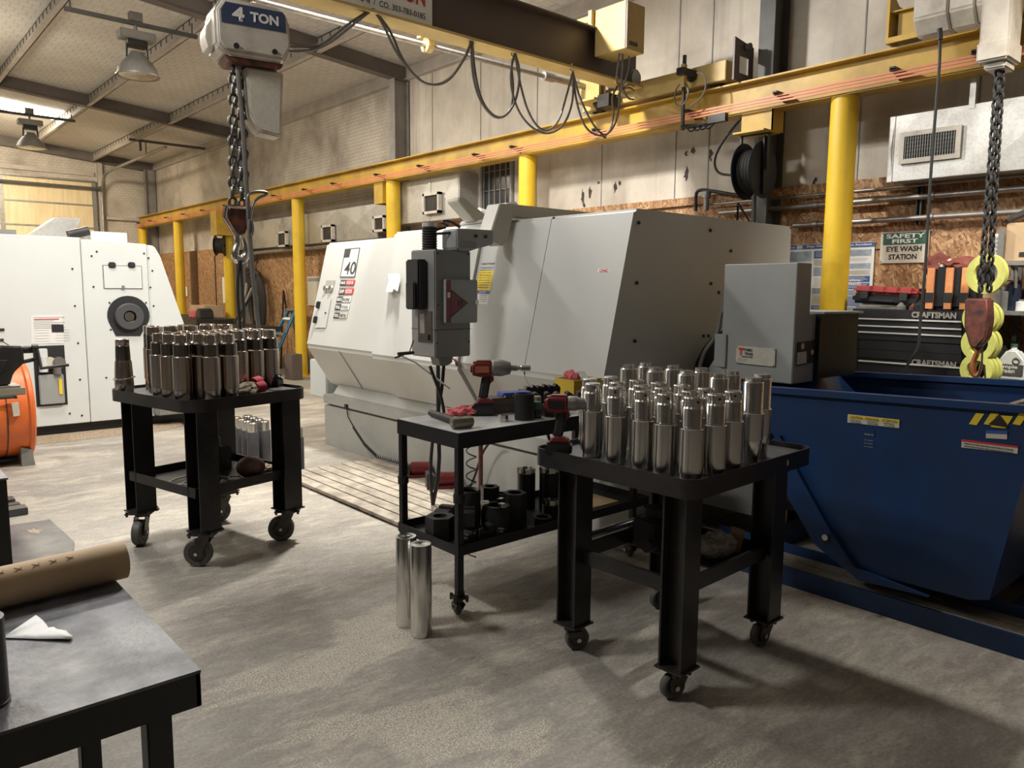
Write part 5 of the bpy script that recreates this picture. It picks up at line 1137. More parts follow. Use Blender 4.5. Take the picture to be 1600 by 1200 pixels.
def hexnut(name,label,cat,x,y,z,r,h,hole,mat,rz=0,group=None,tilt=None):
    t=thing(name,label,cat,(x,y,z),0,group); m=Matrix.Translation((x,y,z))@(tilt or Matrix.Identity(4))@Matrix.Rotation(rz,4,'Z')
    b=MB(); n=6; o=[(r*cos(k*pi/3),r*sin(k*pi/3)) for k in range(6)]
    O=[]; I=[]
    for k in range(24):
        a=k*2*pi/24; ap=r*cos(pi/6)/cos(((a)%(pi/3))-pi/6); O.append((ap*cos(a),ap*sin(a))); I.append((hole*cos(a),hole*sin(a)))
    b.ring(O,I,0,h,'Z',mx=m); b.build('nut_body',M[mat],t,ang=25); return t
hexnut('hex_nut','small bright hex nut alone on the cart top','nut',2.485,2.895,CZ,.026,.032,.012,'chrome',.3)
t=item('black_sleeve','black round open sleeve standing at the near edge of the cart top','sleeve',(2.60,2.87,CZ)); b=MB(); b.lathe([(.040,0),(.050,0),(.050,.136),(.043,.136),(.040,.125),(.040,0)],(2.605,2.868,CZ),n=36); b.build('sleeve_wall',M['black'],t)
t=item('brown_box','flat dark brown tool box lying behind the black sleeve on the cart','box',(2.74,3.17,CZ)); m=Tm(2.735,3.13,-.28,CZ); b=MB(); b.box(-.14,.13,-.06,.06,0,.082,.004,mx=m); b.build('box_body',pm('brown_box',(.17,.125,.11),.6,0,.2,9),t)
b=MB(); b.box(-.139,.129,-.0607,-.060,.040,.042,mx=m); b.build('lid_line',M['ink'],t,smooth=False)
t=item('blue_case','blue drill index case on top of the brown tool box','case',(2.80,3.17,CZ+.083)); b=MB(); b.box(-.06,.12,-.045,.05,.083,.105,.006,mx=m); b.build('case_lid',pm('case_blue',(.06,.10,.45),.4),t)
b=MB(); 
for k in range(7): b.box(-.055+.02*k,-.042+.02*k,-.060,-.0452,.0835,.094,mx=m)
b.build('drill_row',M['chrome'],t,smooth=False)
def can(name,label,x,y,r,h,m1_,m2_,zc=.5,cat='socket'):
    t=thing(name,label,cat,(x,y,CZ)); b=MB(); b.lathe([(0,0),(r,0),(r,h*zc)],(x,y,CZ),n=24); b.build('lower_part',M[m1_],t); b=MB(); b.lathe([(r,h*zc),(r,h-.004),(r-.004,h),(0,h)],(x,y,CZ),n=24); b.build('upper_part',M[m2_],t); return t
can('green_socket','dark green two-tone can in front on the cart beside the black sleeve',2.69,2.87,.027,.085,'ink','green',.55,'can')
can('wood_puck','pale wooden puck topped jar behind the dark green can on the cart',2.76,2.95,.030,.10,'ink','wood',.7,'jar')
hexnut('hex_nut','squat black hex nut with worn bright top near the cart edge by the drill','nut',2.79,2.87,CZ,.046,.06,.022,'dark' if 0 else 'black',.2)
for k in range(7):
    x=2.83+.058*k; y=3.10-.028*k if k<6 else 2.99; lab='black jaw block standing on edge in the row on the cart, %s from the left'%ORD[k]
    t=thing('jaw_block',lab,'chuck jaw',(x,y,CZ),0,'black chuck jaws in a row on the cart'); mm=Matrix.Translation((x,y,CZ))@Matrix.Rotation(-.62,4,'Z')@Matrix.Rotation(radians(-6+3*(k%3)),4,'Y')
    b=MB(); b.prism([(-.021,.0),(.021,.0),(.023,.075),(-.005,.098),(-.025,.092)],-.035,.035,'Y',bev=.003,mx=mm); b.build('jaw_body',M['black'],t)
for k in range(3):
    x=2.93+.07*k; y=3.20-.02*k; t=thing('step_jaw','black stepped jaw behind the jaw row on the cart, %s from the left'%ORD[k],'chuck jaw',(x,y,CZ),0,'stepped jaws behind the row on the cart'); mm=Matrix.Translation((x,y,CZ))@Matrix.Rotation(-.3,4,'Z')
    b=MB(); b.prism([(-.05,0),(.05,0),(.06,.10),(.03,.125),(.02,.105),(-.01,.118),(-.02,.095),(-.05,.10)],-.02,.02,'Y',bev=.003,mx=mm); b.build('jaw_body',M['black'],t)
for k,(x,y,z) in enumerate(((2.86,2.86,0),(2.90,2.86,.0),(2.875,2.865,.047))):
    t=thing('bright_block','small bright steel cube beside the drill on the cart, %s'%['left one','right one','one resting on the other two'][k],'block',(x,y,CZ+z)); b=MB(); b.box(-.019,.019,-.019,.019,.001,.045,.003,mx=Tm(x,y,.3+.2*k,CZ+z)); b.build('block_body',M['chrome'] if k!=1 else M['toolgrey'],t)
t=item('yellow_bin','yellow open parts bin at the back of the cart','bin',(3.28,3.16,CZ)); m=Tm(3.30,3.16,-.05,CZ)
b=MB(); b.box(-.11,.11,-.085,.085,0,.006,mx=m)
for a in((-.11,.11,-.085,-.080),(-.11,.11,.080,.085),(-.11,-.105,-.08,.08),(.105,.11,-.08,.08)): b.box(*a,.006,.140,mx=m)
b.box(-.12,.12,-.095,.095,.108,.116,mx=m) if False else None
for k in range(5): b.box(-.12,.12,-.090,-.0855,.03*k+.012,.03*k+.018,mx=m)
b.build('bin_shell',M['binyellow'],t,smooth=False)
t=item('red_rag','small red rag poking out of the yellow bin','rag',m@Vector((-.06,0,.1))); bm=bmesh.new(); bmesh.ops.create_icosphere(bm,subdivisions=3,radius=1)
for v in bm.verts: k=1+.5*mn.noise(v.co*2.4); v.co=Vector((v.co.x*.045*k,v.co.y*.05*k,v.co.z*.05*k))
b=MB(); b._add(bm,m@Matrix.Translation((-.05,0,.135))); b.build('rag_cloth',M['clothred'],t)
t=item('paper_packet','white printed packet sticking out of the yellow bin','packet',m@Vector((.05,0,.1))); b=MB(); b.box(-.05,.05,-.004,.004,-.07,.03,.001,mx=m@Matrix.Translation((.03,.01,.15))@Matrix.Rotation(-.7,4,'X')); b.build('packet_body',M['paper'],t)
# items on the cart shelf: nuts, sleeves, jaws
SZ=sz-.019
hexnut('coupling_nut','tall black hex coupling on the cart shelf near its middle, plain top','coupling',2.60,2.93,SZ,.062,.185,.036,'darkmetal',.35)
hexnut('coupling_nut','shorter black coupling with bright rim just left of the tall hex coupling','coupling',2.545,3.07,SZ,.052,.20,.028,'black',.2)
hexnut('coupling_nut','small black nut behind the shorter coupling on the cart shelf','coupling',2.66,3.10,SZ,.042,.135,.024,'black',.1)
hexnut('hex_nut','flat black nut at the near edge of the cart shelf beside the right table leg','nut',2.735,2.86,SZ,.055,.045,.034,'darkmetal',.0)
def castle(name,label,x,y,r,h):
    t=thing(name,label,'castle nut',(x,y,SZ),0,'castellated nuts stacked on the cart shelf'); b=MB(); b.lathe([(r*.55,0),(r,0),(r,h),(r*.55,h),(r*.55,0)],(x,y,SZ),n=28); b.build('nut_body',M['black'],t)
    b=MB()
    for k in range(6):
        a=k*pi/3; m=Matrix.Translation((x,y,SZ+h))@Matrix.Rotation(a,4,'Z'); b.box(r*.6,r*.98,-r*.30,r*.30,0,.028,.003,mx=m)
    b.build('castellations',M['chrome'],t); return t
castle('castle_nut','black castle nut with bright crown, left one at the back of the cart shelf',2.90,3.17,.052,.20); castle('castle_nut','black castle nut with bright crown, right one beside the table leg on the cart shelf',2.99,3.07,.060,.21)
castle('castle_nut','low castle nut with bright crown in front of the table leg on the cart shelf',2.86,2.93,.045,.075)
t=item('bore_sleeve','brown-black open ring sleeve standing left on the cart shelf','sleeve',(2.33,2.98,SZ)); b=MB(); b.lathe([(.042,0),(.062,0),(.062,.23),(.052,.235),(.042,.225),(.042,0)],(2.335,2.985,SZ),n=32); b.build('sleeve_wall',M['darkmetal'],t)
t=item('chuck_casting','heavy black round chuck with lugs in the middle of the cart shelf','chuck',(2.46,2.92,SZ)); b=MB(); b.lathe([(.045,0),(.075,0),(.078,.12),(.07,.15),(.045,.15),(.045,0)],(2.455,2.91,SZ),n=32); b.build('chuck_body',M['black'],t)
for k in range(3): m=Matrix.Translation((2.455,2.91,SZ+.15))@Matrix.Rotation(k*2.09+.4,4,'Z'); MB().box(.035,.078,-.016,.016,0,.02,.004,mx=m).build('chuck_jaw',M['chrome'],t)
hexnut('square_block','rusty square bored block at the left front corner of the cart shelf','block',2.19,3.03,SZ,.075,.115,.035,'darkmetal',.5)
k=0
for (x,y,z,s,rz,lab) in((2.25,2.86,0,.04,.4,'small dark jaw block at the near corner of the cart shelf'),(2.33,2.85,0,.045,-.2,'chunky dark jaw block beside the near cart leg on the shelf'),(2.19,2.84,0,.035,.1,'little dark block right behind the near cart leg'),(2.30,3.14,0,.06,.6,'dark stepped jaw leaning behind the ring sleeve on the shelf'),(2.27,2.90,.082,.045,.9,'dark block resting on top of two jaw blocks on the cart shelf'),(2.40,2.82,0,.03,.2,'small dark spool block at the near edge of the cart shelf')):
    t=thing('jaw_block',lab,'chuck jaw',(x,y,SZ+z)); m=Tm(x,y,rz,SZ+z); b=MB(); b.prism([(-s,0),(s,0),(s,s*1.9),(s*.3,s*1.9),(s*.3,s*1.3),(-s*.4,s*1.3),(-s*.4,s*1.9),(-s,s*1.7)],-s*.7,s*.7,'Y',bev=.004,mx=m); b.build('jaw_body',M['darkmetal'],t)
t=item('card_tray','open cardboard scrap at the far end of the cart shelf','cardboard',(3.2,3.0,SZ)); b=MB(); b.box(3.12,3.34,2.85,3.1,SZ+.001,SZ+.025,.002); b.build('tray_body',M['card'],t)
t=item('floor_rod','red-brown pole standing behind the cart against the lathe base','pole',(3.35,3.95,0)); b=MB(); b.cyl(onY(751,745,3.95)*1.0,onY(751,640,3.95),.016,n=10); p=onY(751,745,3.95); b.cyl((p.x,3.95,0),(p.x,3.95,p.z),.016,n=10); b.build('pole_rod',M['rusty'],t)
b=MB(); b.tube([onX(x,y,3.50) for x,y in((777,688),(765,690),(752,710),(742,745),(728,775))],.009,7,sm=2); o=b.build('drain_hose',M['rubber'],None); tag(o,'thin dark hose curving down from the lathe base behind the cart','hose')
b=MB(); N=150; P=[]
for i in range(N+1):
    a=11*2*pi*i/N; z=.83-.80*i/N; P.append((2.62+.028*cos(a),3.325+.028*sin(a),z))
b.tube(P,.004,5); o=b.build('coiled_air_hose',M['rubber'],None); tag(o,'black coiled air hose hanging behind the cart near its front leg','hose')
# ================================================================== near desk and things on it
dk=thing('steel_desk','large worn grey steel bench top on black legs in the near left corner','workbench',(-.2,1.7,0))
DZ=.85; dx1,dy0,dy1=.457,1.385,2.045
b=MB(); b.prism([(-1.2,dy0),(dx1,dy0),(dx1,dy1-.03),(dx1-.03,dy1),(-1.2,dy1)],DZ-.006,DZ,'Z'); b.build('bench_plate',M['desk'],dk,smooth=False)
b=MB(); b.box(-1.2,dx1-.002,dy0+.001,dy0+.008,DZ-.07,DZ-.006); b.box(dx1-.009,dx1-.001,dy0+.001,dy1-.03,DZ-.07,DZ-.006); b.box(-1.2,dx1-.03,dy1-.008,dy1-.001,DZ-.07,DZ-.006); b.build('bench_apron',M['black'],dk,smooth=False)
for x,y in((.385,1.42),(.385,1.99),(-.9,1.42),(-.9,1.99),(.115,1.99)):
    b=MB(); b.box(x-.022,x+.022,y-.022,y+.022,0,DZ-.07,.003); b.build('bench_leg',M['black'],dk)
b=MB(); b.box(-.9,.385,1.40,1.44,.2,.24); b.build('lower_rail',M['black'],dk,smooth=False)
# cardboard tube on it
ta=onZ(180,889,DZ+.0); q0=Vector((.478,1.965,DZ+.046)); q1=Vector((-1.0,1.86,DZ+.046))
t=item('cardboard_tube','brown cardboard postal tube lying along the back edge of the near bench','tube',(0,1.9,DZ)); d=(q0-q1).normalized()
b=MB(); b.lathe([(.040,0),(.045,.0),(.045,(q0-q1).length),(.040,(q0-q1).length),(.040,0)],q1,d,n=40); tb=b.build('tube_wall',M['card'],t)
b=MB()
for k,s_ in enumerate((.36,.42)):
    P=[]
    for i in range(20):
        a=radians(20+140*i/19); c=q1.lerp(q0,1-s_*.5-.05*i/19*1.0); sd=d.cross(Vector((0,0,1))); P.append(c+(sd*cos(a)*-1+Vector((0,0,1))*sin(a))*.0453)
    b.tube(P,.0006,4)
b.build('spiral_seam',pm('tube_seam',(.25,.16,.09),.8),tb)
b=MB(); P=[q0-d*.0-Vector((0,0,0))]; 
for i in range(11):
    c=q0-d*(.12+.034*i); sd=d.cross(Vector((0,0,1))).normalized(); a=radians(62); n_=(sd*cos(a)+Vector((0,0,1))*sin(a)); c2=c+n_*.0455; up_=n_.cross(d)
    for s_ in(-1,1): b.tube([c2-d*.008+up_*.005*s_,c2+d*.001-up_*.001,c2+d*.006+up_*.004*s_],.0006,4)
b.build('faded_print',pm('faded_red_print',(.44,.27,.18),.8),tb)
# torn paper
t=item('torn_paper','torn triangular scrap of white paper lying on the near bench','paper',(.26,1.75,DZ))
base=[onZ(x,y,DZ+.001) for x,y in((4,998),(56,962),(62,966),(66,972),(72,976),(75,982),(84,981),(92,986),(104,987),(108,992),(114,996),(110,1002),(98,1001),(60,1000),(40,999))]
bm=bmesh.new(); ctr=sum(base,Vector())/len(base); vs_=[bm.verts.new(p+Vector((0,0,.003+.004*mn.noise(p*12)))) for p in base]; c=bm.verts.new(ctr+Vector((0,0,.006)))
mids=[bm.verts.new(p.lerp(ctr,.5)+Vector((0,0,.005+.005*mn.noise(p*15)))) for p in base]
n_=len(base)
for i in range(n_): j=(i+1)%n_; bm.faces.new((vs_[i],vs_[j],mids[j],mids[i])); bm.faces.new((mids[i],mids[j],c))
bmesh.ops.recalc_face_normals(bm,faces=bm.faces[:]); b=MB(); b._add(bm); o=b.build('paper_sheet',M['paper'],t)
md=o.modifiers.new('thick','SOLIDIFY'); md.thickness=.0006
t=item('steel_cylinder','dark steel cylinder standing on the near bench at the left edge of the photo','cylinder',(.115,1.47,DZ)); p=Vector((.139,1.50,DZ)); b=MB(); b.lathe([(0,0),(.037,0),(.038,.004),(.036,.006),(.036,.15),(0,.15)],(p.x,p.y,DZ),n=32); b.build('cylinder_body',M['scale'],t)
# second dark bench just behind at left
t=thing('black_cabinet','black steel bench with grey top just behind the near bench at left edge','workbench',(.0,4.5,0))
b=MB(); b.box(-1.0,.515,4.0,5.0,.0,.695,.004); b.build('cabinet_body',M['black'],t); b=MB(); b.box(-1.0,.52,3.995,5.005,.695,.703); b.build('bench_plate',M['desk'],t,smooth=False)
t=thing('floor_plate','flat dark steel plate with a tan stain lying on the floor behind the near bench','steel plate',(.6,5.3,0))
fp_=[onZ(x,y,.0) for x,y in((78,814),(116,849),(112,885),(-60,905),(-30,830))]; MB().prism([(p.x,p.y) for p in fp_],.001,.012,'Z').build('plate_sheet',M['plate'],t,smooth=False)
b=MB(); P=[onZ(x,y,.0125) for x,y in((41,827),(50,828),(52,825),(56,828),(66,827),(61,831),(63,833),(52,832),(46,831))]; b.poly(P); b.build('leaf_stain',M['grit'],t,smooth=False)
for k,(y0,y1,x1,h,lab) in enumerate(((6.02,6.14,.885,.05,'grey flat steel bar on the floor by the orange fan, nearest of the three'),(6.2,6.28,.87,.04,'grey flat steel bar on the floor by the orange fan, middle of the three'),(6.34,6.46,.86,.045,'grey flat steel bar on the floor by the orange fan, farthest of the three'))):
    o=MB().box(-.4,x1,y0,y1,.001,h,.003).build('flat_bar',M['plate'],None); tag(o,lab,'bar stock')
# ================================================================== orange drum fan with bench grinder on a board
fan=thing('drum_fan','orange round drum fan on steel feet in front of the white machine','fan',(.7,7.9,0)); fc=Vector((.81,8.0,.465))
b=MB(); b.lathe([(.395,-.25),(.41,-.25),(.41,.36),(.425,.375),(.425,.40),(.41,.415),(.40,.40),(.40,.36),(.395,.34),(.395,-.25)],fc,'X',n=56); b.build('drum_shell',M['orange'],fan)
b=MB(); b.lathe([(.4105,.20),(.4125,.20),(.4125,.212),(.4105,.212)],fc,'X',n=56); b.build('drum_seam',M['rusty'],fan)
b=MB(); p=onX(28,640,.80); b.tube([onY(x,y,7.55) for x,y in((-5,622),(22,620))],.014,8); b.cyl(onY(22,620,7.55),onY(26,619,7.55),.02,n=10); b.build('pull_handle',M['darkmetal'],fan)
m=MB(); q=[onY(x,y,7.565) for x,y in((18,630),(29,629),(31,649),(21,651))]; m.prism([(v.x,v.z) for v in q],7.56,7.588,'Y'); m.build('data_label',M['offw'],fan,smooth=False)
for x in(.90,1.16): MB().prism([(x-.05,0),(x+.05,0),(x+.035,.14),(x-.05,.17)],7.70,7.86,'Y').build('foot',M['lampmetal'],fan,smooth=False)
for x in(.62,): MB().box(.55,1.15,7.87,8.13,.02,.05).build('foot_rail',M['black'],fan,smooth=False)
wb=thing('wooden_board','raw wooden board trestle in front of the orange drum fan','board',(.6,6.6,0))
b=MB(); b.box(-.6,.985,6.45,6.80,.775,.825,.003); b.build('board_plank',M['wood'],wb)
for x in(-.5,-.1): b=MB(); b.box(x-.03,x+.03,6.55,6.7,0,.775); b.build('trestle_leg',M['wood'],wb,smooth=False)
bg=thing('pipe_vise','dark steel cutting machine with crank handle on the wooden board','machine tool',(.8,6.6,.826))
b=MB(); b.box(.35,.96,6.48,6.74,.826,.84,.002); b.build('base_plate',M['lampmetal'],bg)
b=MB(); b.prism([(.80,.84),(.90,.84),(.93,.93),(1.0,1.0),(1.0,1.12),(.86,1.13),(.80,1.02)],6.52,6.66,'Y',bev=.01); b.build('upright_casting',M['darkmetal'],bg)
b=MB(); b.prism([(.55,.97),(.86,.93),(.90,1.03),(.55,1.05)],6.5,6.7,'Y',bev=.008); b.cyl((.5,6.6,1.09),(1.08,6.6,1.09),.028,n=14); b.build('slide_body',M['darkmetal'],bg)
b=MB(); b.lathe([(.10,0),(.14,0),(.14,.04),(.10,.04),(.10,0)],(.75,6.58,1.08),'X',n=24); b.build('chuck_ring',M['lampmetal'],bg)
b=MB(); b.tube([(1.06,6.56,1.105),(1.10,6.56,1.105)],.024,10); b.tube([(1.09,6.55,1.10),(1.10,6.5,.96)],.011,8); b.tube([(1.09,6.5,.955),(1.28,6.5,.97)],.011,8); b.tube([(.98,6.56,1.0),(1.08,6.56,1.02)],.014,8); b.build('crank_handle',M['darkmetal'],bg)
b=MB(); b.tube([(.93,6.6,1.12),(.83,6.6,1.20)],.004,6); b.build('thin_rod',M['darkmetal'],bg)
b=MB(); P=[]
for i in range(60): a=5*2*pi*i/59; P.append((.68+.10*i/59,6.62+.05*cos(a),.90+.05*sin(a)))
b.tube(P,.010,7); o=b.build('orange_coil',M['orange'],None); tag(o,'orange coiled air hose lying under the cutting machine on the board','hose')
# ================================================================== along the right wall
WF=WX-.024
def wallbox(name,x0p,y0p,x1p,y1p,X,depth,mat,parent,bev=0):
    a=onX(x0p,y0p,X); c=onX(x1p,y1p,X); b=MB(); b.box(X,X+depth,c.y,a.y,min(a.z,c.z),max(a.z,c.z),bev); return b.build(name,mat,parent,smooth=bool(bev))
# eye wash sign
sx=WF-.012; a=onX(1377,363,sx); c=onX(1449,410,sx)
sy0,sy1,sz0,sz1=c.y,a.y,c.z,a.z
ES=thing('safety_sign','white and green SAFETY FIRST eye wash station sign screwed to the strand board','sign',(WF,(sy0+sy1)/2,sz0))
MB().box(sx,sx+.004,sy0,sy1,sz0,sz1).build('sign_panel',M['offw'],ES,smooth=False)
w_=sy1-sy0; h_=sz1-sz0
MB().box(sx-.001,sx-.0002,sy0+.02,sy1-.02,sz1-h_*.42,sz1-h_*.05).build('green_field',M['green'],ES,smooth=False)
def stx(s,u0,u1,v0,v1,mat,bold=.03): return text(s,(sx-.0022,sy1-w_*u0,sz0+h_*v0),(0,-1,0),(0,0,1),w_*(u1-u0),h_*(v1-v0),M[mat],ES,bold=bold,depth=0)
stx('SAFETY',.12,.92,.785,.925,'white'); stx('FIRST',.25,.78,.625,.755,'white'); stx('EYE WASH',.14,.87,.36,.53,'ink',.03); stx('STATION',.19,.78,.11,.28,'ink',.03)
b=MB()
for y in(sy0+.012,sy1-.012):
    for z in(sz0+.012,sz1-.012): b.cyl((sx-.002,y,z),(sx,y,z),.005,n=8)
b.build('sign_screws',M['darkmetal'],ES)
a=onX(1360,390,sx); MB().tube([(WF-.003,a.y,a.z),(WF-.003,a.y-.10,a.z+.002)],.004,5).tube([(WF-.003,a.y-.025,a.z+.02),(WF-.003,a.y,a.z),(WF-.003,a.y-.02,a.z-.02)],.004,5).build('drawn_arrow',M['ink'],ES)
# accident poster
a=onX(1230,383,sx); c=onX(1360,485,sx); py0,py1,pz0,pz1=c.y,a.y,1.36,a.z+.0
PO=thing('safety_poster','large blue and white workplace accident poster on the strand board behind the yellow column','poster',(WF,(py0+py1)/2,pz0))
MB().box(sx+.004,sx+.008,py0,py1,pz0,pz1).build('poster_sheet',M['white'],PO,smooth=False)
H_=pz1-pz0; Wp=py1-py0
def pbx(u0,u1,v0,v1,mat,nm,o=.001): return MB().box(sx+.004-o-.0006,sx+.004-o,py1-Wp*u1,py1-Wp*u0,pz0+H_*v0,pz0+H_*v1).build(nm,M[mat],PO,smooth=False)
pbx(0,1,.93,.995,'blab','title_band'); pbx(.12,.19,.94,.985,'offw','day_box',.002)
def ptx(s,u0,u1,v0,v1,mat,o=.0025): return text(s,(sx+.004-o,py1-Wp*u0,pz0+H_*v0),(0,-1,0),(0,0,1),Wp*(u1-u0),H_*(v1-v0),M[mat],PO,bold=.02,depth=0)
ptx('Welcome',-.0+.01,.10,.947,.98,'white'); ptx('Days Without a Lost Time Accident',.24,.97,.945,.982,'white')
rr_=random.Random(2)
for i,(u0,u1) in enumerate(((.02,.30),(.33,.60),(.70,.97))):
    z=.90; k=0
    while z>.05:
        hh=rr_.uniform(.07,.15); mt=('pinkish','offw','blab','offw','pinkish','white')[(k+i*2)%6]
        if i==2 and z<.5: mt='blab' if k%2 else 'pinkish'
        q=pbx(u0,u1,max(z-hh,.03),z,mt,'poster_block'); 
        b=MB(); zz=z-.015
        while zz>z-hh+.015: b.box(sx+.0012,sx+.0020,py1-Wp*(u1-.02-.05*rr_.random()),py1-Wp*(u0+.02),pz0+H_*(zz-.004),pz0+H_*zz); zz-=.016
        b.build('poster_lines',M['pgrey2'] if mt!='blab' else M['white'],PO,smooth=False); z-=hh+.012; k+=1
ptx('Safety',.72,.88,.46,.50,'white',.003); ptx('Health',.72,.88,.42,.455,'white',.003)
# conduits on the wall
cd_=[((1100,322),(1295,303),(1640,268),.011),((1125,332),(1295,319),(1640,292),.024),((1240,352.5),(1327,349.5),(1640,325),.022)]
for k,(p0,p1,p2,r_) in enumerate(cd_):
    lab=['thin zinc conduit, uppermost of the three pipes on the right wall','thick zinc pipe, middle of the three pipes on the right wall','thick zinc pipe, lowest of the three pipes above the safety sign'][k]
    X=6.52; A=onX(*p0,X); B=onX(*p1,X); Cq=onX(*p2,X); zc=(A.z+B.z+Cq.z)/3
    b=MB(); b.cyl((X,A.y,zc),(X,Cq.y-.5,zc),r_,n=14); 
    for y in(3.4,2.45,1.6): b.cyl((X,y-.02,zc),(X,y+.02,zc),r_*1.45,n=14)
    o=b.build('wall_pipe',M['greyconduit'],None); tag(o,lab,'pipe')
st=thing('pipe_strut','short upright strut holding the wall pipes above the safety sign','strut',(6.56,2.4,2.1))
p=onX(1436,330,6.56); b=MB(); b.box(6.54,6.59,p.y-.022,p.y-.010,2.10,2.47); b.box(6.54,6.59,p.y+.010,p.y+.022,2.10,2.47); b.box(6.585,6.592,p.y-.022,p.y+.022,2.10,2.47); b.build('strut_rail',M['darkcol'],st,smooth=False)
# air pipe + filter by the hose reel
af=thing('air_filter_pipe','dark air pipe elbow with filter on the wall left of the hose reel','pipe',(6.5,4.4,2.5))
b=MB(); b.tube([onX(x,y,6.5) for x,y in((1087,330),(1087,303),(1092,297),(1105,297),(1150,305),(1172,309))],.017,10,sm=1); b.build('air_pipe',M['darkmetal'],af)
p=onX(1104,306,6.47); b=MB(); b.cyl((6.47,p.y,p.z+.04),(6.47,p.y,p.z-.02),.045,n=14); b.cyl((6.47,p.y,p.z-.02),(6.47,p.y,p.z-.14),.03,.026,n=14); b.build('filter_bowl',M['toolgrey'],af)
# galvanised duct with grille
GD=thing('supply_duct','galvanised supply duct with square grille on the right wall','air duct',(6.4,2.2,2.46))
X=6.30; a=onX(1400,182,X); c=onX(1396,284,X); 
b=MB(); b.box(X,WX-.002,-1.5,a.y,c.z,a.z,.003); b.build('duct_body',M['galv'],GD)
b=MB(); b.box(X-.004,X+.02,a.y,a.y+.035,c.z,a.z); b.build('duct_flange',M['galv'],GD,smooth=False)
b=MB(); z0,z1=c.z,a.z; gm=onX(1452,225,X); 
for (y0_,y1_) in((a.y,gm.y+.30),(gm.y-.32,gm.y-.95)):
    ym=(y0_+y1_)/2; zm=(z0+z1)/2
    b=MB(); b.poly([(X-.002,y0_,z0),(X-.002,y0_,z1),(X-.012,ym,zm)]); b.poly([(X-.002,y0_,z1),(X-.002,y1_,z1),(X-.012,ym,zm)]); b.poly([(X-.002,y1_,z1),(X-.002,y1_,z0),(X-.012,ym,zm)]); b.poly([(X-.002,y1_,z0),(X-.002,y0_,z0),(X-.012,ym,zm)]); b.build('cross_break',M['galv'],GD,smooth=False)
g=[onX(x,y,X-.02) for x,y in((1407,206),(1503,196),(1501,246),(1405,257))]
gy0,gy1=g[1].y,g[0].y; gz0,gz1=(g[2].z+g[3].z)/2,(g[0].z+g[1].z)/2
b=MB(); f_=.035
for bx in((gy0,gy1,gz0,gz0+f_),(gy0,gy1,gz1-f_,gz1),(gy0,gy0+f_,gz0+f_,gz1-f_),(gy1-f_,gy1,gz0+f_,gz1-f_)): b.box(X-.025,X-.013,*bx)
gr=b.build('grille_frame',M['hoist'],GD,smooth=False)
MB().box(X-.014,X-.0135,gy0+f_,gy1-f_,gz0+f_,gz1-f_).build('grille_dark',M['ink'],gr,smooth=False)
b=MB(); y=gy0+f_+.012
while y<gy1-f_-.004: b.box(X-.022,X-.015,y-.002,y+.002,gz0+f_,gz1-f_); y+=.018
z=gz0+f_+.03
while z<gz1-f_: b.box(X-.018,X-.0145,gy0+f_,gy1-f_,z-.001,z+.001); z+=.03
b.build('grille_bars',M['lampmetal'],gr,smooth=False)
b=MB(); p=onX(1519,160,X); b.box(X-.004,X,p.y-.02,p.y+.02,a.z-.03,3.3); b.build('hanger_strap',M['galv'],GD,smooth=False)
# far ducts
FD=thing('wall_duct','sooty galvanised wall duct with two small vents, left of the yellow columns','air duct',(6.45,13,2.35))
X=6.36; b=MB(); b.box(X,WX-.002,10.4,16.6,2.34,2.86,.004); b.build('duct_body',M['galv'],FD)
b=MB(); 
for k in range(5):
    y0_=10.4+1.24*k; y1_=y0_+1.24; ym=(y0_+y1_)/2; zm=2.6
    b=MB()
    for q in(((y0_,2.34),(y0_,2.86)),((y0_,2.86),(y1_,2.86)),((y1_,2.86),(y1_,2.34)),((y1_,2.34),(y0_,2.34))): b.poly([(X-.002,*q[0]),(X-.002,*q[1]),(X-.03,ym,zm)])
    b.build('cross_break',M['galv'],FD,smooth=False)
def vent(parent,px,py,X,wy,hz):
    p=onX(px,py,X); b=MB(); t=.035
    for bx in((p.y-wy,p.y+wy,p.z-hz,p.z-hz+t),(p.y-wy,p.y+wy,p.z+hz-t,p.z+hz),(p.y-wy,p.y-wy+t,p.z-hz,p.z+hz),(p.y+wy-t,p.y+wy,p.z-hz,p.z+hz)): b.box(X-.06,X-.002,*bx)
    v=b.build('vent_frame',M['hoist'],parent,smooth=False); MB().box(X-.035,X-.032,p.y-wy+t,p.y+wy-t,p.z-hz+t,p.z+hz-t).build('vent_louvre',M['darkmetal'],v,smooth=False)
vent(FD,444,374,X-.02,.19,.14); vent(FD,515,365,X-.02,.19,.14); vent(FD,596,350,X-.02,.16,.12)
FE=thing('plenum_box','large sooty galvanised plenum with one vent behind the yellow column','air duct',(6.4,9.2,2.5))
b=MB(); b.box(X-.06,WX-.002,8.25,10.0,2.50,3.10,.004); b.build('plenum_body',M['galv'],FE)
b=MB(); b.prism([(10.0,2.5),(10.38,2.42),(10.38,2.8),(10.0,3.1)],X-.04,WX-.003,'X'); b.build('taper_piece',M['galv'],FE,smooth=False)
b=MB(); X2=X-.064
b.poly([(X2,8.9,2.52),(X2,8.9,3.08),(X2-.03,9.1,2.8)]); b.build('cross_break',M['galv'],FE,smooth=False); MB().poly([(X2,8.27,3.08),(X2,8.27,2.52),(X2-.03,8.55,2.8)]).build('cross_break',M['galv'],FE,smooth=False)
for y in(8.93,9.62): MB().box(X2-.002,X2,y,y+.02,2.5,3.1).build('sheet_seam',M['galv'],FE,smooth=False)
vent(FE,678,318,X2,.19,.14)
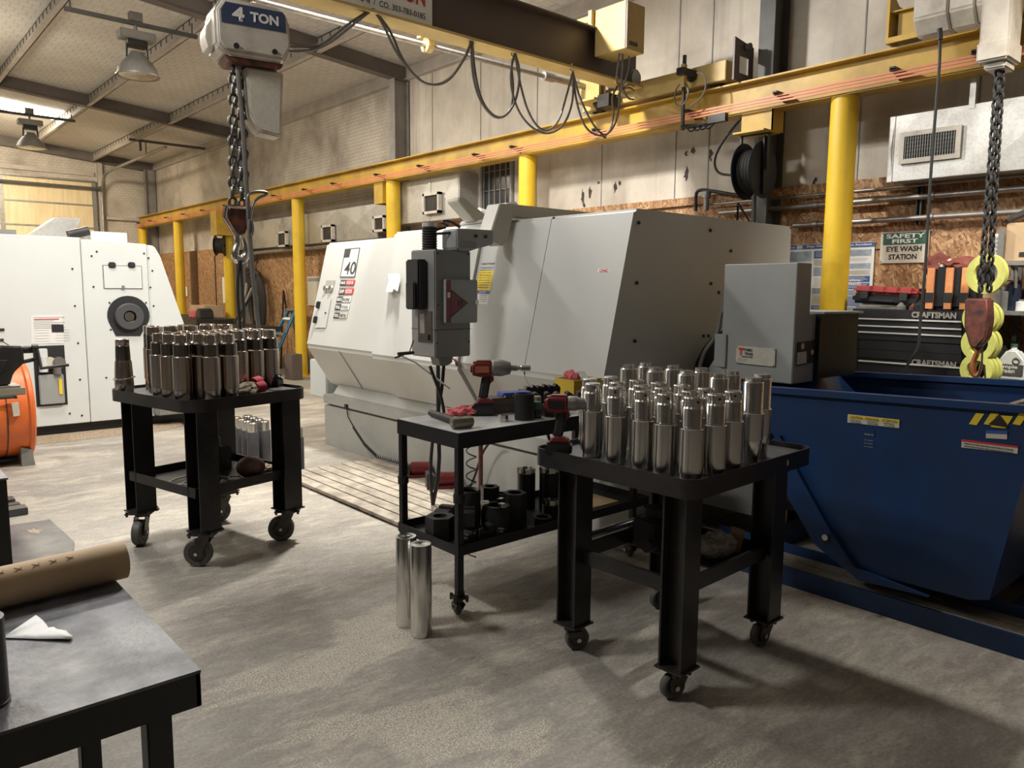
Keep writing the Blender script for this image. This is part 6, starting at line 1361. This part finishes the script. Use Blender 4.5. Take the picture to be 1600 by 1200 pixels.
# pipe along the far wall with bend
o=MB().tube([(6.45,10.0,2.28),(6.45,15.4,2.28),(6.45,15.62,2.20),(6.45,15.66,2.0),(6.45,15.66,1.75)],.04,8,sm=2).tube([(6.5,15.4,2.18),(6.5,15.52,2.10),(6.5,15.55,1.9),(6.5,15.55,1.75)],.03,8,sm=2).build('far_wall_pipe',M['greyconduit'],None); tag(o,'grey pipe under the far wall duct bending down to the hose bundle','pipe')
# hose reel
def reel(name,label,c,R_,ax_,mats=('reelblue','reelblue')):
    t=thing(name,label,'hose reel',c); ax_=Vector(ax_).normalized(); c=Vector(c)
    for s,nm in((-1,'reel_flange'),(1,'reel_flange')):
        b=MB(); b.lathe([(R_*.18,-.004),(R_,-.006),(R_+.006,0),(R_,.006),(R_*.18,.004)],c+ax_*(s*.085),ax_,n=40); b.build(nm,M[mats[0]],t)
    b=MB(); b.lathe([(R_*.3,-.078),(R_*.74,-.078)]+[(R_*(.74+.03*(k%2)),-.078+.156*k/12) for k in range(13)]+[(R_*.3,.078)],c,ax_,n=36); b.build('wound_hose',M['rubber'],t)
    return t,c,ax_
t,c,ax_=reel('hose_reel','dark blue open hose reel hanging from the runway bracket right of centre',onX(1178,267,6.10),.235,(.05,-1,0))
b=MB(); q=Vector((ax_.y,-ax_.x,0)); top=c+Vector((0,0,.30))
sd=ax_*.13
b.tube([c-sd,c-sd+Vector((0,0,.31)),c+sd+Vector((0,0,.31)),c+sd],.016,6); b.prism([(-.03,-.2),(.03,-.2),(.05,.28),(-.05,.28)],.10,.112,'Y',mx=Matrix.Translation(c)@Matrix(((q.x,ax_.x,0,0),(q.y,ax_.y,0,0),(0,0,1,0),(0,0,0,1)))) ; b.build('reel_arm',M['black'],t)
b=MB(); b.box(c.x-.12,c.x+.14,c.y-.15,c.y+.15,c.z+.31,c.z+.325); b.build('mount_plate',M['yellow'],t,smooth=False)
b=MB(); b.tube([c+Vector((0,-.02,-.17)),c+Vector((0,-.03,-.5)),Vector(onX(1153,318,6.12)),Vector(onX(1152,345,6.12))],.012,7); b.build('hose_tail',M['rubber'],t)
b=MB(); b.tube([onX(x,y,6.14) for x,y in((1163,180),(1145,200),(1122,232),(1115,255),(1122,272),(1145,274))],.011,7,sm=2); b.build('feed_hose',M['rubber'],t)
yb=MB(); yb.box(RX-.09,RX+.09,c.y-.15,c.y-.14,c.z+.325,RZ0-.016); yb.box(RX-.09,RX-.08,c.y-.15,c.y+.15,c.z+.325,RZ0-.016); yb.build('drop_bracket',M['yellow'],rw,smooth=False)
t,c,ax_=reel('hose_reel','black hose reel hanging by the far yellow columns at left',onX(344,384,6.0),.20,(.8,-.6,0))
b=MB(); b.box(c.x-.03,c.x+.03,c.y-.03,c.y+.03,c.z+.2,2.8); b.build('reel_arm',M['black'],t,smooth=False)
b=MB(); b.tube([c+Vector((-.1,.05,-.2)),(c.x-.1,c.y+.05,1.1)],.012,6); b.build('hose_tail',M['rubber'],t)
yb=MB(); yb.box(c.x-.12,c.x+.2,c.y-.16,c.y+.16,2.62,RZ0-.016); yb.build('drop_bracket',M['yellow'],rw,smooth=False)
# tool chest
M['pullm']=pm('drawer_pull_alloy',(.70,.69,.66),.45,.3)
TC=thing('tool_chest','black drawer tool chest with silver drawer pulls against the right wall','tool chest',(6.2,2.6,0))
tx=6.0
p00=onX(1332,482,tx); p10=onX(1512,487,tx); ty0,ty1=p10.y+.0,p00.y; tz1=(p00.z+p10.z)/2
b=MB(); b.box(tx,WX-.03,ty0,ty1,.12,tz1,.004); b.build('chest_body',M['black'],TC)
def pyz(px,py): q=onX(px,py,tx-.01); return q
for k,(yl,yr) in enumerate(((498.5,502.5),(509.5,514),(519.8,524.6),(535,541),(548.5,555.5),(563.5,575.5))):
    a=pyz(1342,yl); c=pyz(1503,yr); zc=(a.z+c.z)/2
    d=MB().box(tx-.012,tx-.001,c.y,a.y,zc-.055 if k<5 else zc-.09,zc+.012,.002).build('drawer',M['black'],TC)
    if k in(0,1,2,5): MB().box(tx-.022,tx-.0125,c.y,a.y,zc-.004,zc+.007).build('drawer_pull',M['pullm'],d,smooth=False)
for py,px0 in((495,1424),(569,1424)):
    a=onX(px0,py,tx-.014); c=onX(px0+70,py,tx-.014); text('CRAFTSMAN',(tx-.014,a.y,a.z-.006),(0,-1,0),(0,0,1),a.y-c.y,.045,pm('worn_letter_grey',(.30,.28,.24),.5) if py==495 else bpy.data.materials['worn_letter_grey'],TC,bold=.045,depth=0)
# red case and things under it
a=onX(1331,462,6.12); c=onX(1437,470,6.12)
RC=thing('red_tool_case','red and black plastic tool case lying on books on the tool chest','tool case',(6.25,(a.y+c.y)/2,tz1))
y0_,y1_=c.y,a.y; zb_=onX(1385,476,6.12).z
m=Matrix.Translation((6.27,(y0_+y1_)/2,zb_))@Matrix.Rotation(.05,4,'X'); L_=(y1_-y0_)/2
b=MB(); b.box(-.16,.16,-L_,L_,0,.075,.02,mx=m); b.build('case_base',M['black'],RC)
b=MB(); b.box(-.16,.16,-L_,L_,.076,.135,.022,mx=m)
for k in(-.6,-.2,.2,.6): b.box(-.167,-.10,k*L_-.045,k*L_+.045,.09,.138,.008,mx=m)
b.build('case_lid',M['clothred'] if 0 else pm('case_red',(.42,.06,.055),.45,0,.15,12),RC)
b=MB()
for k in(-.55,.6): b.box(-.175,-.160,k*L_-.03,k*L_+.03,.035,.10,.004,mx=m)
b.box(-.19,-.175,-.08,.08,.02,.04,.004,mx=m); b.build('case_latches',M['rubber'],RC)
for k in range(4):
    o=MB().box(6.12+.02*k,6.42,y0_+.12+.02*k,y1_-.04-.015*k,tz1+.001+.018*k,tz1+.018*(k+1),.001).build('manual',M['offw'] if k%2 else M['lampmetal'],None); tag(o,'worn paper manual under the red tool case, %s from the bottom'%ORD[k],'book','manuals under the red case')
for k,(px,py,rad,mt,lab) in enumerate(((1408,479,.035,'toolgrey','grey round fitting beside the red case on the tool chest'),(1427,478,.03,'rusty','small rusty fitting between the red case and the orange vests'),(1440,474,.05,'black','dark lump beside the vests on the tool chest'))):
    p=onX(px,py,6.1); t=thing('fitting',lab,'fitting',(6.1,p.y,tz1)); b=MB(); b.lathe([(0,0),(rad,0),(rad,rad*.7),(rad*.6,rad*1.1),(rad*.25,rad*1.5),(0,rad*1.6)],(6.1,p.y,tz1+.001),n=18); b.build('fitting_body',M[mt],t)
# leather and vests bundle
ya=onX(1448,470,6.08).y; yb_=onX(1532,470,6.08).y; 
VB=thing('work_bag','black and hi-vis orange striped work bag with reddish leather flaps on the tool chest','bag',(6.2,(ya+yb_)/2,tz1))
n_=6; b=MB(); b.box(6.08,6.45,yb_,ya,tz1+.001,tz1+.34,.03); b.build('bag_body',M['black'],VB)
for px in(1448,1477,1502):
    q=onX(px+4,470,6.07); b=MB(); b.box(6.064,6.079,q.y-.026,q.y+.026,tz1+.01,tz1+.31,.003); s_=b.build('hi_vis_stripe',M['hvis'],VB); MB().box(6.060,6.0635,q.y-.028,q.y+.028,tz1+.06,tz1+.13).build('dark_patch',M['ink'],s_,smooth=False)
for i,(px,py,ry,rz_) in enumerate(((1460,432,.09,.09),(1490,437,.10,.05),(1512,436,.12,.06),(1475,428,.05,.05))):
    q=onX(px,py,6.15); bm=bmesh.new(); bmesh.ops.create_icosphere(bm,subdivisions=3,radius=1)
    for v in bm.verts: k=1+.35*mn.noise(v.co*2+Vector((i,0,0))); v.co=Vector((v.co.x*.12*k,v.co.y*ry*k,v.co.z*rz_*k))
    b=MB(); b._add(bm,Matrix.Translation((6.2,q.y,max(q.z,tz1+.33)))); b.build('leather_flap',M['peach'] if i<3 else M['offw'],VB)
# shelving unit at far right
SU_=thing('shelving_unit','black steel shelving unit at the right edge holding bottles and boxes','shelf',(6.3,1.7,0))
sy1_=onX(1560,450,6.05).y; sy0_=.6
for zpx,py in((0,405),(1,484),):
    pass
zs_=[.45,onX(1580,603,6.05).z-.02,onX(1580,486,6.05).z,onX(1580,408,6.05).z]
for z in zs_: b=MB(); b.box(6.05,6.55,sy0_,sy1_,z-.03,z,.002); b.build('shelf_board',M['lampmetal'] if z!=zs_[1] else M['black'],SU_)
for x in(6.06,6.52):
    b=MB(); b.box(x,x+.03,sy1_-.004,sy1_+.03,0,2.0); b.build('shelf_post',M['toolgrey'],SU_,smooth=False)
# bottles etc on shelves
def jug(label,y,x,z,s=1.0,front='simple green'):
    t=thing('cleaner_jug',label,'jug',(x,y,z)); b=MB(); m=Matrix.Translation((x,y,z))@Matrix.Scale(s,4)
    b.prism([(-.085,0),(.085,0),(.085,.17),(.03,.265),(-.03,.265),(-.085,.20)],-.05,.05,'X',bev=.012,mx=m); b.cyl(m@Vector((0,.0,.26)),m@Vector((0,.0,.285)),.02*s,n=14); b.build('jug_body',M['bottle'],t)
    b=MB(); b.cyl(m@Vector((0,0,.285)),m@Vector((0,0,.305)),.023*s,n=14); b.build('jug_cap',M['green'],t)
    b=MB(); b.lathe([(.018,0),(.026,.004),(.018,.008)],m@Vector((-.056,-.035,.19)),'X',n=20); b.build('handle_recess',M['lampmetal'],t)
    lb_=MB().box(-.0525,-.0512,-.08,.08,.085,.165,mx=m).build('dark_label',M['darkcol'],t,smooth=False)
    e=m@Vector((-.0535,.070,.13)); f=m@Vector((-.0535,.070,.095))
    text('simple',e,(0,-1,0),(0,0,1),.115*s,.032*s,M['white'],lb_,bold=.02,depth=0); text('green',f,(0,-1,0),(0,0,1),.10*s,.032*s,M['white'],lb_,bold=.02,depth=0)
    b=MB(); 
    for k in range(3): b.box(-.0520,-.0511,-.06,.06,.06-.018*k,.066-.018*k,mx=m)
    b.build('small_print',M['pgrey'],lb_,smooth=False)
    return t
zj=zs_[1]+.001
p=onX(1579,590,6.10); jug('white cleaner jug with dark simple green label, front one at the right edge',p.y,6.12,zj,1.0)
p=onX(1571,590,6.30); jug('white cleaner jug half hidden behind the front jug',p.y+.03,6.30,zj,.98)
t=thing('dark_bottle','dark squat bottle behind the yellow rings next to the jugs','bottle',(6.2,1.98,zj)); b=MB(); p=onX(1553,585,6.2); b.lathe([(0,0),(.05,0),(.05,.13),(.02,.16),(.02,.18),(0,.18)],(6.2,p.y,zj),n=20); b.build('bottle_body',M['toolgrey'],t)
z2=zs_[2]+.001
for (px,py_,rad,h,mt,cap,lab) in((1583,470,.045,.21,'reelblue','clothred','dark blue spray can with reddish top on the middle shelf'),(1570,470,.05,.15,'toolgrey','lampmetal','grey clear jar behind the spray can on the middle shelf'),(1594,478,.04,.07,'bottle','lampmetal','small round glass jar at the right edge of the middle shelf')):
    p=onX(px,py_,6.15); t=thing('container',lab,'bottle',(6.15,p.y,z2)); b=MB(); b.lathe([(0,0),(rad,0),(rad,h*.85),(rad*.5,h*.95),(0,h*.95)],(6.15,p.y,z2),n=20); b.build('container_body',M[mt],t); b=MB(); b.lathe([(rad*.5,h*.95),(rad*.5,h*1.12),(0,h*1.12)],(6.15,p.y,z2),n=16); b.build('container_cap',M[cap],t)
p=onX(1552,445,6.2); o=MB().box(6.12,6.3,p.y-.05,p.y+.05,z2,z2+.19,.003).build('carton',M['card'],None); tag(o,'brown carton at the left end of the middle shelf','carton')
t=thing('c_clamp','dark steel clamp hanging under the upper shelf','clamp',onX(1580,435,6.1)); b=MB(); b.tube([onX(x,y,6.08) for x,y in((1570,437),(1581,437),(1582,415))],.013,7); b.tube([onX(x,y,6.08) for x,y in((1588,418),(1587,450))],.010,7); b.build('clamp_frame',M['toolgrey'],t)
z3=zs_[3]+.001
p=onX(1570,395,6.15); q=onX(1563,395,6.12)
t=thing('cardboard_box','tan printed cardboard box on the upper shelf at the right edge','box',(6.2,1.8,z3)); yy=onX(1569,400,6.10).y; b=MB(); b.box(6.10,6.35,yy-.42,yy,z3,z3+.26,.003); b.build('box_body',M['card'],t); MB().box(6.096,6.0995,yy-.20,yy-.09,z3+.03,z3+.06).build('barcode_patch',M['ink'],t,smooth=False)
t=thing('printed_carton','white printed carton beside the tan box on the upper shelf','carton',(6.15,1.95,z3)); b=MB(); b.box(6.12,6.28,yy+.006,yy+.075,z3,z3+.19,.003); b.build('carton_body',M['white'],t); b=MB()
for k in range(5): b.box(6.1185,6.1195,yy+.015,yy+.06,z3+.04+.028*k,z3+.05+.028*k)
b.build('carton_print',M['pgrey2'],t,smooth=False)
t=thing('black_bag','black strap bag lying on top of the tan box','bag',(6.2,yy-.2,z3+.26)); b=MB(); b.tube([(6.08,yy+.0,z3+.27),(6.15,yy-.02,z3+.30),(6.2,yy-.15,z3+.36),(6.2,yy-.4,z3+.33)],[.015,.02,.035,.035],8,sm=1); b.build('bag_body',M['rubber'],t)
# yellow rings on hooks beside the chest
k=0
for (px,py,Rp,off,lab) in((1542,428,31,0,'large pale yellow ring roll, topmost beside the red hook block'),(1532,497,27,0,'pale yellow ring roll, second from top behind the hook block'),(1540,497,27,.07,'pale yellow ring roll pressed behind the second one'),(1530,537,27,0,'pale yellow ring roll, third from top beside the red hook'),(1540,537,27,.07,'pale yellow ring roll pressed behind the third one'),(1527,578,26,0,'pale yellow ring roll, lowest one at the front by the hopper rim'),(1535,578,26,.06,'pale yellow ring roll, middle of the three at the lowest hook'),(1543,578,26,.12,'pale yellow ring roll, rearmost of the three at the lowest hook')):
    X=5.92; px0={1540:1532,1535:1527,1543:1527}.get(px,px) if off else px; px0=1530 if (off and py==537) else px0; p=onX(px0,py,X); R_=Rp/1198*Vector((X,p.y,0)).length*.84; p=p+Vector((.97,-.22,0))*off*.75; X=p.x
    t=thing('hose_ring',lab,'ring roll',(X,p.y,p.z)); b=MB(); b.lathe([(R_*.60,-.018),(R_,-.018),(R_,.018),(R_*.60,.018),(R_*.60,-.018)],(X,p.y,p.z),(.97,-.22,0),n=36); b.build('ring_body',M['tape'],t)
    if k in(0,1,3,5):
        b=MB(); b.tube([(X-.04,p.y,p.z+R_*.55),(X+.25,p.y+.0,p.z+R_*.57)],.006,6); b.build('hook_peg',M['darkmetal'],t)
    k+=1
PB=thing('hook_post','narrow grey upright board carrying the yellow rings beside the tool chest','post',(6.1,2.05,0)); p=onX(1541,560,6.14); b=MB(); b.box(6.15,6.17,p.y-.05,p.y+.05,0,1.95); b.build('post_board',M['darkcol'],PB,smooth=False)
# ================================================================== far background by the right wall
bn=thing('far_workbench','dark cluttered workbench against the far right wall','workbench',(5.8,16.8,0))
b=MB(); b.box(5.15,6.04,15.0,19.3,.86,.95,.004); b.build('bench_top',M['darkmetal'],bn)
for y in(15.2,17.2,19.1): b=MB(); b.box(5.2,5.3,y-.05,y+.05,0,.86); b.build('bench_leg',M['darkmetal'],bn,smooth=False)
b=MB(); b.box(5.98,6.03,15.0,19.3,.3,.86); b.build('back_board',M['wood'],bn,smooth=False)
rz_=random.Random(4)
p=onX(322,485,5.75); o=MB().box(5.55,5.95,p.y-.45,p.y+.40,.951,1.20,.01).build('cardboard_box',M['card'],None); tag(o,'open cardboard box on the far workbench by the black hose reel','box')
for k,(y,s_,mt,lab) in enumerate(((15.4,.14,'black','black lump of tooling on the far bench nearest the yellow column'),(15.9,.11,'clothred','reddish small box on the far bench'),(17.9,.10,'black','black tool block on the far bench beside the carton'),(18.4,.13,'darkmetal','dark grinder-like tool at the left end of the far bench'))):
    t=thing('bench_tool',lab,'tool',(5.45,y,.951)); b=MB(); b.prism([(-s_,0),(s_,0),(s_*.8,s_),(s_*.2,s_*1.5),(-s_*.6,s_*1.2)],-s_,s_,'X',bev=.02,mx=Matrix.Translation((5.45,y,.951))); b.build('tool_body',M[mt],t)
t=thing('wall_notice','blank white board on the strand board left of the hoist cable','board',(WF,16.2,1.3)); a=onX(347,433,WF-.02); c=onX(363,474,WF-.02); MB().box(WF-.02,WF-.005,c.y-.2,a.y,c.z,a.z).build('board_sheet',M['white'],t,smooth=False)
t=thing('wall_notice','small white card on the strand board beyond the white machine','card',(WF,20.8,1.6)); a=onX(286,448,WF-.02); c=onX(293,463,WF-.02); MB().box(WF-.02,WF-.01,c.y,a.y,c.z,a.z).build('card_sheet',M['white'],t,smooth=False)
t=thing('wall_notice','pale paper notice on the strand board between the far column and the lathe','notice',(WF,12,1.3)); a=onX(480,432,WF-.02); c=onX(500,478,WF-.02); MB().box(WF-.02,WF-.012,c.y,a.y,c.z,a.z).build('notice_sheet',M['offw'],t,smooth=False); MB().box(WF-.0215,WF-.0205,c.y+.02,a.y-.03,a.z-.09,a.z-.03).build('notice_heading',M['pgrey2'],t,smooth=False)
# timber stud and hose bundle on far wall
o=MB().box(6.5,6.59,19.0,19.25,.95,2.43).build('timber_post',pm('timber_post',(.22,.13,.06),.7,0,.2,6),None); tag(o,'dark timber stud on the strand board between the far columns','post')
hb=thing('hose_bundle','bundle of black cables and hoses hung on the wall by the hoist cable','cables',(6.4,15.2,1.2))
for k in range(6):
    y=15.15+.07*k; b=MB(); b.tube([(6.38-.03*(k%2),15.5-.04*k,1.95-.03*k),(6.36,15.25-.09*k,1.98-.02*k),(6.36,14.72+.05*k,1.72),(6.38,14.66+.04*k,1.2),(6.38,14.8+.06*k,.72+.03*k),(6.38,15.3,.80),(6.40,15.55-.03*k,1.3),(6.38,15.5-.04*k,1.95-.03*k)],.035,7,sm=2); b.build('hose_loop',M['rubber'],hb)
b=MB(); b.box(6.44,6.5,15.2,15.42,1.55,1.9,.01); b.build('switch_box',M['lampmetal'],hb)
for k in range(4):
    o=MB().cyl((5.7+.1*k,14.55+.12*k,.9),(6.3,15.0+.12*k,1.5+.05*k),.025,n=8).build('leaning_rod',M['wood'] if k%2 else M['darkmetal'],None); tag(o,'thin rod leaning against the wall below the hose bundle','rod','rods leaning below the hose bundle')
t=thing('bench_end','dark steel pedestal stand right of the left table pins in the background','stand',(5.6,13.6,0)); b=MB(); b.box(5.35,5.95,13.0,14.3,.80,.88,.006); b.build('stand_top',M['darkmetal'],t); b=MB(); b.box(5.5,5.8,13.15,13.7,0,.80,.01); b.build('stand_column',M['darkmetal'],t)
t=thing('vertical_shaft','tall thin bent rod leaning on the strand board beside the ladder','rod',(6.5,14.2,.9)); b=MB(); pA_=onX(437,520,6.45); pB_=onX(443,454,6.5); pC_=onX(451,505,6.5); b.tube([(pA_.x,pA_.y,0),pB_,pC_],.018,6); b.build('shaft_rod',M['darkmetal'],t)
b=MB(); q=[onX(x,y,5.6) for x,y in((416,534),(425,540),(432,552),(428,560),(418,556),(416,545))]; b.prism([(v.y-.2,v.z) for v in q],5.44,5.499,'X',bev=.02); b.tube([(5.47,q[0].y-.2,q[0].z-.03),(5.47,q[0].y-.2,.80)],.008,6); o=b.build('cloth_bag',M['offw'],None); tag(o,'cream cloth pad hanging on the dark pedestal behind the left table','cloth')
# ladder
ld=thing('step_ladder','blue and silver step ladder leaning by the far yellow column','ladder',(6.2,13.4,0))
Tp=Vector((6.32,12.9,1.17)); 
for s in(-1,1):
    b=MB(); f0=Vector((5.75,13.50+s*.27,0)); t0=Vector((6.25,13.20+s*.13,1.17)); 
    b.tube([f0,t0],.035,4); b.build('side_rail',M['ladderblue'],ld)
    b=MB(); b.tube([Vector((6.5,13.20+s*.2,0)),t0+Vector((.05,0,0))],.025,4); b.build('rear_rail',M['ladderblue'],ld)
for k in range(4):
    f_=.13+.24*k; A=Vector((5.75,13.77,0)).lerp(Vector((6.25,13.33,1.17)),f_); B=Vector((5.75,13.23,0)).lerp(Vector((6.25,13.07,1.17)),f_)
    b=MB(); b.tube([A,B],.04,4); b.build('tread',M['mwhite'],ld,smooth=False)
b=MB(); b.box(6.2,6.42,13.03,13.37,1.15,1.2,.01); b.build('ladder_cap',M['toolgrey'],ld)
for k in range(4):
    A=Vector((5.75,13.50,0)).lerp(Vector((6.25,13.20,1.17)),.02+.24*k); B=Vector((5.75,13.50,0)).lerp(Vector((6.25,13.20,1.17)),.20+.24*k)
t=thing('brown_crate','plain brown steel box standing in front of the far yellow column','box',(6.0,12.4,0)); a=onY(456,556,12.2); c=onY(468,587,12.2); b=MB(); b.box(a.x,c.x+.06,12.2,12.5,.0,a.z+.02,.004); b.build('crate_body',pm('brown_steel',(.13,.095,.08),.6,0,.2,6),t)
t=thing('trash_cart','dark wheeled cart behind the left end of the lathe','cart',(6.3,11.5,0)); b=MB(); b.box(6.05,6.5,11.2,12.0,.15,.98,.02); b.build('cart_body',M['toolgrey'],t); b=MB(); b.box(6.03,6.5,11.18,12.02,.98,1.02,.01); b.build('cart_lid',M['darkmetal'],t)
for y in (11.3,11.9): b=MB(); b.cyl((6.1,y,.09),(6.16,y,.09),.09,n=16); b.build('cart_wheel',M['rubber'],t)
for z in(.32,.5): b=MB(); b.box(6.03,6.049,11.35,11.85,z,z+.03); b.build('cart_handle',M['chrome'],t,smooth=False)
